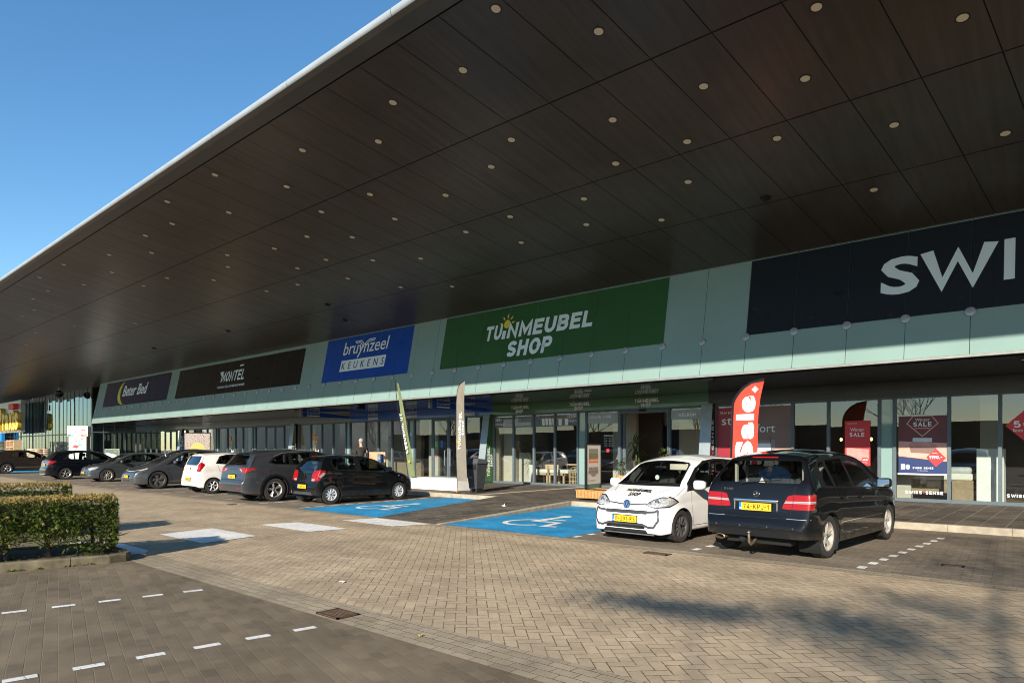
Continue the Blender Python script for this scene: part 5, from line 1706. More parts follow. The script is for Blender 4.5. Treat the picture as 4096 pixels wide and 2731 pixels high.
    def surf_end(s, y, z, rear=True):
        o = -2.0 if rear else s.L + 2
        h = s.tree.ray_cast(Vector((o, y, z)), Vector((1 if rear else -1, 0, 0)))
        return (h[0], h[1]) if h[0] else (Vector((0 if rear else s.L, y, z)), Vector((-1 if rear else 1, 0, 0)))
    def surf_top(s, x, y):
        h = s.tree.ray_cast(Vector((x, y, 3.0)), Vector((0, 0, -1)))
        return (h[0], h[1]) if h[0] else (Vector((x, y, 1.0)), Vector((0, 0, 1)))
    def ribbon(s, mb, pts, wd, view='side', sd=-1, out=0.0025, step=0.05, rear=True):
        """thin strip lying on the skin along a 2-D polyline"""
        P = []
        for a, b_ in zip(pts, pts[1:]):
            L = math.dist(a, b_); n = max(1, int(L / step))
            for i in range(n): P.append((a[0] + (b_[0] - a[0]) * i / n, a[1] + (b_[1] - a[1]) * i / n))
        P.append(pts[-1])
        Q = []
        for p in P:
            if view == 'side': h = s.surf_side(p[0], p[1], sd)
            elif view == 'end': h = s.surf_end(p[0], p[1], rear)
            else: h = s.surf_top(p[0], p[1])
            Q.append(h)
        vs = []
        for i, (c, n) in enumerate(Q):
            a = Q[max(0, i - 1)][0]; b_ = Q[min(len(Q) - 1, i + 1)][0]
            t = (b_ - a)
            if t.length < 1e-6: t = Vector((1, 0, 0))
            t.normalize()
            m = n.cross(t).normalized() * wd / 2
            c = c + n * out
            vs += [c + m, c - m]
        mb.add(vs, [(2 * i, 2 * i + 1, 2 * i + 3, 2 * i + 2) for i in range(len(Q) - 1)])
    def finish_skin(s, bodymat):
        bm = s.bm
        bm.normal_update()
        bm.verts.ensure_lookup_table()
        vn = [v.normal.copy() for v in bm.verts]
        for i, v in enumerate(bm.verts): v.index = i
        groups = {}
        for f in bm.faces:
            k = f[s.layer]
            c = f.calc_center_median()
            key = (k, 0)
            if k:
                nm = s.regs[k - 1][0]
                if nm in ('tail_light', 'headlight', 'side_window', 'sill_panel', 'window_trim', 'fog_light', 'arch_lip', 'reflector', 'tail_light_clear'):
                    key = (k, 1 if c.y > 0 else -1)
            groups.setdefault(key, []).append(f)
        outs = {}
        for (k, sg), fs in groups.items():
            idx = {}; vs = []; nn = []; ff = []
            for f in fs:
                q = []
                for v in f.verts:
                    if v.index not in idx:
                        idx[v.index] = len(vs); vs.append(v.co.copy()); nn.append(vn[v.index])
                    q.append(idx[v.index])
                ff.append(q)
            nm = 'body' if k == 0 else s.regs[k - 1][0]
            mat = bodymat if k == 0 else s.regs[k - 1][1]
            me = bpy.data.meshes.new(nm)
            me.from_pydata(vs, [], ff)
            me.polygons.foreach_set('use_smooth', [True] * len(me.polygons))
            me.materials.append(M_[mat])
            me.normals_split_custom_set_from_vertices([tuple(n) for n in nn])
            o = bpy.data.objects.new(nm, me)
            COL.objects.link(o)
            o.parent = s.root
            outs[(k, sg)] = o
        bm.free()
        return outs
    def part(s, name, mb, mat, smooth=40, parent=None):
        return build(name, mb, M_[mat], parent or s.root, smooth=smooth)

def wheel(car, x, y, sd, R, rimR, width, style, steer=0.0, mats=('alloy',)):
    """sd=-1 right, +1 left. wheel = tyre part with rim"""
    t = MB(); rw = MB(); k = MB(); dk = MB()
    w2 = width / 2
    Mx = Matrix.Translation((x, y, R)) @ Matrix.Rotation(steer, 4, 'Z') @ (Matrix.Rotation(PI, 4, 'Z') if sd > 0 else Matrix.Identity(4))
    for m in (t, rw, k, dk): m.M = Mx
    # outer face towards -y
    t.lathe([(rimR * 0.98, -w2 * 0.72), (rimR * 1.02, -w2 * 0.92), (R * 0.90, -w2 * 1.0), (R * 0.965, -w2 * 0.90), (R * 0.995, -w2 * 0.70), (R, -w2 * 0.3), (R, w2 * 0.3), (R * 0.995, w2 * 0.7), (R * 0.95, w2 * 0.92), (R * 0.85, w2), (rimR, w2 * 0.8)], 40, 'y')
    o = build('wheel', t, M_['tyre'], car.root, smooth=35)
    # rim ring
    rw.lathe([(rimR * 0.985, -w2 * 0.74), (rimR * 0.95, -w2 * 0.80), (rimR * 0.90, -w2 * 0.70), (rimR * 0.88, -w2 * 0.2), (rimR * 0.86, w2 * 0.6), (rimR * 0.99, w2 * 0.75)], 40, 'y')
    n, kind = style[0], style[1]
    yo = -w2 * (style[2] if len(style) > 2 else 0.66)
    def spoke(a, w_in, w_out, r0, r1, y0, y1, th=0.022):
        ca, sa = math.cos(a), math.sin(a)
        def P(r, off, yy): return (r * ca - off * sa, yy, r * sa + off * ca)
        vs = []
        for (r, w_, yy) in ((r0, w_in, y0), (r1, w_out, y1)):
            vs += [P(r, -w_ / 2, yy + th * .35), P(r, -w_ * .28, yy), P(r, w_ * .28, yy), P(r, w_ / 2, yy + th * .35), P(r, w_ / 2, yy + th), P(r, -w_ / 2, yy + th)]
        rw.add(vs, [(0, 6, 7, 1), (1, 7, 8, 2), (2, 8, 9, 3), (3, 9, 10, 4), (5, 11, 6, 0), (0, 1, 2, 3, 4, 5)])
    r0 = rimR * 0.16; r1 = rimR * 0.93
    ph = style[3] if len(style) > 3 else 0.3
    for i in range(n):
        a = ph + 2 * PI * i / n
        if kind == 'single': spoke(a, rimR * .20, rimR * .17, r0, r1, yo + 0.004, yo)
        elif kind == 'twin':
            for q in (-1, 1):
                spoke(a + q * 0.13, rimR * .12, rimR * .10, r0, r1, yo + 0.004, yo)
        elif kind == 'thin': spoke(a, rimR * .10, rimR * .075, r0, r1, yo + 0.008, yo)
        elif kind == 'paddle': spoke(a, rimR * .13, rimR * (3.9 / n), r0, r1, yo + 0.0, yo + 0.01)
        elif kind == 'fan':
            ca = a
            for q in range(4):
                ra = r0 + (r1 - r0) * q / 4; rb = r0 + (r1 - r0) * (q + 1) / 4
                wa = rimR * (.16 + .17 * q); wb = rimR * (.16 + .17 * (q + 1))
                am = a + 0.10 * q
                spoke(am, min(wa, rimR * .55), min(wb, rimR * .6), ra, rb, yo + .004, yo + .004)
    rw.lathe([(0.0, yo - 0.006), (rimR * 0.13, yo - 0.006), (rimR * .17, yo + 0.0), (rimR * .24, yo + 0.006), (rimR * .25, yo + 0.03)], 20, 'y')
    build('rim', rw, M_[mats[0]], o, smooth=35)
    dk.lathe([(0.0, 0.0), (rimR * 0.9, 0.0)], 24, 'y')
    if kind in ('paddle', 'fan'):
        dk.lathe([(0.0, yo + 0.03), (rimR * .9, yo + 0.03)], 24, 'y')
    build('brake_disc', dk, M_['blackmatt'], o)
    if len(mats) > 1:
        k.lathe([(0.0, yo - 0.009), (rimR * .14, yo - 0.009), (rimR * .17, yo - 0.003)], 20, 'y')
        if mats[1] == 'ring':
            c2 = MB(Mx); c2.lathe([(rimR * .955, yo - 0.004), (rimR * .99, yo - 0.002)], 40, 'y')
            build('rim_edge', c2, M_['chrome'], o)
        build('hub_cap', k, M_['chrome'], o, smooth=35)
    return o

def plate(car, x, z, txt, rear=True, y=0.0, wd=0.52, tilt=0.0, nframe=True):
    M = frame3((x, y, z), (0, -1, 0) if rear else (0, 1, 0), (tilt, 0, 1))
    m = MB(M); m.box(-wd / 2 - .012, wd / 2 + .012, -.068, .068, 0, .008)
    o = car.part('number_plate', m, 'black')
    m = MB(M); m.box(-wd / 2 + .04, wd / 2, -.055, .055, .008, .012); build('plate_face', m, M_['plate'], o)
    m = MB(M); m.box(-wd / 2, -wd / 2 + .04, -.055, .055, .008, .012); build('blue_band', m, M_['plate_blue'], o)
    m = MB(M); block_text(m, txt, -wd / 2 + .065, -.038, wd - .10, .076, .15, z=.0135, gap=.22); build('characters', m, M_['text_black'], o)
    m = MB(M); put_text(m, 'NL', -wd / 2 + .006, -.042, width=.028, height=.024, bold=.01, depth=.001, out=.0125); build('country_code', m, M_['white'], o)
    return o

def mirror(car, x, z, sd, mat, sz=1.0, out=0.0):
    c, n = car.surf_side(x, z - 0.03, sd)
    y = c.y
    m = MB()
    bm = bmesh.new()
    bmesh.ops.create_uvsphere(bm, u_segments=18, v_segments=12, radius=1.0)
    cx, cy, cz_ = x + 0.03, y + sd * (0.135 + out) * sz, z + 0.045
    for v in bm.verts:
        p = v.co
        ex = lambda q, e: math.copysign(abs(q) ** e, q)
        v.co = Vector((cx + ex(p.x, .75) * 0.075 * sz * (1.0 if p.x > 0 else .75), cy + ex(p.y, .6) * 0.118 * sz, cz_ + ex(p.z, .62) * 0.082 * sz * (1 - 0.12 * sd * p.y * sd)))
    m.bm(bm)
    o = car.part('door_mirror', m, mat, 60)
    g_ = MB(); g_.box(cx - 0.062 * sz, cx - 0.058 * sz, cy - 0.095 * sz, cy + 0.095 * sz, cz_ - 0.062 * sz, cz_ + 0.062 * sz)
    build('mirror_glass', g_, M_['mirror'], o)
    f_ = MB(); f_.bbox(x - 0.01, x + 0.07, min(y - sd * .03, cy), max(y - sd * .03, cy), z - 0.035, z + 0.0, 0.01)
    build('mirror_foot', f_, M_['black'], o)
M_['mirror'] = simple('mirror_glass', (0.6, 0.65, 0.68), 0.03, metal=1.0, var=0)

def seat_mb(mb, x, y, z, h=1.0, hr=True):
    # seat: cushion, leaning back, headrest (car looks towards +x)
    mb.bbox(x - 0.02, x + 0.48, y - .24, y + .24, z, z + .16, .05)
    bm = bmesh.new(); bmesh.ops.create_cube(bm, size=1.0)
    for v in bm.verts:
        k = v.co.z + 0.5
        v.co = Vector((x + v.co.x * .12 - k * 0.17 * h, y + v.co.y * (.50 - .12 * k), z + .08 + k * 0.52 * h))
    bmesh.ops.bevel(bm, geom=list(bm.edges), offset=.045, segments=3, affect='EDGES')
    mb.bm(bm)
    if hr:
        mb.bbox(x - .26, x - .16, y - .13, y + .13, z + .63 * h, z + .80 * h, .035, 3)
        mb.tube((x - .2, y - .05, z + .55 * h), (x - .21, y - .05, z + .66 * h), .008, n=6)
        mb.tube((x - .2, y + .05, z + .55 * h), (x - .21, y + .05, z + .66 * h), .008, n=6)

def interior(car, xf_seat, xr_seat, zfloor, dash_x, dash_z, seatmat='seat', three=True, deckz=None):
    b_ = MB()
    x0, x1 = xr_seat - 0.55, dash_x + 0.25
    wi = car.W * 0.84
    b_.box(max(0.35, x0), min(x1, car.L - .9), -wi, wi, zfloor - 0.1, zfloor)
    car.part('cabin_floor', b_, 'cabin', 0)
    d = MB(); d.bbox(dash_x - .1, dash_x + .45, -wi * .93, wi * .93, zfloor + .1, dash_z, .05, 3)
    car.part('dashboard', d, 'cabin')
    sm = MB()
    for y in (-.36, .36): seat_mb(sm, xf_seat, y, zfloor + .18)
    car.part('front_seats', sm, seatmat)
    sm = MB()
    for y in ((-.42, 0, .42) if three else (-.36, .36)): seat_mb(sm, xr_seat, y, zfloor + .20, .92)
    car.part('rear_seats', sm, seatmat)
    w_ = MB()
    c = Vector((dash_x - 0.22, 0.36, dash_z - .02)); ax = Vector((-.85, 0, .45)).normalized()
    q = ax.to_track_quat('Z', 'Y').to_matrix(); N = 20
    pts = [c + q @ Vector((math.cos(2 * PI * i / N) * .18, math.sin(2 * PI * i / N) * .18, 0)) for i in range(N + 1)]
    w_.path(pts, .014, 6)
    w_.tube(pts[0], pts[10], .016, n=6); w_.tube(c, c - ax * .2, .03, n=8)
    car.part('steering_wheel', w_, 'black')
    # parcel shelf / deck keeps the body from looking hollow
    p_ = MB(); zd = deckz or lerp_pts(car.belt, 0.5) - 0.10
    p_.box(.26, xr_seat - .15, -wi * .86, wi * .86, zd - .03, zd)
    car.part('parcel_shelf', p_, 'cabin', 0)

def underbody(car):
    sp = car.sp
    u = MB()
    zb = 0.17
    u.box(sp['xr'] + sp['R'] + .05, sp['xf'] - sp['R'] - .05, -car.W * .86, car.W * .86, zb, .34)
    u.box(0.16, car.L - .22, -car.W * .58, car.W * .58, zb + .03, .45)
    car.part('underbody', u, 'well', 0)
    for xa in (sp['xr'], sp['xf']):
        for sd in (-1, 1):
            m = MB(); Ra = sp['Ra'] * 1.03; y0 = sd * car.W * .985 * car.plan(xa, .5); y1 = sd * (car.W - .36)
            y0 = sd * (abs(car.yside(xa, sp['R'] + sp['Ra'] * .8)) - 0.006)
            n = 24; vs = []; 
            for i in range(n + 1):
                a = R_(-38 + 256 * i / n)
                px, pz = xa + Ra * math.cos(a), sp['R'] + Ra * math.sin(a)
                yy0 = sd * (car.yside(px, max(.25, pz)) - 0.012)
                vs += [(px, yy0, pz), (px, y1, pz)]
            m.add(vs, [(2 * i, 2 * i + 1, 2 * i + 3, 2 * i + 2) for i in range(n)])
            m.add([(xa, y1, sp['R'])] + [vs[2 * i + 1] for i in range(n + 1)], [(0, i + 1, i + 2) for i in range(n)])
            car.part('wheel_well', m, 'well', 0)

def make_car(name, label, sp):
    c = Car(name, label, sp)
    # wheel arches
    for xa in (sp['xr'], sp['xf']):
        if sp.get('cladding'):
            c.cut(circ(xa, sp['R'] + .01, sp['Ra'] + sp['cladding'], 26), 'side', 'arch_lip', 'black')
        c.cut(circ(xa, sp['R'], sp['Ra'], 26), 'side', 'x', 'black', delete=True)
        c.cut([(xa - sp['Ra'] * .985, 0), (xa + sp['Ra'] * .985, 0), (xa + sp['Ra'] * .995, sp['R']), (xa - sp['Ra'] * .995, sp['R'])], 'side', 'x', 'black', delete=True, minn=0.1)
    for item in sp['cuts']:
        first = True
        for (view, where, poly) in item[2]:
            polys = [poly]
            if view == 'end' and min(q[0] for q in poly) >= 0: polys.append([(-a, b_) for a, b_ in poly])
            for q in polys:
                kw = dict(item[3]) if len(item) > 3 else {}
                c.cut(q, view, item[0], item[1], where=where, same=not first, **kw); first = False
    c.bvh()
    g_ = MB()
    for pts in sp.get('gaps', []):
        for sd in (-1, 1): c.ribbon(g_, pts, .007, 'side', sd)
    for pts in sp.get('gaps_rear', []): c.ribbon(g_, pts, .007, 'end', rear=True)
    for pts in sp.get('gaps_front', []): c.ribbon(g_, pts, .007, 'end', rear=False)
    for pts in sp.get('gaps_top', []): c.ribbon(g_, pts, .007, 'top')
    if g_.v: c.part('panel_gaps', g_, 'blackmatt', 0)
    for (mat, wd, view, pts, nm, out) in sp.get('strips', []):
        m = MB()
        if view == 'side':
            for sd in (-1, 1): c.ribbon(m, pts, wd, 'side', sd, out)
        else:
            c.ribbon(m, pts, wd, 'end' if view in ('rear', 'front') else 'top', out=out, rear=(view == 'rear'))
        c.part(nm, m, mat, 0)
    for (x, z) in sp.get('handles', []):
        for sd in (-1, 1):
            p, n = c.surf_side(x, z, sd)
            m = MB(); m.bbox(x - .095, x + .095, p.y + (0 if sd > 0 else -.03), p.y + (.03 if sd > 0 else 0), z - .014, z + .014, .008, 2)
            m2 = MB(); m2.M = frame3(p + n * .001, (1, 0, 0), (0, 0, 1)) if sd < 0 else frame3(p + n * .001, (-1, 0, 0), (0, 0, 1))
            disc(m2, -.02, 0, .06, .032, 0, .0015, 14)
            o = c.part('door_handle', m, sp.get('handle_mat', sp['paint']), 50)
            build('handle_recess', m2, M_['black'], o)
    if sp.get('mirror'):
        for sd in (-1, 1): mirror(c, sp['mirror'][0], sp['mirror'][1], sd, sp.get('mirror_mat', sp['paint']), sp.get('mirror_size', 1.0))
    underbody(c)
    interior(c, *sp['interior'], **sp.get('int_kw', {}))
    if sp.get('plate_rear'): 
        z, t = sp['plate_rear']; p, n = c.surf_end(0, z, True); plate(c, p.x - 0.010, z, t, True)
    if sp.get('plate_front'):
        z, t = sp['plate_front']; p, n = c.surf_end(0, z, False); plate(c, p.x + 0.012, z, t, False)
    wheels = sp['wheels']
    for xa, st in ((sp['xr'], 0.0), (sp['xf'], sp.get('steer', 0.0))):
        for sd in (-1, 1):
            wheel(c, xa, sd * (c.W - sp.get('tw', .205) / 2 - .02), sd, sp['R'], sp['rimR'], sp.get('tw', .205), wheels[0], st, wheels[1])
    if sp.get('wiper'):
        y0, z0, y1, z1 = sp['wiper']
        m = MB(); a, n1 = c.surf_end(y0, z0); b2, n2 = c.surf_end(y1, z1)
        a = a + n1 * .02; b2 = b2 + n2 * .02
        m.tube(a, a.lerp(b2, .35), .016, .011, 8); m.tube(a.lerp(b2, .2), b2, .010, .007, 6)
        c.part('rear_wiper', m, 'black')
    if sp.get('antenna'):
        x, y, dx, L = sp['antenna']; p, n = c.surf_top(x, y)
        m = MB(); m.tube(p, p + Vector((dx, 0, L)), .006, .003, 6); m.lathe([(0.0, .02), (.02, .012), (.03, -.01)], 12, 'z', c=tuple(p)); c.part('antenna', m, 'black')
    if sp.get('extra'): sp['extra'](c)
    c.outs = c.finish_skin(sp['paint'])
    return c

def place(car, sd_contact, axle, heading_deg, off=0.0):
    """put the car so that the tyre centre of one axle on side sd (car frame, -1 right) stands at the given ground point"""
    (X, Y) = axle[1]
    xa = car.sp[axle[0]]
    h = R_(heading_deg)
    sc = car.sp.get('stretch', 1.035)
    wsc = car.sp.get('wscale', 0.94)
    lx, ly = xa * sc, sd_contact * (car.W - .07) * wsc
    ox = X - (lx * math.cos(h) - ly * math.sin(h))
    oy = Y - (lx * math.sin(h) + ly * math.cos(h))
    car.root.location = (ox, oy, 0.004)
    car.root.rotation_euler = (0, 0, h)
    car.root.scale = (sc, wsc, 1)

def mir(poly): return [(-a, b_) for a, b_ in poly]
def sym(poly): return poly + [(-a, b_) for a, b_ in reversed(poly)]
SW = 'side_window'
def side(*polys): return [('side', None, p) for p in polys]
def badge_star(c, z, r=.045):
    p, n = c.surf_end(0, z, True)
    M = frame3(p + n * .004, (0, -1, 0), (0, 0, 1))
    m = MB(M)
    for k in range(24):
        a, b_ = 2 * PI * k / 24, 2 * PI * (k + 1) / 24
        m.prism([(r * math.cos(a), r * math.sin(a)), (r * math.cos(b_), r * math.sin(b_)), (r * .86 * math.cos(b_), r * .86 * math.sin(b_)), (r * .86 * math.cos(a), r * .86 * math.sin(a))], 0, .005)
    for a in (90, 210, 330):
        ca, sa = math.cos(R_(a)), math.sin(R_(a))
        m.prism([(ca * r * .9, sa * r * .9), (-sa * r * .13, ca * r * .13), (sa * r * .13, -ca * r * .13)], 0, .006)
    c.part('star_badge', m, 'chrome', 0)
def roundel(c, M, r):
    m = MB(M); disc(m, 0, 0, r, r, 0, .008, 26); o = c.part('roundel', m, 'navy', 0)
    m = MB(M)
    for k in range(26):
        a, b_ = 2 * PI * k / 26, 2 * PI * (k + 1) / 26
        m.prism([(r * math.cos(a), r * math.sin(a)), (r * math.cos(b_), r * math.sin(b_)), (r * .9 * math.cos(b_), r * .9 * math.sin(b_)), (r * .9 * math.cos(a), r * .9 * math.sin(a))], 0, .012)
    for sx in (-1, 1):
        stroke(m, [(sx * .10 * r, .12 * r), (sx * .38 * r, .82 * r)], .11 * r, .008, .012)
        stroke(m, [(sx * .78 * r, .42 * r), (sx * .36 * r, -.72 * r), (0, .0)], .11 * r, .008, .012)
    stroke(m, [(-.12 * r, .10 * r), (.12 * r, .10 * r)], .10 * r, .008, .012)
    build('letters', m, M_['chrome'], o)

# 1 ---- black hatchback, right, rear towards the road
def ex_b180(c):
    badge_star(c, .935)
    p, n = c.surf_end(0, .835); m = MB(); m.bbox(p.x - .03, p.x + .03, -.36, .36, .815, .862, .012, 2); c.part('chrome_handle_strip', m, 'chrome')
    for sd in (-1, 1):
        m = MB(); q, n = c.surf_end(sd * .34, .78); m.box(q.x - .012, q.x + .01, sd * .345 - .006, sd * .345 + .006, .69, .82); c.part('plate_surround', m, 'steel', 0)
    p, n = c.surf_end(.48, 1.00); M = frame3(p + n * .003, (0, -1, 0), (0, 0, 1)); m = MB(M); put_text(m, 'B180', -.07, -.015, width=.16, height=.032, bold=.03, depth=.003); c.part('model_badge', m, 'chrome', 0)
    p, n = c.surf_end(0, 1.478); m = MB(); m.bbox(p.x - .012, p.x + .03, -.21, .21, 1.468, 1.488, .005, 1); c.part('high_brake_light', m, 'tail_red')
    m = MB(); m.path([(.20, .02, .30), (.05, .02, .22), (-.03, .02, .20), (-.075, .02, .235), (-.085, .02, .31), (-.085, .02, .36)], .020, 10)
    c.part('tow_bar', m, 'tow'); m = MB(); m.ball((-.085, .02, .385), .027); m.tube((-.085, .02, .345), (-.085, .02, .375), .014); c.part('tow_ball', m, 'chrome', 60)
    m = MB(frame3((.02, -.0, .27), (0, -1, 0), (0, 0, 1)))
    m2 = MB(); 
    for k in range(20):
        a, b_ = 2 * PI * k / 20, 2 * PI * (k + 1) / 20
        P = lambda t, s_, x: (x, .56 + .088 * s_ * math.cos(t), .275 + .040 * s_ * math.sin(t))
        m2.add([P(a, 1, .005), P(b_, 1, .005), P(b_, .82, .0), P(a, .82, .0)], [(0, 1, 2, 3)])
        m2.add([P(a, 1, .005), P(b_, 1, .005), P(b_, 1, .14), P(a, 1, .14)], [(0, 3, 2, 1)])
        m2.add([P(a, .82, .0), P(b_, .82, .0), P(b_, .82, .12), P(a, .82, .12)], [(0, 1, 2, 3)])
    c.part('exhaust_tip', m2, 'tow', 60)
    m = MB(); m.ball((.10, .22, .25), .07, .06, .05); m.bbox(.15, .5, -.3, .45, .23, .29, .02); c.part('silencer', m, 'well')
    for y in (-.62, -.22, .22, .62):
        p, n = c.surf_end(y, .47); m = MB(frame3(p + n * .001, (0, -1, 0), (0, 0, 1))); disc(m, 0, 0, .014, .014, 0, .002, 12); c.part('parking_sensor', m, 'darkgrey', 0)
    p, n = c.surf_end(.0, 1.12); m = MB(); m.box(.42, .5, -.5, .5, .99, 1.04); 
    m = MB(frame3((.5, .10, 1.07), (0, -1, 0), (0, 0, 1))); m.prism([(-.06, 0), (.06, 0), (0, .10)], 0, .004); c.part('warning_triangle', m, 'beige', 0)
    for sd in (-1, 1):
        m = MB(); m.box(.52, .57, sd * .56 - .02, sd * .56 + .02, 1.0, 1.38); c.part('pillar_trim', m, 'seat_beige', 0); m = MB(); m.box(1.0, 1.06, sd * .62 - .02, sd * .62 + .02, 1.0, 1.42); c.part('pillar_trim', m, 'seat_beige', 0)
M_['tow'] = simple('dull_bronze_metal', (0.28, 0.20, 0.13), 0.45, metal=0.7, var=0.25, vscale=20)
SP_B180 = dict(L=4.27, W=1.777, R=.317, Ra=.355, rimR=.225, xr=.74, xf=3.518, tw=.215, paint='p_black', tumble=.44,
    top=[(0, .47), (.015, .57), (.055, .605), (.075, .62), (.09, .80), (.11, 1.00), (.15, 1.10), (.20, 1.17), (.385, 1.455), (.41, 1.50), (.52, 1.53), (.9, 1.583), (1.5, 1.604), (2.05, 1.59), (2.5, 1.53), (2.78, 1.44), (3.36, 1.09), (3.5, 1.035), (3.9, .94), (4.10, .82), (4.2, .70), (4.26, .56), (4.27, .48)],
    bot=[(0, .335), (.1, .32), (.32, .315), (.42, .25), (.9, .21), (3.5, .20), (4.1, .2), (4.27, .25)],
    belt=[(0, .98), (.6, 1.03), (1.6, 1.0), (2.6, .96), (3.4, .93), (4.27, .84)],
    rear=(.46, .78, 2.4), rc_roof=.15, rtaper=.16,
    cuts=[('window_trim', 'black', side([(.46, 1.04), (.99, 1.02), (1.0, 1.47), (.80, 1.455), (.56, 1.30)], [(.99, 1.02), (1.76, .985), (1.74, 1.50), (1.0, 1.47)], [(1.75, .985), (3.14, .945), (2.72, 1.27), (2.42, 1.43), (2.1, 1.49), (1.74, 1.50)])),
          (SW, 'carglass', side([(.64, 1.07), (.93, 1.05), (.94, 1.41), (.80, 1.40), (.72, 1.28)])),
          (SW, 'carglass', side([(1.03, 1.045), (1.70, 1.015), (1.68, 1.455), (1.04, 1.435)])),
          (SW, 'carglass', side([(1.80, 1.01), (2.72, .975), (2.62, 1.20), (2.42, 1.37), (2.1, 1.445), (1.78, 1.455)])),
          (SW, 'carglass', side([(2.78, .975), (3.05, .965), (2.72, 1.17)])),
          ('rear_window_trim', 'p_black', [('end', 'rear', [(-.68, 1.075), (.68, 1.075), (.745, 1.16), (.68, 1.36), (.60, 1.45), (-.60, 1.45), (-.68, 1.36), (-.745, 1.16)])]),
          ('rear_window', 'carglass', [('end', 'rear', [(-.64, 1.105), (.64, 1.105), (.69, 1.17), (.64, 1.34), (.57, 1.425), (-.57, 1.425), (-.64, 1.34), (-.69, 1.17)])]),
          ('windscreen', 'carglass', [('end', 'front', [(-.66, 1.07), (.66, 1.07), (.56, 1.47), (-.56, 1.47)])], dict(minn=.3)),
          ('tail_light', 'tail_red', [('end', 'rear', [(.42, .745), (.435, .80), (.50, .925), (.58, .945), (.89, .945), (.89, .735), (.50, .735)]), ('side', None, [(-.01, .735), (-.01, .945), (.255, .955), (.235, .82), (.20, .735)])]),
          ('tail_light_clear', 'tail_clear', [('end', 'rear', [(.45, .820), (.465, .850), (.89, .862), (.89, .828)]), ('side', None, [(-.01, .828), (-.01, .862), (.24, .862), (.235, .828)])]),
          ('headlight', 'headlight', [('end', 'front', [(.42, .66), (.50, .82), (.86, .90), (.86, .72)])]),
          ('lower_bumper', 'black', [('end', 'rear', [(-.66, .20), (.66, .20), (.56, .40), (-.56, .40)])]),
          ('sill_panel', 'p_black', side([(1.13, .19), (3.12, .19), (3.12, .30), (1.13, .30)]))],
    gaps=[[(1.72, 1.0), (1.735, .55), (1.73, .30)], [(2.78, .96), (2.83, .6), (2.80, .30)], [(.99, 1.03), (1.02, .80), (1.10, .60), (1.12, .30)], [(1.12, .30), (3.12, .30)], [(3.0, .93), (3.15, .75), (3.14, .62)], [(.30, .945), (.36, .60)]],
    gaps_rear=[[(-.60, 1.06), (-.58, .80), (-.55, .62), (-.42, .60), (.42, .60), (.55, .62), (.58, .80), (.60, 1.06)], [(-.5, .70), (.5, .70)], [(-.8, .45), (.8, .45)]],
    strips=[('chrome', .010, 'side', [(1.14, .50), (3.12, .50)], 'side_moulding', .006), ('steel', .007, 'rear', [(-.84, .60), (-.50, .60)], 'bumper_strip', .006), ('steel', .007, 'rear', [(.50, .60), (.84, .60)], 'bumper_strip', .006)],
    handles=[(1.28, .86), (2.02, .84)], mirror=(2.80, .99), interior=(2.15, 1.15, .42, 2.85, 1.02), int_kw=dict(seatmat='seat', deckz=1.0),
    plate_rear=(.75, '74-KPJ-1'), plate_front=(.42, '74-KPJ-1'), wheels=((5, 'twin', .62, .25), ('alloy_dirty', 'cap')), wiper=(.26, 1.085, -.36, 1.14), antenna=(.62, 0, -.05, .27), extra=ex_b180)

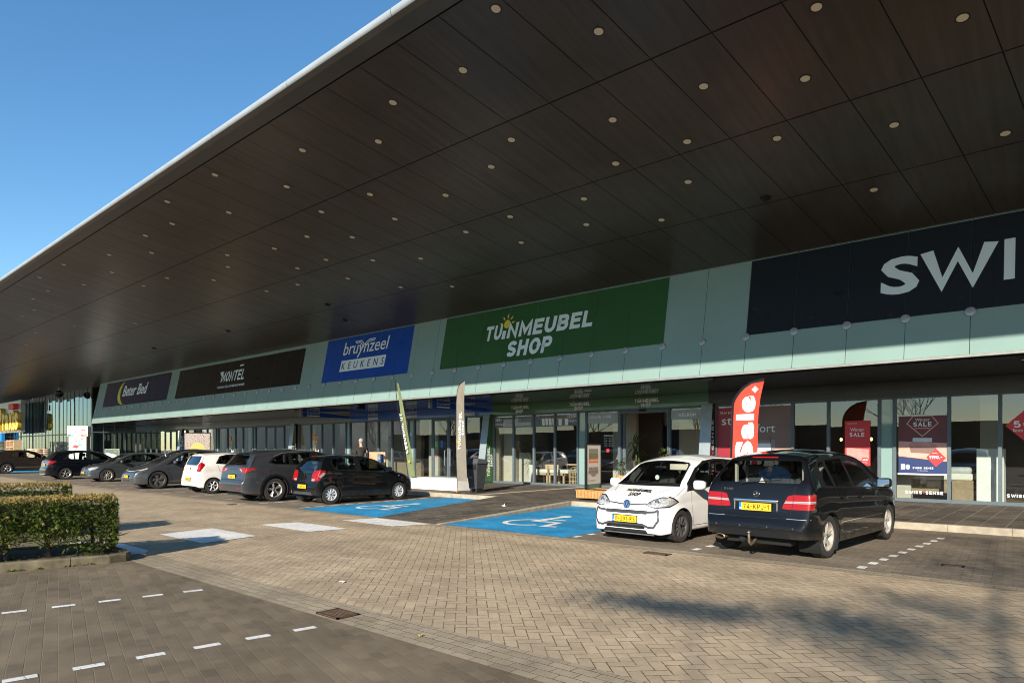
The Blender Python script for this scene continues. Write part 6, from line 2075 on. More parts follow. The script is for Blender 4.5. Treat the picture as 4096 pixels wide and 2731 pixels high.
# 2 ---- small white car, front towards the road
def up_logo(c):
    # garden shop lettering on bonnet and doors
    L = MB(); Ltmp = MB()
    def drape(parent_name, mat, mb, fn):
        vs = [fn(v) for v in mb.v]; m = MB(); m.v = vs; m.f = mb.f; return c.part(parent_name, m, mat, 0)
    def mk(width, fnm):
        a = MB(); cap = width * .135
        block_text(a, 'TU', 0, 0, width * .165, cap, .24)
        a.prism([(width * .175, 0), (width * .205, 0), (width * .205, cap * .55), (width * .175, cap * .55)], 0, 0.0001)
        block_text(a, 'NMEUBEL', width * .226, 0, width * .774, cap, .24, gap=.13)
        block_text(a, 'SHOP', width * .25, -cap * 1.28, width * .44, cap, .24, gap=.13)
        s_ = MB(); sun_logo(s_, width * .2, cap * .95, width * .035, .0001)
        drape('lettering', 'text_black', a, fnm); drape('sun_emblem', 'lime', s_, fnm)
    w_ = .56
    def top(v):
        y = (v[0] - w_ / 2); x = 3.13 - v[1] * 1.15 * 0 + 0.0
        x = 3.30 + (v[1]) * -1.3
        p, n = c.surf_top(x, y + .06); return tuple(p + n * .011)
    mk(w_, top)
    for sd in (1, -1):
        def sidef(v, sd=sd):
            x = 2.18 - v[0] if sd > 0 else 1.60 + v[0]
            p, n = c.surf_side(x, .60 + v[1], sd); return tuple(p + n * .004)
        mk(.58, sidef)
    # front: roundel, thin grille line, black outline
    p, n = c.surf_end(0, .655, False); roundel(c, frame3(p + Vector((.010, 0, 0)), (0, 1, 0), (-.12, 0, 1)), .080)
    m = MB()
    for pts in ([(-.66, .575), (-.60, .545), (-.36, .525), (.36, .525), (.60, .545), (.66, .575)], [(-.66, .575), (-.675, .40), (-.60, .285), (-.50, .28), (-.36, .325), (.36, .325), (.50, .28), (.60, .285), (.675, .40), (.66, .575)]):
        c.ribbon(m, pts, .040, 'end', out=.004, rear=False, step=.03)
    c.part('bumper_outline', m, 'darkgrey', 0)
    m = MB(); c.ribbon(m, [(-.40, .672), (-.08, .650)], .026, 'end', out=.004, rear=False); c.ribbon(m, [(.08, .650), (.40, .672)], .026, 'end', out=.004, rear=False); c.part('grille_strip', m, 'darkgrey', 0)
    m = MB(); c.ribbon(m, [(-.44, .527), (.44, .527)], .062, 'end', out=.0035, rear=False); c.ribbon(m, [(-.42, .288), (.42, .288)], .080, 'end', out=.0035, rear=False); c.part('grille_backing', m, 'black', 0)
    m = MB()
    for (z0, z1, hw) in ((.505, .548, .30), (.255, .318, .34)):
        p, n = c.surf_end(0, (z0 + z1) / 2, False)
        nx = int(hw * 2 / .034)
        for j in range(2):
            for i in range(nx):
                yy = -hw + (i + .5 + .5 * (j % 2)) * .034; zz = z0 + (j + .5) * (z1 - z0) / 2
                p, n = c.surf_end(yy, zz, False)
                M = frame3(p + n * .006, (0, 1, 0), (0, 0, 1)); q = MB(M)
                for k in range(6):
                    a, b_ = PI / 3 * k, PI / 3 * (k + 1)
                    q.add([(.017 * math.cos(a), .011 * math.sin(a), 0), (.017 * math.cos(b_), .011 * math.sin(b_), 0), (.013 * math.cos(b_), .008 * math.sin(b_), 0), (.013 * math.cos(a), .008 * math.sin(a), 0)], [(0, 1, 2, 3)])
                m.add(q.v, q.f)
    c.part('grille_mesh', m, 'darkgrey', 0)
    m = MB(); m.bbox(3.33, 3.52, -.55, .55, .135, .165, .01); c.part('front_lip', m, 'steel')
    # air freshener, rear-view mirror, pale visor and pillars seen through the screen
    m = MB(frame3((2.60, .0, 1.085), (0, 1, 0), (0, 0, 1))); disc(m, 0, 0, .045, .045, 0, .003, 20); c.part('air_freshener', m, 'white', 0)
    m = MB(); m.bbox(2.47, 2.50, -.12, .12, 1.235, 1.29, .012); m.tube((2.5, 0, 1.28), (2.44, 0, 1.36), .01); c.part('rear_view_mirror', m, 'black')
    m = MB(); m.bbox(2.34, 2.36, .12, .52, 1.22, 1.33, .01); c.part('sun_visor', m, 'beige')
    for (y0, z0, y1, z1) in ((-.55, .985, .05, 1.02), (.05, .975, .58, 1.0)):
        a, n1 = c.surf_end(y0, z0, False); b2, n2 = c.surf_end(y1, z1, False); m = MB(); m.tube(a + n1 * .015, b2 + n2 * .015, .009, .006, 6); c.part('wiper', m, 'black')
    for sd in (-1, 1):
        for (y, z, r) in ((.60, .705, .055), (.47, .672, .035)):
            p, n = c.surf_end(sd * y, z, False); m = MB(frame3(p - Vector((.004, 0, 0)) + n * .010, (0, 1, 0), (0, 0, 1))); m.lathe([(0, .0), (r * .5, .004), (r * .8, .006), (r, .0)], 20); c.part('lamp_bowl', m, 'chrome', 40)
M_['lime'] = simple('lime_print', (0.45, 0.50, 0.05), 0.5, var=0)
SP_UP = dict(L=3.60, W=1.641, R=.28, Ra=.318, rimR=.198, xr=.61, xf=3.017, tw=.175, paint='p_white', tumble=.36,
    top=[(0, .50), (.02, .62), (.04, .80), (.06, .95), (.11, 1.12), (.24, 1.38), (.32, 1.435), (.7, 1.475), (1.3, 1.50), (1.8, 1.485), (2.15, 1.43), (2.35, 1.37), (2.93, .985), (3.02, .95), (3.30, .855), (3.46, .76), (3.535, .66), (3.575, .55), (3.60, .42)],
    bot=[(0, .25), (.3, .2), (3.2, .19), (3.5, .165), (3.60, .20)],
    belt=[(0, .95), (1.2, .96), (2.0, .93), (2.9, .90), (3.60, .80)], rear=(.35, .84, 2.6), front=(.62, .70, 2.5), rc_hood=.09,
    cuts=[('window_trim', 'black', side([(.42, 1.02), (1.28, .965), (1.27, 1.42), (.80, 1.385), (.52, 1.27)], [(1.28, .965), (2.86, .865), (2.80, 1.0), (2.38, 1.26), (2.0, 1.39), (1.6, 1.425), (1.27, 1.42)])),
          (SW, 'carglass_dark', side([(.62, 1.04), (1.22, 1.0), (1.20, 1.375), (.80, 1.34), (.62, 1.22)])),
          (SW, 'carglass', side([(1.36, .995), (2.48, .925), (2.44, 1.13), (2.22, 1.27), (1.95, 1.355), (1.6, 1.385), (1.35, 1.38)])),
          ('rear_window', 'carglass_dark', [('end', 'rear', [(-.58, .75), (.58, .75), (.52, 1.36), (-.52, 1.36)])]),
          ('windscreen_edge', 'black', [('end', 'front', [(-.70, .95), (.70, .95), (.66, 1.02), (.545, 1.395), (-.545, 1.395), (-.66, 1.02)])], dict(minn=.3)),
          ('windscreen', 'carglass', [('end', 'front', [(-.655, .985), (.655, .985), (.625, 1.05), (.52, 1.37), (-.52, 1.37), (-.625, 1.05)])], dict(minn=.3)),
          ('headlight_rim', 'black', [('end', 'front', [(.385, .645), (.42, .69), (.50, .745), (.62, .79), (.76, .79), (.80, .76), (.79, .68), (.70, .615), (.60, .598)]), ('side', None, [(3.12, .70), (3.30, .80), (3.7, .79), (3.7, .60), (3.36, .62)])]),
          ('headlight', 'headlight', [('end', 'front', [(.40, .645), (.44, .685), (.51, .73), (.62, .772), (.74, .775), (.775, .745), (.765, .69), (.69, .63), (.60, .612)]), ('side', None, [(3.18, .70), (3.32, .778), (3.7, .77), (3.7, .62), (3.38, .64)])]),
          ('lower_grille', 'blackmatt', [('end', 'front', [(-.50, .165), (.50, .165), (.44, .235), (-.44, .235)])])],
    gaps=[[(1.30, .98), (1.28, .55), (1.36, .27)], [(2.72, .86), (2.70, .5), (2.66, .27)], [(1.36, .27), (2.66, .27)], [(2.90, .93), (3.05, .86), (3.28, .77)]],
    gaps_front=[[(-.74, .60), (-.60, .585), (0, .59), (.60, .585), (.74, .60)]], gaps_top=[[(3.36, -.38), (3.20, -.52), (2.98, -.62)], [(3.36, .38), (3.20, .52), (2.98, .62)]],
    mirror=(2.62, .93), mirror_size=1.0, handles=[(1.50, .83)], handle_mat='p_white', interior=(1.78, 1.0, .38, 2.45, .97), int_kw=dict(seatmat='seat', three=False, deckz=.90),
    plate_front=(.405, 'P-291-RS'), plate_rear=(.5, 'P-291-RS'), wheels=((9, 'paddle', .74, .2), ('hub_grey', 'ring')), extra=up_logo)

# 3 ---- black five-door city car, rear towards the road
def ex_108(c):
    p, n = c.surf_end(0, 1.385); m = MB(); m.bbox(p.x - .012, p.x + .02, -.09, .09, 1.375, 1.395, .004, 1); c.part('high_brake_light', m, 'tail_red')
    p, n = c.surf_end(0, .83); m = MB(frame3(p + n * .003, (0, -1, 0), (0, 0, 1)))
    stroke(m, [(-.012, -.045), (.0, -.01), (-.018, .015), (.0, .045), (.018, .03), (.0, .02), (.015, -.01), (.005, -.045)], .009, 0, .004); put_text(m, 'PEUGEOT', -.055, -.08, width=.11, height=.014, depth=.002); c.part('badge', m, 'chrome', 0)
    m = MB(); c.ribbon(m, [(-.11, .905), (.11, .905)], .022, 'end', out=.004); c.part('tailgate_grip', m, 'blackmatt', 0)
    p, n = c.surf_side(2.83, .78); m = MB(); m.ball((p.x, p.y, p.z), .03, .008, .018); c.part('side_repeater', m, 'white', 60)
SP_108 = dict(L=3.475, W=1.615, R=.285, Ra=.32, rimR=.185, xr=.50, xf=2.84, tw=.175, paint='p_black2', tumble=.38,
    top=[(0, .50), (.02, .60), (.05, .66), (.07, .80), (.10, .95), (.30, 1.34), (.34, 1.385), (.6, 1.42), (1.1, 1.46), (1.5, 1.455), (1.85, 1.40), (2.10, 1.325), (2.66, .98), (2.76, .945), (3.1, .86), (3.30, .74), (3.41, .60), (3.475, .46)],
    bot=[(0, .29), (.12, .25), (.5, .2), (3.2, .19), (3.475, .24)],
    belt=[(0, .98), (.6, 1.0), (1.6, .94), (2.6, .89), (3.475, .78)], rear=(.36, .80, 2.4), front=(.7, .64, 2.2),
    cuts=[('window_trim', 'black', side([(.53, 1.22), (.58, 1.04), (.68, .98), (1.42, .945), (1.40, 1.38), (.90, 1.38), (.60, 1.345)], [(1.42, .945), (2.50, .875), (2.43, 1.02), (2.10, 1.24), (1.82, 1.35), (1.40, 1.38)])),
          (SW, 'carglass', side([(.57, 1.22), (.62, 1.06), (.71, 1.01), (1.30, .98), (1.28, 1.35), (.90, 1.35), (.62, 1.32)])),
          (SW, 'carglass', side([(1.50, .965), (2.36, .915), (2.28, 1.04), (2.02, 1.235), (1.80, 1.32), (1.48, 1.345)])),
          ('rear_window', 'carglass', [('end', 'rear', [(-.56, .955), (-.28, .93), (.28, .93), (.56, .955), (.55, 1.10), (.50, 1.345), (-.50, 1.345), (-.55, 1.10)])]),
          ('windscreen', 'carglass', [('end', 'front', [(-.60, .98), (.60, .98), (.50, 1.34), (-.50, 1.34)])], dict(minn=.3)),
          ('tail_light', 'tail_red', [('end', 'rear', [(.43, .72), (.44, .88), (.50, .98), (.80, 1.0), (.80, .70), (.50, .665)]), ('side', None, [(-.01, .68), (.12, .70), (.22, .80), (.30, .90), (.33, .985), (.16, 1.0), (-.01, .98)])]),
          ('tail_light_clear', 'tail_clear', [('side', None, [(.12, .82), (.24, .93), (.31, .915), (.27, .84), (.16, .77)])]),
          ('tail_light_clear', 'tail_clear', [('end', 'rear', [(.45, .685), (.45, .745), (.62, .745), (.62, .69)])]),
          ('headlight', 'headlight_dark', [('end', 'front', [(.40, .66), (.52, .80), (.80, .84), (.80, .66)]), ('side', None, [(3.0, .82), (3.22, .68), (3.5, .60), (3.5, .80)])]),
          ('lower_bumper', 'darkgrey', [('end', 'rear', [(-.64, .22), (.64, .22), (.50, .36), (-.50, .36)])]),
          ('reflector', 'tail_red', side([(.86, .69), (.90, .69), (.90, .705), (.86, .705)]))],
    gaps=[[(1.36, .96), (1.38, .55), (1.40, .31)], [(2.46, .86), (2.44, .5), (2.42, .31)], [(.86, .31), (2.42, .31)], [(.60, 1.0), (.66, .80), (.82, .62), (.86, .31)], [(.26, .68), (.34, .60)]],
    gaps_rear=[[(-.62, .66), (.62, .66)], [(-.60, 1.0), (-.44, .70), (.44, .70), (.60, 1.0)]],
    handles=[(.92, .86), (1.58, .83)], mirror=(2.36, .935), mirror_size=.92, interior=(1.62, .82, .36, 2.15, .93), int_kw=dict(three=False, deckz=.93),
    plate_rear=(.515, 'J-685-GS'), plate_front=(.42, 'J-685-GS'), wheels=((9, 'paddle', .74, .1), ('hub_silver', 'cap')), antenna=(1.95, .3, -.20, .24), extra=ex_108)

# 4 ---- grey electric SUV, rear towards the road
def ex_enyaq(c):
    p, n = c.surf_end(0, .99); m = MB(frame3(p + n * .003, (0, -1, 0), (0, 0, 1))); put_text(m, 'SKODA', -.19, -.012, width=.38, height=.028, depth=.003, bold=.02, spacing=2.2); c.part('badge', m, 'chrome', 0)
    p, n = c.surf_end(-.52, .80); m = MB(frame3(p + n * .003, (0, -1, 0), (0, 0, 1))); put_text(m, '80', 0, 0, width=.06, height=.026, depth=.003, bold=.02); c.part('badge', m, 'chrome', 0)
    m = MB(); p, n = c.surf_top(.80, 0); m.prism([(.70, 0), (.94, 0), (.80, .05), (.76, .055)], -.012, .012); m2 = MB(); m2.v = [(v[0], v[2], v[1] + p.z - .01) for v in m.v]; m2.f = m.f; c.part('shark_fin', m2, 'p_grey')
    m = MB(); 
    for sd in (-1, 1): c.ribbon(m, [(.62, .80), (.62, .95), (.85, .95), (.85, .80), (.62, .80)], .006, 'side', sd)
    c.part('charge_flap', m, 'black', 0)
    p, n = c.surf_end(0, 1.50); m = MB(); m.bbox(.26, .36, -.55, .55, 1.475, 1.50, .008); c.part('spoiler_lip', m, 'black')
SP_ENYAQ = dict(L=4.65, W=1.879, R=.362, Ra=.40, rimR=.245, xr=1.0, xf=3.765, tw=.235, paint='p_grey', tumble=.42, cladding=.07,
    top=[(0, .55), (.02, .66), (.08, .72), (.10, .86), (.11, 1.02), (.14, 1.10), (.20, 1.14), (.58, 1.45), (.40, 1.44), (.48, 1.50), (.60, 1.52), (1.0, 1.58), (1.8, 1.62), (2.4, 1.60), (2.85, 1.52), (3.1, 1.44), (3.62, 1.10), (3.75, 1.05), (4.3, .97), (4.52, .86), (4.60, .70), (4.65, .50)],
    bot=[(0, .34), (.12, .27), (.5, .22), (4.3, .21), (4.65, .27)],
    belt=[(0, 1.07), (1.0, 1.11), (2.2, 1.07), (3.4, 1.02), (4.65, .93)], rear=(.55, .80, 2.3), flare=.018, rc_roof=.12,
    cuts=[('window_trim', 'black', side([(.80, 1.20), (.98, 1.14), (1.53, 1.115), (1.53, 1.50), (1.30, 1.47), (1.05, 1.38)], [(1.53, 1.115), (2.32, 1.075), (2.32, 1.53), (1.53, 1.50)], [(2.32, 1.075), (3.36, 1.03), (2.95, 1.32), (2.65, 1.47), (2.32, 1.53)])),
          (SW, 'carglass_dark', side([(.90, 1.21), (1.02, 1.16), (1.47, 1.145), (1.47, 1.455), (1.28, 1.43), (1.08, 1.345)])),
          (SW, 'carglass', side([(1.60, 1.14), (2.22, 1.105), (2.22, 1.49), (1.60, 1.465)])),
          (SW, 'carglass', side([(2.40, 1.10), (3.20, 1.065), (2.88, 1.29), (2.62, 1.43), (2.40, 1.49)])),
          ('rear_window', 'carglass_dark', [('end', 'rear', [(-.66, 1.13), (.66, 1.13), (.62, 1.20), (.50, 1.43), (-.50, 1.43), (-.62, 1.20)])]),
          ('windscreen', 'carglass', [('end', 'front', [(-.64, 1.10), (.64, 1.10), (.55, 1.47), (-.55, 1.47)])], dict(minn=.3)),
          ('tail_light', 'tail_red', [('end', 'rear', [(.40, 1.035), (.48, .975), (.64, .90), (.93, .90), (.93, 1.035)]), ('side', None, [(-.01, .90), (.12, .90), (.40, 1.0), (.42, 1.035), (-.01, 1.035)])]),
          ('tail_light_clear', 'tail_clear', [('end', 'rear', [(.44, 1.02), (.52, .965), (.63, .915), (.64, .98), (.52, 1.005)])]),
          ('reflector', 'tail_red', [('end', 'rear', [(.52, .425), (.80, .425), (.80, .45), (.50, .45)])]),
          ('lower_bumper', 'darkgrey', [('end', 'rear', [(-.94, .20), (.94, .20), (.94, .38), (.70, .345), (-.70, .345), (-.94, .38)])]),
          ('headlight', 'headlight', [('end', 'front', [(.5, .72), (.5, .84), (.9, .9), (.9, .76)])])],
    gaps=[[(2.28, 1.09), (2.30, .6), (2.27, .34)], [(3.30, 1.03), (3.33, .6), (3.28, .34)], [(1.45, .34), (3.28, .34)], [(1.50, 1.12), (1.56, .95), (1.50, .80), (1.45, .34)], [(.42, 1.03), (.46, .62)]],
    gaps_rear=[[(-.62, 1.11), (-.66, .84), (.66, .84), (.62, 1.11)], [(-.9, .66), (-.5, .68), (.5, .68), (.9, .66)]],
    strips=[('steel', .010, 'side', [(1.02, 1.385), (1.30, 1.485), (1.9, 1.525), (2.35, 1.53)], 'window_strip', .004)],
    handles=[(1.72, .93), (2.50, .91)], mirror=(3.12, 1.06), interior=(2.45, 1.55, .48, 3.1, 1.10), int_kw=dict(deckz=1.07),
    plate_rear=(.77, 'S-462-GT'), plate_front=(.45, 'S-462-GT'), wheels=((5, 'twin', .64, .5), ('alloy', 'cap')), wiper=(.0, 1.14, -.42, 1.19), extra=ex_enyaq)
SP_ENYAQ['top'] = [(0, .55), (.02, .66), (.08, .72), (.10, .86), (.11, 1.02), (.14, 1.10), (.22, 1.16), (.40, 1.42), (.44, 1.50), (.60, 1.53), (1.0, 1.585), (1.8, 1.62), (2.4, 1.60), (2.85, 1.52), (3.1, 1.44), (3.62, 1.10), (3.75, 1.05), (4.3, .97), (4.52, .86), (4.60, .70), (4.65, .50)]

# 5 ---- small white five-door, rear towards the road
def ex_kia(c):
    p, n = c.surf_end(0, .90); m = MB(frame3(p + n * .003, (0, -1, 0), (0, 0, 1))); disc(m, 0, 0, .055, .032, 0, .004, 20); c.part('badge', m, 'black', 0)
    p, n = c.surf_end(0, 1.42); m = MB(); m.bbox(p.x - .012, p.x + .02, -.10, .10, 1.408, 1.425, .004, 1); c.part('high_brake_light', m, 'tail_red')
SP_KIA = dict(L=3.595, W=1.60, R=.282, Ra=.315, rimR=.192, xr=.58, xf=2.965, tw=.170, paint='p_white2', tumble=.36,
    top=[(0, .50), (.02, .60), (.06, .66), (.08, .80), (.10, .98), (.15, 1.08), (.30, 1.36), (.26, 1.40), (.34, 1.435), (.6, 1.455), (1.2, 1.48), (1.7, 1.465), (2.0, 1.41), (2.2, 1.345), (2.78, .98), (2.9, .95), (3.25, .86), (3.45, .74), (3.55, .60), (3.595, .46)],
    bot=[(0, .30), (.14, .23), (.5, .2), (3.3, .19), (3.595, .24)],
    belt=[(0, .98), (.7, 1.02), (1.6, .96), (2.7, .90), (3.595, .80)], rear=(.40, .80, 2.3),
    cuts=[('window_trim', 'black', side([(.68, 1.08), (1.46, 1.01), (1.44, 1.42), (1.1, 1.41), (.86, 1.35)], [(1.46, 1.01), (2.62, .93), (2.2, 1.26), (1.9, 1.38), (1.44, 1.42)])),
          (SW, 'carglass_dark', side([(.74, 1.095), (.90, 1.08), (.90, 1.32)], [(.93, 1.075), (1.38, 1.04), (1.36, 1.385), (1.1, 1.375), (.93, 1.335)])),
          (SW, 'carglass', side([(1.54, 1.03), (2.44, .96), (2.14, 1.235), (1.86, 1.34), (1.52, 1.38)])),
          ('rear_window', 'carglass_dark', [('end', 'rear', [(-.52, 1.02), (.52, 1.02), (.60, 1.12), (.54, 1.36), (-.54, 1.36), (-.60, 1.12)])]),
          ('windscreen', 'carglass', [('end', 'front', [(-.60, .98), (.60, .98), (.50, 1.35), (-.50, 1.35)])], dict(minn=.3)),
          ('tail_light', 'tail_red', [('end', 'rear', [(.58, .80), (.66, .95), (.58, 1.05), (.66, 1.12), (.80, 1.12), (.80, .80)]), ('side', None, [(-.01, .80), (.14, .80), (.22, .90), (.33, 1.05), (.22, 1.14), (.06, 1.14), (.12, 1.02), (-.01, .9)])]),
          ('reflector', 'tail_red', [('end', 'rear', [(.60, .42), (.63, .42), (.635, .53), (.60, .53)])]),
          ('headlight', 'headlight', [('end', 'front', [(.42, .66), (.50, .80), (.80, .86), (.80, .7)])])],
    gaps=[[(1.44, 1.02), (1.46, .6), (1.44, .31)], [(2.50, .92), (2.5, .5), (2.46, .31)], [(1.0, .31), (2.46, .31)], [(.74, 1.06), (.80, .85), (.98, .60), (1.02, .31)]],
    gaps_rear=[[(-.62, 1.06), (-.60, .76), (.60, .76), (.62, 1.06)]],
    handles=[(1.02, .92), (1.66, .88)], handle_mat='black', mirror=(2.42, .95), interior=(1.72, .92, .38, 2.25, .96), int_kw=dict(deckz=.98),
    plate_rear=(.52, 'J-089-NJ'), wheels=((6, 'single', .66, .1), ('hub_silver', 'cap')), extra=ex_kia)
SP_KIA['top'] = [(0, .50), (.02, .60), (.06, .66), (.08, .80), (.10, .98), (.15, 1.08), (.27, 1.35), (.30, 1.43), (.6, 1.455), (1.2, 1.48), (1.7, 1.465), (2.0, 1.41), (2.2, 1.345), (2.78, .98), (2.9, .95), (3.25, .86), (3.45, .74), (3.55, .60), (3.595, .46)]

# 6 ---- charcoal electric crossover, front towards the road
def ex_tesla(c):
    m = MB(); c.ribbon(m, [(-.80, .775), (-.5, .725), (0, .715), (.5, .725), (.80, .775)], .014, 'end', out=.004, rear=False); c.part('light_bar', m, 'white', 0)
    m = MB(); m.lathe([(0, .0), (.05, .0)], 16, 'x', c=(3.35, .0, 1.35)); c.part('white_sticker', m, 'white', 0)
    m = MB()
    for k in range(3): c.ribbon(m, [(-.45, .30 + .035 * k), (.45, .30 + .035 * k)], .02, 'end', out=.003, rear=False)
    c.part('lower_intake', m, 'blackmatt', 0)
SP_TESLA = dict(L=4.79, W=1.92, R=.352, Ra=.39, rimR=.255, xr=1.02, xf=3.91, tw=.24, paint='p_grey2', tumble=.40,
    top=[(0, .55), (.02, .66), (.06, .85), (.12, 1.02), (.25, 1.10), (.40, 1.16), (1.1, 1.46), (1.6, 1.58), (2.2, 1.624), (2.7, 1.60), (3.0, 1.51), (3.85, 1.06), (4.0, 1.0), (4.4, .86), (4.65, .74), (4.72, .66), (4.77, .56), (4.79, .45)],
    bot=[(0, .3), (.4, .22), (4.5, .19), (4.79, .23)],
    belt=[(0, 1.06), (1.6, 1.06), (2.8, 1.0), (3.8, .93), (4.79, .78)], front=(.75, .66, 2.2), flare=.016,
    cuts=[('window_trim', 'black', side([(.95, 1.20), (1.3, 1.12), (2.32, 1.06), (2.30, 1.53), (1.8, 1.50), (1.3, 1.38)], [(2.32, 1.06), (3.62, .97), (3.2, 1.26), (2.85, 1.47), (2.30, 1.53)])),
          (SW, 'carglass_dark', side([(1.05, 1.21), (1.34, 1.15), (2.26, 1.095), (2.24, 1.49), (1.8, 1.46), (1.34, 1.35)])),
          (SW, 'carglass', side([(2.38, 1.09), (3.45, 1.01), (3.12, 1.25), (2.80, 1.43), (2.36, 1.49)])),
          ('glass_roof', 'carglass_dark', [('end', 'top', [(-.50, 1.50), (.50, 1.50), (.50, 1.64), (-.50, 1.64)])]),
          ('windscreen', 'carglass', [('end', 'front', [(-.68, 1.03), (.68, 1.03), (.54, 1.50), (-.54, 1.50)])], dict(minn=.3)),
          ('headlight', 'headlight', [('end', 'front', [(.45, .72), (.80, .75), (.90, .80), (.90, .84), (.80, .80), (.45, .742)]), ('side', None, [(4.30, .80), (4.5, .74), (4.8, .70), (4.8, .745), (4.5, .80), (4.28, .85)])]),
          ('fog_light', 'headlight_dark', [('end', 'front', [(.58, .545), (.82, .56), (.84, .60), (.58, .60)])]),
          ('front_lip', 'darkgrey', [('end', 'front', [(-.9, .15), (.9, .15), (.9, .245), (-.9, .245)])])],
    gaps=[[(2.30, 1.07), (2.32, .6), (2.30, .30)], [(3.52, .96), (3.50, .6), (3.42, .30)], [(1.45, .30), (3.42, .30)], [(3.9, .98), (4.3, .86), (4.6, .745)]],
    strips=[('steel', .012, 'side', [(1.5, .30), (3.45, .30)], 'sill_strip', .004)],
    mirror=(3.28, 1.02), mirror_mat='p_grey2', interior=(2.62, 1.65, .45, 3.35, 1.02), int_kw=dict(deckz=1.04), handles=[(2.45, .90)],
    plate_front=(.50, 'R-147-ZJ'), wheels=((5, 'fan', .70, .35), ('hub_grey',)), extra=ex_tesla)

# 7 ---- mid-grey hatchback, front towards the road
def ex_polo(c):
    p, n = c.surf_end(0, .66, False); roundel(c, frame3(p + Vector((.006, 0, 0)), (0, 1, 0), (-.1, 0, 1)), .065)
    m = MB(); c.ribbon(m, [(-.5, .64), (-.08, .625)], .03, 'end', out=.003, rear=False); c.ribbon(m, [(.08, .625), (.5, .64)], .03, 'end', out=.003, rear=False); c.part('grille', m, 'black', 0)
    m = MB(); c.ribbon(m, [(-.5, .60), (.5, .60)], .01, 'end', out=.003, rear=False); c.part('grille_chrome', m, 'chrome', 0)
    m = MB(); c.ribbon(m, [(-.55, .33), (.55, .33)], .06, 'end', out=.003, rear=False); c.part('lower_grille', m, 'blackmatt', 0)
SP_POLO = dict(L=4.053, W=1.751, R=.315, Ra=.35, rimR=.22, xr=.70, xf=3.25, tw=.2, paint='p_grey2', tumble=.38,
    top=[(0, .5), (.02, .62), (.06, .85), (.12, 1.0), (.42, 1.33), (.46, 1.38), (.8, 1.42), (1.5, 1.45), (2.0, 1.43), (2.4, 1.34), (3.02, .99), (3.15, .95), (3.6, .87), (3.85, .78), (3.95, .70), (4.01, .58), (4.053, .44)],
    bot=[(0, .28), (.4, .2), (3.8, .19), (4.053, .22)], belt=[(0, .96), (1.2, .98), (2.2, .93), (3.1, .88), (4.053, .76)],
    cuts=[('window_trim', 'black', side([(.72, 1.08), (1.0, 1.0), (1.66, .97), (1.66, 1.38), (1.2, 1.36), (.9, 1.26)], [(1.66, .97), (2.90, .90), (2.4, 1.22), (2.1, 1.34), (1.66, 1.38)])),
          (SW, 'carglass', side([(1.05, 1.03), (1.58, 1.0), (1.58, 1.34), (1.2, 1.32), (1.05, 1.27)])),
          (SW, 'carglass', side([(.80, 1.08), (.99, 1.03), (.99, 1.25), (.92, 1.22)])),
          (SW, 'carglass', side([(1.74, 1.0), (2.70, .935), (2.34, 1.18), (2.05, 1.30), (1.74, 1.34)])),
          ('windscreen', 'carglass', [('end', 'front', [(-.64, .99), (.64, .99), (.52, 1.35), (-.52, 1.35)])], dict(minn=.3)),
          ('headlight', 'headlight', [('end', 'front', [(.42, .61), (.42, .67), (.60, .72), (.86, .735), (.86, .60), (.60, .59)]), ('side', None, [(3.60, .735), (3.78, .60), (4.1, .59), (4.1, .72)])]),
          ('fog_light', 'chrome', [('end', 'front', [(.60, .335), (.76, .345), (.76, .375), (.60, .37)])])],
    gaps=[[(1.64, .98), (1.66, .5), (1.62, .28)], [(2.80, .89), (2.8, .5), (2.74, .28)], [(1.1, .28), (2.74, .28)], [(3.1, .93), (3.5, .80), (3.7, .74)]],
    mirror=(2.62, .94), mirror_mat='p_grey2', interior=(1.92, 1.05, .38, 2.6, .95), int_kw=dict(deckz=.95), handles=[(1.1, .84), (1.86, .82)],
    plate_front=(.455, 'TX-689-R'), wheels=((10, 'thin', .64, .2), ('alloy_dirty',)), extra=ex_polo)

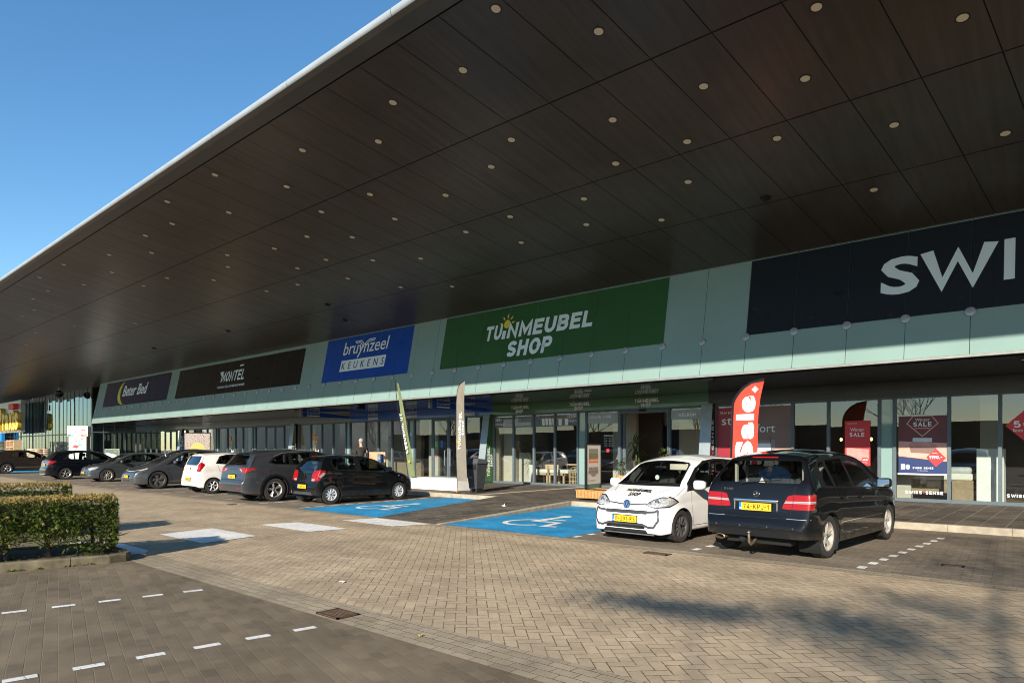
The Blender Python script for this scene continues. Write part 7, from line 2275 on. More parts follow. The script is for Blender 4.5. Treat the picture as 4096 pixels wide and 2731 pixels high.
# 8 ---- dark blue-black family hatchback, rear towards the road
def ex_w246(c):
    badge_star(c, .90, .042)
    m = MB(); c.ribbon(m, [(-.30, .845), (.30, .845)], .035, 'end', out=.006); c.part('chrome_handle_strip', m, 'chrome', 0)
    m = MB(); m.bbox(-.03, .02, -.55, .55, .27, .31, .012); c.part('tow_guard', m, 'alloy_dirty')
SP_W246 = dict(L=4.36, W=1.786, R=.318, Ra=.355, rimR=.225, xr=.84, xf=3.54, tw=.215, paint='p_bluedark', tumble=.40,
    top=[(0, .50), (.02, .64), (.08, .70), (.10, .90), (.14, 1.04), (.22, 1.12), (.48, 1.42), (.50, 1.46), (.9, 1.53), (1.6, 1.557), (2.2, 1.53), (2.6, 1.44), (3.3, 1.03), (3.45, .99), (3.9, .90), (4.2, .76), (4.32, .60), (4.36, .46)],
    bot=[(0, .29), (.2, .22), (4.1, .2), (4.36, .25)], belt=[(0, 1.0), (1.0, 1.03), (2.2, .99), (3.3, .93), (4.36, .83)], rear=(.5, .78, 2.3),
    cuts=[('window_trim', 'black', side([(.72, 1.07), (1.90, 1.03), (1.9, 1.46), (1.4, 1.45), (1.0, 1.36)], [(1.9, 1.03), (3.12, .975), (2.62, 1.29), (2.3, 1.42), (1.9, 1.46)])),
          (SW, 'carglass', side([(.84, 1.09), (1.22, 1.08), (1.22, 1.39), (1.04, 1.34)])),
          (SW, 'carglass', side([(1.28, 1.075), (1.80, 1.06), (1.80, 1.42), (1.4, 1.415), (1.28, 1.40)])),
          (SW, 'carglass', side([(1.98, 1.055), (2.95, 1.005), (2.58, 1.25), (2.28, 1.38), (1.98, 1.42)])),
          ('rear_window', 'carglass_dark', [('end', 'rear', [(-.62, 1.07), (.62, 1.07), (.66, 1.15), (.56, 1.41), (-.56, 1.41), (-.66, 1.15)])]),
          ('windscreen', 'carglass', [('end', 'front', [(-.62, 1.03), (.62, 1.03), (.54, 1.44), (-.54, 1.44)])], dict(minn=.3)),
          ('tail_light', 'tail_red', [('end', 'rear', [(.42, .79), (.52, .92), (.70, .99), (.88, 1.0), (.88, .78)]), ('side', None, [(-.01, .78), (.22, .82), (.44, .96), (.42, 1.01), (-.01, .98)])]),
          ('lower_bumper', 'darkgrey', [('end', 'rear', [(-.7, .2), (.7, .2), (.62, .36), (-.62, .36)])])],
    strips=[('chrome', .014, 'side', [(.74, 1.065), (1.9, 1.025), (3.05, .975)], 'window_strip', .005)],
    gaps=[[(1.86, 1.03), (1.88, .5), (1.84, .29)], [(2.98, .97), (3.0, .5), (2.94, .29)], [(1.25, .29), (2.94, .29)]],
    mirror=(2.82, 1.02), interior=(2.15, 1.2, .4, 2.85, 1.02), int_kw=dict(deckz=1.0), handles=[(1.35, .9), (2.1, .88)],
    plate_rear=(.76, 'XF-962-Z'), wheels=((5, 'twin', .60, .3), ('alloy', 'cap')), extra=ex_w246)

# 9 ---- brown-black crossover cut by the left edge, rear towards the road
SP_TROC = dict(L=4.234, W=1.819, R=.335, Ra=.375, rimR=.23, xr=.81, xf=3.40, tw=.215, paint='p_brown', tumble=.42, cladding=.055,
    top=[(0, .55), (.03, .68), (.08, .90), (.14, 1.06), (.45, 1.38), (.50, 1.46), (.9, 1.54), (1.5, 1.573), (2.0, 1.55), (2.45, 1.45), (3.12, 1.06), (3.25, 1.03), (3.8, .95), (4.08, .84), (4.18, .68), (4.234, .5)],
    bot=[(0, .32), (.2, .25), (4.0, .22), (4.234, .28)], belt=[(0, 1.03), (1.0, 1.06), (2.2, 1.03), (3.2, .98), (4.234, .88)],
    cuts=[('window_trim', 'black', side([(.95, 1.10), (1.80, 1.06), (1.80, 1.46), (1.4, 1.45), (1.18, 1.38)], [(1.80, 1.06), (3.02, 1.01), (2.55, 1.30), (2.2, 1.43), (1.80, 1.46)])),
          (SW, 'carglass_dark', side([(1.03, 1.12), (1.22, 1.11), (1.22, 1.36)], [(1.26, 1.11), (1.72, 1.09), (1.72, 1.42), (1.4, 1.41), (1.26, 1.37)])),
          (SW, 'carglass', side([(1.88, 1.085), (2.82, 1.04), (2.5, 1.25), (2.18, 1.38), (1.88, 1.42)])),
          ('rear_window', 'carglass_dark', [('end', 'rear', [(-.60, 1.07), (.60, 1.07), (.54, 1.40), (-.54, 1.40)])]),
          ('windscreen', 'carglass', [('end', 'front', [(-.62, 1.07), (.62, 1.07), (.54, 1.45), (-.54, 1.45)])], dict(minn=.3)),
          ('tail_light', 'tail_red', [('end', 'rear', [(.45, .88), (.50, 1.0), (.9, 1.02), (.9, .88)]), ('side', None, [(-.01, .88), (.24, .92), (.26, 1.0), (-.01, 1.02)])])],
    strips=[('steel', .014, 'side', [(1.25, .43), (2.95, .43)], 'side_moulding', .005)],
    gaps=[[(1.78, 1.06), (1.80, .5), (1.76, .34)], [(2.86, 1.0), (2.88, .5), (2.84, .34)]],
    mirror=(2.68, 1.06), interior=(2.05, 1.15, .42, 2.72, 1.05), int_kw=dict(deckz=1.02), handles=[(1.25, .92), (2.0, .90)],
    plate_rear=(.66, 'N-418-HX'), wheels=((5, 'twin', .62, .2), ('alloy', 'cap')))

cars = []
c = make_car('parked_car', 'glossy black five-door hatchback with chrome strip and tow bar, rearmost on the right', SP_B180); place(c, -1, ('xr', (-2.93, 10.42)), 86.2); B180 = c
c = make_car('parked_car', 'small white car with garden shop lettering on bonnet and door, facing the road', SP_UP); place(c, 1, ('xf', (-5.33, 10.50)), -90 - 3.0); UPC = c
c = make_car('parked_car', 'small black five-door hatchback beside the blue disabled bay', SP_108); place(c, -1, ('xr', (-16.72, 11.10)), 87.5)
c = make_car('parked_car', 'dark grey electric SUV with pointed red tail lights between the black and white hatchbacks', SP_ENYAQ); place(c, -1, ('xr', (-19.0, 10.60)), 88)
c = make_car('parked_car', 'small white hatchback with tall red tail lights, rear to the road', SP_KIA); place(c, -1, ('xr', (-24.01, 10.98)), 88)
c = make_car('parked_car', 'dark grey coupe-like crossover with thin headlight bar, facing the road', SP_TESLA); place(c, 1, ('xf', (-28.68, 10.88)), -92); TES = c
c = make_car('parked_car', 'mid-grey hatchback with bright headlight facing the road, left of the charcoal crossover', SP_POLO); place(c, 1, ('xf', (-36.7, 11.55)), -92); POL = c
c = make_car('parked_car', 'black-blue family hatchback with silver ten-spoke wheels, rear to the road near the totem sign', SP_W246); place(c, -1, ('xr', (-41.3, 11.0)), 88)
c = make_car('parked_car', 'brown-black crossover parked on a blue bay, cut off by the left edge', SP_TROC); place(c, -1, ('xr', (-54.05, 11.05)), 88)
# ---------------------------------------------------------------- flags, furniture, boards, plants, people
def cloth(pl, pr, n=26, m=8, ripple=0.02, yb=0.0, seed=1, skew=None, th=0.004):
    """cloth between two outlines given as (x,z) polylines at depth yb; rippled, with thickness"""
    def samp(P, t):
        L = [0]
        for a, b_ in zip(P, P[1:]): L.append(L[-1] + math.dist(a, b_))
        d = t * L[-1]
        for i in range(len(P) - 1):
            if d <= L[i + 1] + 1e-9:
                k = (d - L[i]) / max(1e-9, L[i + 1] - L[i]); return (P[i][0] + (P[i + 1][0] - P[i][0]) * k, P[i][1] + (P[i + 1][1] - P[i][1]) * k)
        return P[-1]
    r_ = random.Random(seed); ph = r_.uniform(0, 6)
    def yy(u, v): return yb + (skew(u, v) if skew else 0) + ripple * math.sin(3.0 * v * 2 + u * 5 + ph) * u + ripple * .5 * math.sin(11 * v + 7 * u + ph)
    mb = MB(); vs = []
    for s_ in (0, 1):
        for i in range(n + 1):
            a = samp(pl, i / n); b_ = samp(pr, i / n)
            for j in range(m + 1):
                t = j / m
                vs.append((a[0] + (b_[0] - a[0]) * t, yy(t, i / n) + s_ * th, a[1] + (b_[1] - a[1]) * t))
    k = (n + 1) * (m + 1); fs = []
    for i in range(n):
        for j in range(m):
            a = i * (m + 1) + j
            fs.append((a, a + 1, a + m + 2, a + m + 1)); fs.append((a + k, a + m + 1 + k, a + m + 2 + k, a + 1 + k))
    mb.add(vs, fs)
    return mb, yy
# red feather flag
s = thing('feather_flag', 'tall red feather flag with big white Sale lettering reading upwards, beside the black hatchback', 'flag', (-6.95, 16.5, PZ))
pole = [(-6.97, PZ), (-6.95, 1.40), (-6.93, 2.20), (-6.91, 2.74), (-6.87, 2.89), (-6.78, 3.03), (-6.64, 3.18), (-6.44, 3.30), (-6.09, 3.37)]
inner = [(x + .05 if z < 2.8 else x + .045, z - (0 if z < 2.8 else .05)) for x, z in pole if z > .3]; inner = [(-6.92, .45)] + inner; inner[-1] = (-6.11, 3.29)
right = [(-6.27, .45), (-6.26, 1.52), (-6.25, 2.18), (-6.23, 2.47), (-6.18, 2.89), (-6.095, 3.30)]
mb, yf = cloth(inner, right, 34, 10, .012, 16.5, 3); build('cloth', mb, M_['flag_red'], s, smooth=60)
mb, _ = cloth([(-6.97, .45)] + [p for p in pole if p[1] > .6], inner, 34, 2, .001, 16.498, 3); build('pole_sleeve', mb, M_['black'], s, smooth=60)
m = MB(); m.path([(x, 16.5, z) for x, z in pole], .012, 8); m.bbox(-7.3, -6.6, 16.2, 16.8, PZ, PZ + .04, .01); build('pole', m, M_['black'], s, smooth=40)
L = MB()
# letters stand sideways, reading bottom to top, along a line from (−6.57,1.0) upwards
base_x = -6.335
for ch, z0, ln, ht in (('S', 0.98, .74 * .62, .50), ('a', 1.50 + .34, .46, .31), ('l', 2.345, .165, .46), ('e', 2.555, .42, .36)):
    pass
def up_text(mb, ch, xr, z0, zlen, hgt, bold=.07):
    M = frame3((xr, 16.488, z0), (0, 0, 1), (-1, 0, 0))
    q = MB(M); put_text(q, ch, 0, 0, width=zlen, height=hgt, bold=bold, depth=.001); mb.add(q.v, q.f)
up_text(L, 'S', -6.36, 1.22, .60, .47)
up_text(L, 'a', -6.34, 1.86, .42, .32)
up_text(L, 'l', -6.34, 2.34, .15, .46)
up_text(L, 'e', -6.29, 2.53, .42, .36)
q = MB(frame3((-6.31, 16.488, 3.10), (.7, 0, .7), (-.7, 0, .7))); q.box(-.065, .065, -.065, .065, -.001, .001); L.add(q.v, q.f)
# push letters onto the rippled cloth
L.v = [(x, min(y, yf(max(0, min(1, (x + 6.92) / .66)), min(1, (z - .45) / 2.9)) - .006), z) for x, y, z in L.v]
build('lettering', L, M_['white'], s)

# white concrete block with two flags
t = thing('white_block', 'long low white concrete block on the pavement holding the two feather flags', 'block', (-17.9, 16.5, PZ))
m = MB(); m.bbox(-19.2, -16.68, 16.2, 16.95, PZ + .01, .57, .012); build('body', m, M_['whitewall'], t)
m = MB(); m.box(-19.15, -16.72, 16.24, 16.91, PZ, PZ + .012); build('foot', m, M_['black'], t)
s = thing('feather_flag', 'narrow olive green feather flag leaning left, seen almost edge-on beside the small black hatchback', 'flag', (-18.8, 16.15, PZ), 'feather flags at the white block')
gl = [(-19.10, .60), (-19.18, .97), (-19.36, 1.76), (-19.58, 2.85), (-19.75, 3.70), (-19.84, 4.12)]
gr = [(-18.80, .58), (-18.88, .97), (-19.10, 1.76), (-19.35, 2.76), (-19.66, 3.65), (-19.82, 4.13)]
mb, yf = cloth(gl, gr, 24, 6, .02, 16.1, 5, skew=lambda u, v: .04 * (u - .5)); build('cloth', mb, M_['flag_green'], s, smooth=60)
m = MB(); m.path([(-19.06, 16.05, PZ), (-19.16, 16.02, .9), (-19.36, 15.99, 1.76), (-19.60, 15.99, 2.85), (-19.77, 16.0, 3.72), (-19.86, 16.02, 4.24)], .013, 8); build('pole', m, M_['black'], s)
L = MB()
for i, ch in enumerate('TUiNMEUBEL'):
    z = 2.85 - .152 * i; u0 = (-19.58 + (-19.36)) / 2
    v = (z - .6) / 3.5; a = -19.10 - .65 * v ** 1.0; 
    x = -18.97 - (z - .8) * .262
    q = MB(frame3((x + .055, 16.02, z), (-.25, 0, 1), (-1, 0, -.25))); block_text(q, ch, 0, 0, .125 if ch != 'i' else .03, .12, .22); L.add(q.v, q.f)
build('lettering', L, M_['white'], s)
q = MB(frame3((-19.02, 16.01, 1.15), (0, 0, 1), (-1, 0, 0))); sun_logo(q, 0, 0, .035, .002); build('sun_emblem', q, M_['yellow'], s)
s = thing('feather_flag', 'taupe feather flag with white garden shop lettering at the right end of the white block', 'flag', (-16.05, 15.6, PZ), 'feather flags at the white block')
tl = [(-16.05, .55), (-16.08, .90), (-16.10, 2.46), (-16.09, 3.18), (-16.04, 3.58), (-15.93, 3.78), (-15.73, 3.88)]
trr = [(-15.60, .54), (-15.64, 1.39), (-15.71, 2.45), (-15.71, 3.41), (-15.69, 3.86)]
mb, yf = cloth(tl, trr, 24, 6, .012, 15.6, 8); build('cloth', mb, M_['flag_taupe'], s, smooth=60)
m = MB(); m.path([(x - .012, 15.6, z) for x, z in [(-16.05, PZ)] + tl], .013, 8); m.bbox(-16.14, -15.98, 15.5, 15.7, PZ, PZ + .03, .008); build('pole', m, M_['black'], s)
m = MB(); m.tube((-16.05, 15.585, PZ + .02), (-16.05, 15.585, PZ + .18), .02, n=8); build('red_sleeve', m, M_['orange'], s)
L = MB(frame3((-15.86, 15.575, 1.58), (.05, 0, 1), (-1, 0, .05))); block_text(L, 'TUiNMEUBEL', 0, .02, 1.27, .12, .23); block_text(L, 'SHOP', .50, -.115, .48, .10, .23); build('lettering', L, M_['white'], s)
q = MB(frame3((-15.95, 15.572, 1.86), (0, 0, 1), (-1, 0, 0))); sun_logo(q, 0, 0.01, .05, .002); build('sun_emblem', q, M_['yellow'], s)

# litter bin
t = thing('litter_bin', 'dark grey tapered litter bin with a sloping lid, right of the white block', 'bin', (-15.88, 16.35, PZ))
m = MB()
def frus(mb, x0, x1, y0, y1, z0, X0, X1, Y0, Y1, Z1): mb.add([(x0, y0, z0), (x1, y0, z0), (x1, y1, z0), (x0, y1, z0), (X0, Y0, Z1), (X1, Y0, Z1), (X1, Y1, Z1), (X0, Y1, Z1)], [(0, 3, 2, 1), (4, 5, 6, 7), (0, 1, 5, 4), (1, 2, 6, 5), (2, 3, 7, 6), (3, 0, 4, 7)])
frus(m, -16.06, -15.70, 16.18, 16.52, PZ + .13, -16.16, -15.60, 16.10, 16.60, 1.13)
build('body', m, M_['darkgrey'], t)
for fx in (-16.04, -15.80):
    m = MB(); m.bbox(fx, fx + .08, 16.2, 16.5, PZ, PZ + .14, .01); build('foot', m, M_['metal_dark'], t)
m = MB()
m.add([(-16.19, 16.07, 1.13), (-15.57, 16.07, 1.13), (-15.57, 16.63, 1.13), (-16.19, 16.63, 1.13), (-16.15, 16.16, 1.29), (-15.61, 16.16, 1.29), (-15.61, 16.58, 1.26), (-16.15, 16.58, 1.26)], [(0, 3, 2, 1), (4, 5, 6, 7), (0, 1, 5, 4), (1, 2, 6, 5), (2, 3, 7, 6), (3, 0, 4, 7)])
build('lid', m, M_['bin_lid'] if 'bin_lid' in M_ else M_['darkgrey'], t)
m = MB(); m.box(-16.10, -15.66, 16.085, 16.105, .93, 1.08); build('slot', m, M_['blackmatt'], t)
m = MB(frame3((-15.95, 16.10, .95), (1, 0, 0), (0, .08, 1))); put_text(m, 'AFVAL', 0, -.32, width=.14, height=.03, depth=.002); build('lettering', m, M_['sign_white'], t)

# wooden planter with framed poster
t = thing('slatted_planter', 'long low planter box clad in orange-brown wooden slats on castors', 'planter', (-10.9, 16.3, PZ))
m = MB(); m.box(-11.36, -9.62, 15.93, 16.9, PZ + .06, .40); build('box', m, M_['bark'], t)
m = MB()
x = -11.37
while x < -9.62: m.box(x, x + .038, 15.905, 15.93, PZ + .055, .405); x += .05
y = 15.92
while y < 16.9: m.box(-11.385, -11.36, y, y + .038, PZ + .055, .405); m.box(-9.62, -9.595, y, y + .038, PZ + .055, .405); y += .05
build('slats', m, M_['wood2'], t)
m = MB(); m.box(-11.40, -9.58, 15.89, 15.96, .405, .425); m.box(-11.40, -9.58, 16.86, 16.93, .405, .425); m.box(-11.40, -11.33, 15.96, 16.86, .405, .425); m.box(-9.65, -9.58, 15.96, 16.86, .405, .425); build('rim', m, M_['wood2'], t)
m = MB()
for cx in (-11.2, -9.8):
    for cy in (16.05, 16.75): m.tube((cx, cy - .02, PZ + .03), (cx, cy + .02, PZ + .03), .03, n=12)
build('castor', m, M_['black'], t)
def board(name, label, c, u, wd, h0, h1, cat='sign board', frame='black', fw=.035, th=.05, faces=None, group=None, legs=0):
    """framed poster stand; c=(x,y) centre, u = horizontal direction of the face"""
    u = Vector((u[0], u[1], 0)).normalized()
    s = thing(name, label, cat, (c[0], c[1], h0), group)
    M = frame3((c[0], c[1], 0), u, (0, 0, 1))
    m = MB(M)
    hw = wd / 2
    m.box(-hw, -hw + fw, h0, h1, -th, .012); m.box(hw - fw, hw, h0, h1, -th, .012); m.box(-hw + fw, hw - fw, h0, h0 + fw, -th, .012); m.box(-hw + fw, hw - fw, h1 - fw, h1, -th, .012)
    if legs: m.box(-hw, hw, h0 - legs, h0 - legs + .03, -.2, .2); m.box(-hw + .05, -hw + .09, h0 - legs, h0, -.03, 0); m.box(hw - .09, hw - .05, h0 - legs, h0, -.03, 0)
    build('frame', m, M_[frame], s)
    m = MB(M); m.box(-hw + fw, hw - fw, h0 + fw, h1 - fw, -th + .01, 0.0); build('sheet', m, M_[faces or 'beige'], s)
    return s, M
def bprint(s, M, nm, pts, mat, out=.002):
    m = MB(M); m.prism(pts, out, out + .001); build(nm, m, M_[mat], s)
def btext(s, M, txt, x, y, wd, ht, mat, bold=0.0, out=.004, align='l'):
    m = MB(M)
    if bold >= .01 and all(c in SF or c == ' ' for c in txt): block_text(m, txt, x, y, wd, ht, .18, z=out, gap=.2)
    else: put_text(m, txt, x, y, width=wd, height=ht, bold=0, depth=.001, out=out, align=align); build('lettering', m, M_[mat], s)
s, M = board('poster_display', 'tall black framed garden furniture poster standing in the wooden planter', (-11.36, 16.80), (-.12, .99), 1.0, .34, 1.79, frame='black', fw=.045)
bprint(s, M, 'green_footer', [(-.455, .39), (.455, .39), (.455, .56), (-.455, .56)], 'green_dark')
bprint(s, M, 'olive_panel', [(-.32, 1.44), (.28, 1.44), (.28, 1.62), (-.32, 1.62)], 'beige2'); bprint(s, M, 'olive_panel', [(-.32, 1.33), (.28, 1.33), (.28, 1.48), (-.32, 1.48)], 'olive', .0025)
bprint(s, M, 'orange_panel', [(-.32, 1.20), (.28, 1.20), (.28, 1.33), (-.32, 1.33)], 'orange')
btext(s, M, 'TUINMEUBEL', -.29, 1.51, .54, .075, 'white', .01); btext(s, M, 'INRUILDAGEN', -.29, 1.36, .54, .085, 'text_black', .01, .005); btext(s, M, 'tot €500,- inruilkorting', -.29, 1.24, .54, .05, 'white', .01)
for i in range(5): bprint(s, M, 'sofa_print', [(-.33 + i * .12, .97), (-.22 + i * .12, .97), (-.22 + i * .12, 1.07), (-.33 + i * .12, 1.06)], 'paper_brown')
bprint(s, M, 'sofa_print', [(-.35, .86), (.30, .86), (.30, .965), (-.35, .965)], 'taupe2')
m = MB(M); disc(m, -.02, .84, .17, .05, .003, .004, 20); build('table_print', m, M_['paper_brown'], s)
m = MB(M); stroke(m, [(-.34 + .035 * math.cos(a * .7), .66 + .035 * math.sin(a * .7)) for a in range(10)], .006, .002, .003); m.box(-.27, .16, .665, .672, .002, .003); m.box(-.27, .05, .645, .652, .002, .003); build('small_print', m, M_['olive'], s)
btext(s, M, 'TUiNMEUBEL', -.10, .47, .2, .03, 'white', .02); btext(s, M, 'SHOP', -.05, .43, .1, .03, 'white', .02)
s, M = board('poster_stand', 'small framed poster stand with wood print and blue panel before the kitchen shop', (-23.55, 18.0), (.68, .73), .78, PZ + .05, 1.53, faces='board_wood', legs=.04)
bprint(s, M, 'blue_panel', [(.02, 1.0), (.26, 1.0), (.26, 1.40), (.02, 1.40)], 'navy2'); bprint(s, M, 'blue_panel', [(-.02, .72), (.26, .72), (.26, .95), (-.02, .95)], 'navy2')
for i, tx in enumerate(('Meer', 'functies,', 'meer', 'gemak!')): btext(s, M, tx, .05, 1.31 - i * .055, .16, .038, 'white', .02)
s, M = board('poster_stand', 'wide framed poster with maze pattern and ochre disc reading 10%', (-40.5, 17.6), (.66, .75), 1.52, PZ + .1, 2.60, faces='maze', legs=.1)
m = MB(M); disc(m, .02, 1.50, .46, .52, .002, .004, 40); build('ochre_disc', m, M_['gold'], s)
btext(s, M, '10%', -.27, 1.68, .56, .20, 'white', .02, .006); btext(s, M, 'korting', -.27, 1.46, .5, .13, 'white', .0, .006)
s, M = board('poster_stand', 'low poster board with a white mattress on green near the totem sign', (-53.0, 17.0), (.66, .75), .98, PZ + .05, 1.63, faces='green_poster', frame='steel', legs=.04)
bprint(s, M, 'mattress_print', [(-.42, .85), (.15, .70), (.30, 1.05), (.28, 1.22), (-.42, 1.38)], 'white')
btext(s, M, 'Bed', .12, 1.42, .22, .08, 'lime', .02)
# totem
t = thing('totem_sign', 'tall white totem sign with coloured stripe and orange emblem behind the parked cars', 'sign', (-59.3, 16.6, PZ))
M = frame3((-59.3, 16.6, 0), (.66, .75, 0), (0, 0, 1))
m = MB(M); m.box(-.66, .66, PZ, 3.30, -.55, -.05); build('shaft', m, M_['steel2'], t)
m = MB(M); m.box(-.74, .74, 2.62, 3.42, -.60, .0); build('upper_panel', m, M_['white'], t)
m = MB(M); m.box(-.745, -.74, 2.62, 3.42, -.6, -.02); build('red_side', m, M_['red'], t)
m = MB(M); m.box(-.62, .62, .4, 2.55, -.06, -.02); build('lower_panel', m, M_['white'], t)
for i, mt in enumerate(('navy', 'teal', 'beige', 'lgreen', 'red', 'orange')):
    m = MB(M); m.box(-.72 + i * .24, -.48 + i * .24, 2.64, 2.74, .0, .004); build('colour_stripe', m, M_[mt], t)
    m = MB(M); m.box(-.6 + i * .2, -.4 + i * .2, 2.14, 2.175, -.02, -.016); build('colour_stripe', m, M_[('orange', 'red', 'lgreen', 'teal', 'navy', 'beige')[i]], t)
for (zz, sc, o) in ((3.02, 1.0, .002), (2.32, .8, -.018)):
    m = MB(M); put_text(m, 'De Bossche', -.62 * sc, zz + .02, width=.80 * sc, height=.11 * sc, bold=.015, depth=.002, out=o); put_text(m, 'WoonBoulevard', -.62 * sc, zz - .13 * sc, width=1.12 * sc, height=.11 * sc, bold=.015, depth=.002, out=o); build('lettering', m, M_['text_black'], t)
    m = MB(M); m.prism([(.22 * sc, zz + .02), (.34 * sc, zz + .20 * sc), (.46 * sc, zz + .06)], o, o + .003); build('orange_emblem', m, M_['orange'], t)
    m = MB(M); m.prism([(.36 * sc, zz + .20 * sc), (.64 * sc, zz + .04), (.47 * sc, zz + .06)], o, o + .003); build('dark_emblem', m, M_['navy'], t)
for (pts, mt) in (([(-.52, 1.75), (.1, 1.55), (.52, 1.95), (0, 2.08)], 'steel'), ([(-.38, 1.80), (-.05, 1.68), (.12, 1.86), (-.2, 1.97)], 'red'), ([(.0, 1.95), (.14, 1.86), (.38, 1.95), (.14, 2.04)], 'teal')):
    m = MB(M); m.prism(pts, -.016 + (.002 if mt != 'steel' else 0), -.012 + (.002 if mt != 'steel' else 0)); build('plan_print', m, M_[mt], t)

# security cameras
def dome(x, y, z, label, s_=1.0, pole_=0.3):
    t = thing('security_camera', label, 'camera', (x, y, z))
    m = MB(); m.tube((x, y, z + pole_), (x, y, z + .1), .035 * s_, n=10); m.lathe([(0, .12), (.10 * s_, .11), (.16 * s_, .02), (.17 * s_, -.02)], 16, c=(x, y, z)); build('housing', m, M_['trim'], t, smooth=40)
    m = MB(); m.ball((x, y, z - .05), .14 * s_); build('dome', m, M_['black'], t, smooth=60)
dome(-66.3, 17.2, 6.38, 'round security camera hanging from the roof in front of the tall glazing', 2.2, .45)
t = thing('security_camera', 'small bullet camera under the canopy edge above the small black hatchback', 'camera', (-24.6, 17.9, 3.45))
m = MB(); m.box(-24.66, -24.54, 17.8, 18.1, 3.40, 3.56); m.tube((-24.6, 17.65, 3.43), (-24.6, 17.95, 3.46), .045, n=12); build('housing', m, M_['black'], t)

# goods in front of the building market
r_ = random.Random(9)
def sack_pile(name, label, cx, cy, nx, ny, nz, mats):
    t = thing(name, label, 'sack pile', (cx, cy, PZ)); 
    m = MB(); m.box(cx - nx * .3, cx + nx * .3, cy - ny * .22, cy + ny * .22, PZ, PZ + .14); build('pallet', m, M_['wood'], t)
    for k in range(nz):
        for i in range(nx):
            for j in range(ny):
                if k > nz - 2 and r_.random() < .35: continue
                mm = MB(); x = cx + (i - (nx - 1) / 2) * .6 + r_.uniform(-.06, .06); y = cy + (j - (ny - 1) / 2) * .44; z = PZ + .14 + k * .155
                mm.bbox(x - .30, x + .30, y - .21, y + .21, z, z + .15, .05, 2); build('sack', mm, M_[r_.choice(mats)], t, smooth=50)
M_['sack_a'] = simple('sack_white_orange', (0.62, 0.42, 0.28), 0.6, var=0.5, vscale=7)
M_['sack_b'] = simple('sack_pale', (0.66, 0.60, 0.52), 0.6, var=0.35, vscale=9)
sack_pile('sack_stack', 'pile of orange and white sacks on a pallet in front of the tall glazing', -67.6, 15.9, 6, 2, 9, ['sack_a', 'sack_b', 'sack_a'])
for (cx, w_, lab) in ((-77.3, 2.6, 'rack of small plants left of the wooden shelf'), (-80.6, 2.8, 'rack of small dark green plants at the left edge')):
    t = thing('plant_rack', lab, 'rack', (cx, 15.7, PZ))
    m = MB()
    for k in range(5): m.box(cx - w_ / 2, cx + w_ / 2, 15.4, 16.0, .35 + k * .42, .38 + k * .42)
    for q in (-1, 1): m.box(cx + q * w_ / 2 - .03, cx + q * w_ / 2 + .03, 15.4, 16.0, PZ, 2.4)
    build('frame', m, M_['steel'], t)
    for k in range(5):
        g_ = MB()
        for i in range(150):
            x = cx + r_.uniform(-w_ / 2, w_ / 2); y = 15.4 + r_.random() * .5; z = .40 + k * .42 + r_.random() * .22; q = Vector((r_.uniform(-1, 1), r_.uniform(-1, 1), r_.uniform(-1, 1))) * .07; p_ = Vector((x, y, z))
            g_.add([p_, p_ + q, p_ + Vector((q.y, -q.x, .06))], [(0, 1, 2)])
        build('plants', g_, M_['plantmix'] if k % 2 else M_['plantmix2'], t)
t = thing('wooden_shelf', 'bright wooden display shelf in front of the building market', 'shelf', (-73.6, 15.6, PZ))
m = MB()
for x in (-75.0, -73.9, -72.4): m.box(x - .08, x + .08, 15.3, 15.9, PZ, 2.45)
for z in (.4, 1.1, 1.75, 2.35): m.box(-75.0, -72.4, 15.3, 15.9, z, z + .08)
build('frame', m, M_['wood'], t)
m = MB(); m.box(-74.8, -74.0, 15.4, 15.7, 1.85, 2.3); build('red_crate', m, M_['red'], t)

# plants
def palm(name, label, x, y, z, h, pot='cushion', n=46, seed=1, L=.75, potmat='beige', pr=.2, ph=.5):
    r_ = random.Random(seed)
    t = thing(name, label, 'plant', (x, y, z))
    m = MB(); m.lathe([(0, 0), (pr * .8, 0), (pr, ph), (pr * .9, ph), (pr * .88, ph - .04), (0, ph - .04)], 20, c=(x, y, z)); build('pot', m, M_[potmat], t, smooth=40)
    m = MB()
    for k in range(3): m.tube((x + r_.uniform(-.05, .05), y, z + ph - .05), (x + r_.uniform(-.15, .15), y + r_.uniform(-.1, .1), z + h * r_.uniform(.55, .8)), .025, .02, 7)
    build('trunk', m, M_['bark'], t)
    m = MB()
    for k in range(n):
        c = Vector((x + r_.uniform(-.12, .12), y + r_.uniform(-.1, .1), z + h * r_.choice([.55, .7, .8]) ))
        a = r_.uniform(0, 6.28); el = r_.uniform(-.1, 1.3); ll = L * r_.uniform(.6, 1.1)
        d = Vector((math.cos(a), math.sin(a), 0)); P = [c]
        for q in range(1, 6):
            e = el - q * .22; P.append(P[-1] + (d * math.cos(e) + Vector((0, 0, math.sin(e)))) * ll / 5)
        sd = Vector((-d.y, d.x, 0))
        ws = [.008, .02, .022, .018, .012, .001]
        vs = []
        for p_, w_ in zip(P, ws): vs += [p_ + sd * w_, p_ - sd * w_]
        m.add(vs, [(2 * i, 2 * i + 1, 2 * i + 3, 2 * i + 2) for i in range(5)])
    build('leaves', m, M_['leaf'], t)
palm('potted_palm', 'spiky potted palm inside the garden shop window left of the bench', -18.45, 22.5, PZ, 1.75, seed=2, potmat='cushion', ph=.8, pr=.17)
palm('potted_palm', 'spiky green palm in a tall pot just inside the open entrance', -13.35, 22.6, PZ, 2.1, seed=4, n=60, L=.95, potmat='darkgrey', ph=.7)
palm('potted_shrub', 'small olive shrub in a pot behind the roof of the small white car', -11.0, 20.6, PZ, 1.75, seed=6, n=60, L=.3, potmat='wood2', ph=.6)
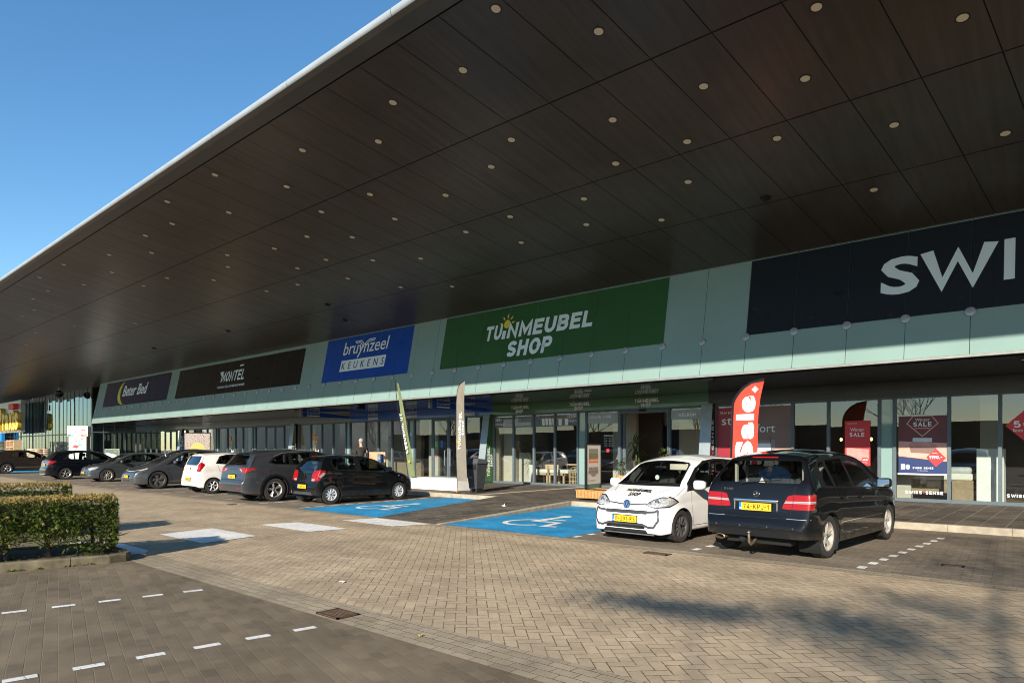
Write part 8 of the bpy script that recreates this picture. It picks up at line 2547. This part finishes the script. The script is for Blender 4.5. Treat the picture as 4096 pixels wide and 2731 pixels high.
palm('potted_shrub', 'low spindly plant in a wooden pot behind the framed poster', -12.6, 20.4, PZ, 1.3, seed=8, n=60, L=.3, potmat='wood2', ph=.55)

# furniture in the garden shop window
t = thing('garden_bench', 'light wooden garden bench with white cushions behind the garden shop glass', 'bench', (-17.3, 22.4, PZ))
m = MB()
for x in (-18.0, -17.32, -17.18, -16.45): m.box(x - .035, x + .035, 22.1, 22.17, PZ, .60 if x != -17.32 else .92); m.box(x - .035, x + .035, 22.75, 22.82, PZ, .60)
m.box(-18.05, -16.4, 22.1, 22.82, .52, .60); m.box(-18.05, -17.25, 22.80, 22.85, .60, .95)
build('frame', m, M_['wood'], t)
m = MB(); m.bbox(-18.0, -17.3, 22.08, 22.8, .60, .76, .04); m.bbox(-17.15, -16.2, 22.05, 22.8, .60, .76, .04); build('cushions', m, M_['cushion'], t)
t = thing('garden_table', 'light wooden table behind the white bench cushions', 'table', (-16.3, 23.2, PZ))
m = MB(); m.box(-17.0, -15.5, 22.95, 23.7, .93, .98); build('tabletop', m, M_['wood'], t)
for x in (-16.8, -15.8): 
    m = MB(); m.tube((x, 23.3, PZ), (x + .1, 23.3, .93), .04, n=8); build('leg', m, M_['wood'], t)
t = thing('wicker_basket', 'tall pale wicker basket with a hoop handle behind the garden shop glass', 'basket', (-15.98, 22.1, PZ))
m = MB()
for k in range(18):
    a = 2 * PI * k / 18; m.tube((-15.95 + .21 * math.cos(a), 22.15 + .18 * math.sin(a), PZ + .02), (-15.95 + .21 * math.cos(a), 22.15 + .18 * math.sin(a), .66), .009, n=5)
for z in (PZ + .04, .30, .48, .66): m.path([(-15.95 + .215 * math.cos(2 * PI * k / 20), 22.15 + .185 * math.sin(2 * PI * k / 20), z) for k in range(21)], .012, 5)
build('weave', m, M_['wood'], t)
m = MB(); m.path([(-15.95 + .2 * math.cos(PI * k / 12), 22.15, .66 + .22 * math.sin(PI * k / 12)) for k in range(13)], .012, 6); build('handle', m, M_['wood'], t)
# beds in the right shop
t = thing('box_bed', 'low wooden box bed with pale bedding behind the glass right of the big sale poster', 'bed', (-3.0, 23.2, PZ))
m = MB(); m.bbox(-4.3, -2.45, 22.5, 24.4, .35, .72, .02); m.box(-2.95, -2.45, 22.4, 22.5, PZ, .72); build('base', m, M_['oak'], t)
m = MB(); m.bbox(-4.3, -2.47, 22.5, 24.4, .72, .92, .05); build('mattress', m, M_['cushion'], t)
m = MB(); m.bbox(-3.4, -2.5, 22.55, 23.2, .90, 1.10, .09, 3); build('pillow', m, M_['sofa_print'], t, smooth=60)
for i, (x, y) in enumerate(((-6.6, 25.2), (-5.6, 25.0), (-1.3, 24.8), (-1.1, 24.4))):
    t = thing('pendant_lamp', ('small glowing pendant bulb, %s' % ['left of the smaller sale poster', 'behind the smaller sale poster', 'upper one beside the red diamond poster', 'lower one beside the red diamond poster'][i]), 'lamp', (x, y, 2.0), 'glowing bulbs inside the bed shop')
    z = (1.95, 1.95, 2.05, 1.95)[i]
    m = MB(); m.tube((x, y, z + .05), (x, y, 3.5), .006, n=5); build('cord', m, M_['black'], t)
    m = MB(); m.ball((x, y, z), .045, .045, .06); build('bulb', m, M_['bulb'], t, smooth=60)

# ---------------------------------------------------------------- the man walking past the kitchen shop
def skin_mesh(name, pts, edges, rad, mat, parent=None, sub=2, root=0):
    me = bpy.data.meshes.new(name + '_s'); me.from_pydata(pts, edges, [])
    o = bpy.data.objects.new(name + '_s', me); COL.objects.link(o)
    md = o.modifiers.new('s', 'SKIN'); md.use_smooth_shade = True
    for i, v in enumerate(me.skin_vertices[0].data): v.radius = rad[i] if isinstance(rad[i], tuple) else (rad[i], rad[i]); v.use_root = (i == root)
    sd = o.modifiers.new('d', 'SUBSURF'); sd.levels = sub; sd.render_levels = sub
    dg = bpy.context.evaluated_depsgraph_get()
    m2 = bpy.data.meshes.new_from_object(o.evaluated_get(dg))
    bpy.data.objects.remove(o); bpy.data.meshes.remove(me)
    m2.name = name; m2.materials.clear(); m2.materials.append(M_[mat])
    m2.polygons.foreach_set('use_smooth', [True] * len(m2.polygons))
    return link(name, m2, parent)
P = thing('person', 'grey-haired man in dark jacket and jeans walking past the kitchen shop', 'person', (0, 0, 0))
sk = [(0, 0, .98), (0, .02, 1.12), (0, .01, 1.30), (0, 0, 1.47), (.01, 0, 1.56), (.03, 0, 1.66), (.035, 0, 1.77), (.03, 0, 1.84),
      (0, .20, 1.46), (-.03, .26, 1.18), (.06, .27, .94), (.10, .265, .86),
      (0, -.20, 1.46), (.02, -.27, 1.18), (.12, -.25, .95), (.17, -.24, .87),
      (0, .10, .92), (.12, .11, .52), (.08, .11, .10), (.20, .11, .05),
      (0, -.10, .92), (-.06, -.11, .52), (-.24, -.11, .14), (-.14, -.11, .06)]
ed = [(0, 1), (1, 2), (2, 3), (3, 4), (4, 5), (5, 6), (6, 7), (3, 8), (8, 9), (9, 10), (10, 11), (3, 12), (12, 13), (13, 14), (14, 15), (0, 16), (16, 17), (17, 18), (18, 19), (0, 20), (20, 21), (21, 22), (22, 23)]
rd = [(.13, .10), (.11, .09), (.11, .09), (.085, .07), .056, .072, .085, .06, .045, .04, .034, .030, .045, .04, .034, .030, .09, .06, .042, .035, .09, .06, .042, .035]
# fingers
for (b0, yy, sgn) in ((11, .265, 1), (15, -.24, -1)):
    base = Vector(sk[b0])
    for k in range(4):
        a = base + Vector((.022 - .014 * k, sgn * .004, -.045)); b_ = a + Vector((.012, -sgn * .008, -.035 - (.006 if k in (1, 2) else 0))); c_ = b_ + Vector((.014, -sgn * .012, -.022))
        n0 = len(sk); sk += [tuple(a), tuple(b_), tuple(c_)]; ed += [(b0, n0), (n0, n0 + 1), (n0 + 1, n0 + 2)]; rd += [.011, .009, .007]
    a = base + Vector((.035, -sgn * .01, -.015)); b_ = a + Vector((.02, -sgn * .01, -.03)); n0 = len(sk); sk += [tuple(a), tuple(b_)]; ed += [(b0, n0), (n0, n0 + 1)]; rd += [.012, .009]
skin_mesh('body', sk, ed, rd, 'skin', P)
jk = [(0, 0, .88), (0, .02, 1.05), (0, .02, 1.28), (0, 0, 1.47), (.005, 0, 1.545), (0, .21, 1.465), (-.03, .275, 1.19), (.055, .28, .96), (0, -.21, 1.465), (.02, -.285, 1.19), (.115, -.262, .97)]
je = [(0, 1), (1, 2), (2, 3), (3, 4), (3, 5), (5, 6), (6, 7), (3, 8), (8, 9), (9, 10)]
jr = [(.20, .16), (.19, .15), (.195, .145), (.16, .12), (.088, .08), .085, .07, .052, .085, .07, .052]
skin_mesh('jacket', jk, je, jr, 'coat_cloth', P)
tk = [(0, 0, .96), (0, .10, .90), (.12, .11, .52), (.085, .11, .12), (0, -.10, .90), (-.06, -.11, .52), (-.235, -.11, .16)]
skin_mesh('trousers', tk, [(0, 1), (1, 2), (2, 3), (0, 4), (4, 5), (5, 6)], [(.16, .13), .105, .082, .07, .105, .082, .07], 'denim', P)
m = MB(); m.ball((.012, 0, 1.795), .108, .098, .108, 16, 12); m.v = [(x, y, z) for x, y, z in m.v]; m.f = [f for f in m.f if not all(m.v[i][0] > .045 for i in f) or all(m.v[i][2] > 1.86 for i in f)]; build('hair', m, M_['hair'], P, smooth=60)
m = MB()
for y in (-.084, .084): m.ball((.035, y, 1.765), .018, .012, .032, 8, 6)
m.ball((.128, 0, 1.755), .018, .014, .022, 8, 6); build('ears_and_nose', m, M_['skin'], P, smooth=60)
m = MB(); 
for y in (-.03, .03): m.ball((.108, y, 1.785), .012, .012, .009, 8, 6)
build('eyes', m, M_['text_black'], P)
m = MB(); m.bbox(.112, .122, -.022, .022, 1.703, 1.712, .003); build('mouth', m, M_['blush'], P)
m = MB()
m.bbox(-.0, .26, .065, .155, 0, .09, .03); m.bbox(-.33, -.06, -.155, -.065, .015, .10, .03); build('shoes', m, M_['black'], P, smooth=50)
P.location = (-22.85, 16.65, PZ); P.rotation_euler = (0, 0, R_(158)); P.scale = (1.02, 1.02, 1.02)
# ---------------------------------------------------------------- what stands behind the photographer (seen in the glass, and casting the soft tree shadows)
def clump(mb, c, sx, sy, sz, n, s_, rnd, dirs=True):
    for i in range(n):
        p_ = Vector((rnd.gauss(c[0], sx), rnd.gauss(c[1], sy), rnd.gauss(c[2], sz)))
        d_ = Vector((rnd.gauss(0, 1), rnd.gauss(0, 1), rnd.gauss(0, 1))).normalized() * s_; e_ = d_.cross(Vector((rnd.gauss(0, 1), rnd.gauss(0, 1), rnd.gauss(0, 1)))).normalized() * s_ * .45
        mb.add([p_ - d_, p_ + e_, p_ + d_, p_ - e_], [(0, 1, 2, 3)])
rnd = random.Random(31)
k_ = 1 / math.tan(SUN_EL)
def up(gx, gy, h): return (gx + .3256 * h * k_, gy - .9455 * h * k_, h)
t = thing('street_tree', 'sparse tree behind the photographer whose thin crown shades the road at lower right', 'tree', (3.6, -11.5, 0))
lf = MB()
for (gx, gy, h, sx, sy, sz, n) in ((-2.9, 6.05, 8.2, .50, .16, .05, 1000), (-2.35, 6.35, 8.4, .40, .16, .06, 520), (-1.35, 6.75, 8.0, .42, .26, .10, 900), (-.95, 6.2, 7.4, .40, .25, .10, 800), (-.55, 7.7, 8.6, .30, .3, .12, 600), (-1.2, 8.0, 8.2, .25, .2, .08, 240), (-.9, 10.9, 8.0, .45, .4, .15, 500), (-1.3, 14.1, 8.6, .55, .4, .15, 420), (-.2, 12.4, 9.0, .5, .6, .2, 900), (.6, 9.0, 8.5, .6, .5, .25, 1200), (-.1, 5.0, 7.4, .5, .3, .15, 700), (.9, 16.5, 8.8, .6, .6, .25, 700), (1.6, 20.0, 9, .8, .8, .3, 700)):
    clump(lf, up(gx - .45, gy, h), sx, sy, sz, int(n * .8), .045, rnd)
build('crown', lf, M_['tree_leaf'], t)
tr_ = MB(); tr_.tube((4.6, -13.0, 0), (4.4, -12.8, 5.2), .16, .10, 10)
for (gx, gy, h) in ((-2.9, 6.05, 8.2), (-1.35, 6.75, 8.0), (-.55, 7.7, 8.6), (-.9, 10.9, 8.0), (.6, 9.0, 8.5), (-1.3, 14.1, 8.6), (1.6, 20, 9)):
    e = Vector(up(gx, gy, h)); b0 = Vector((4.4, -12.8, 5.1)); mid = b0.lerp(e, .5) + Vector((0, 0, .3)); tr_.tube(b0, mid, .035, .02, 6); tr_.tube(mid, e, .02, .008, 5)
build('trunk', tr_, M_['bark'], t)
# bare trees in a row further back
def bare_tree(mb, p, d, L, r, lv, rnd):
    q = p + d * L
    mb.tube(p, q, r, r * .7, 6 if lv < 3 else 4, False)
    if lv >= 6: return
    for i in range(3 if lv < 3 else 2):
        nd = (d + Vector((rnd.gauss(0, .42), rnd.gauss(0, .42), rnd.gauss(.12, .2)))).normalized()
        bare_tree(mb, q, nd, L * rnd.uniform(.62, .82), r * .62, lv + 1, rnd)
proto = None
for i, (x, y) in enumerate(((-24, -24), (-34, -27), (-46, -24), (-58, -28), (-12, -26), (-72, -25), (10, -27), (-90, -26))):
    if proto is None:
        proto = thing('bare_tree', 'bare leafless tree beyond the car park behind the photographer', 'tree', (0, 0, 0), 'bare trees behind the photographer')
        m = MB(); rnd = random.Random(44); bare_tree(m, Vector((0, 0, 0)), Vector((0, 0, 1)), 2.3, .13, 0, rnd); trk = build('trunk', m, M_['bark'], proto)
        o = proto
    else:
        o = proto.copy(); COL.objects.link(o); q = trk.copy(); COL.objects.link(q); q.parent = o
    o.location = (x, y, 0); o.rotation_euler = (0, 0, i * 1.7); o.scale = (1, 1, 1)
# dark car showroom opposite
t = thing('car_showroom', 'long dark flat-roofed showroom across the car park, seen only as a reflection', 'building', (-30, -44, 0))
m = MB(); m.box(-110, 50, -60, -44, 0, 4.1); build('wall', m, M_['showroom'], t)
m = MB(); m.box(-110.3, 50.3, -60.3, -43.7, 4.1, 4.4); build('roof', m, M_['metal_dark'], t)
for i in range(20):
    m = MB(); x = -104 + i * 7.5; m.box(x, x + 6, -43.98, -43.9, .6, 3.2); build('window', m, M_['showglass'], t)
t = thing('grey_warehouse', 'pale grey warehouse block beyond the car park, seen only as a reflection', 'building', (-130, -40, 0))
m = MB(); m.box(-180, -118, -60, -38, 0, 8.5); build('wall', m, M_['steel'], t)
m = MB(); m.box(-180.3, -117.7, -60.3, -37.7, 8.5, 8.9); build('roof', m, M_['metal_dark'], t)
# cars standing in the lot behind the photographer: copies of the ones in view
def copy_tree(o, parent=None):
    c = o.copy(); COL.objects.link(c); c.parent = parent
    if parent is not None: c.matrix_parent_inverse = o.matrix_parent_inverse.copy()
    for ch in list(o.children): copy_tree(ch, c)
    return c
for (src, x, y, h, lab) in ((UPC, -9.5, -10.5, 72, 'small white car in the lot behind the photographer, nearest the street tree'), (POL, -15.5, -9.2, -104, 'mid-grey hatchback in the lot behind the photographer, between the white cars'),
                            (B180, -2.2, -11.8, 74, 'black five-door hatchback in the lot behind the photographer'), (UPC, -21.8, -8.6, 75, 'small white car in the lot behind the photographer, farther left'),
                            (TES, -28.5, -9.5, -104, 'charcoal crossover in the lot behind the photographer'), (POL, -36, -9, 76, 'mid-grey hatchback in the lot behind the photographer, farthest left')):
    c = copy_tree(src.root)
    c['label'] = lab; c['group'] = 'cars in the lot behind the photographer'
    c.location = (x, y, 0.004); c.rotation_euler = (0, 0, R_(h))
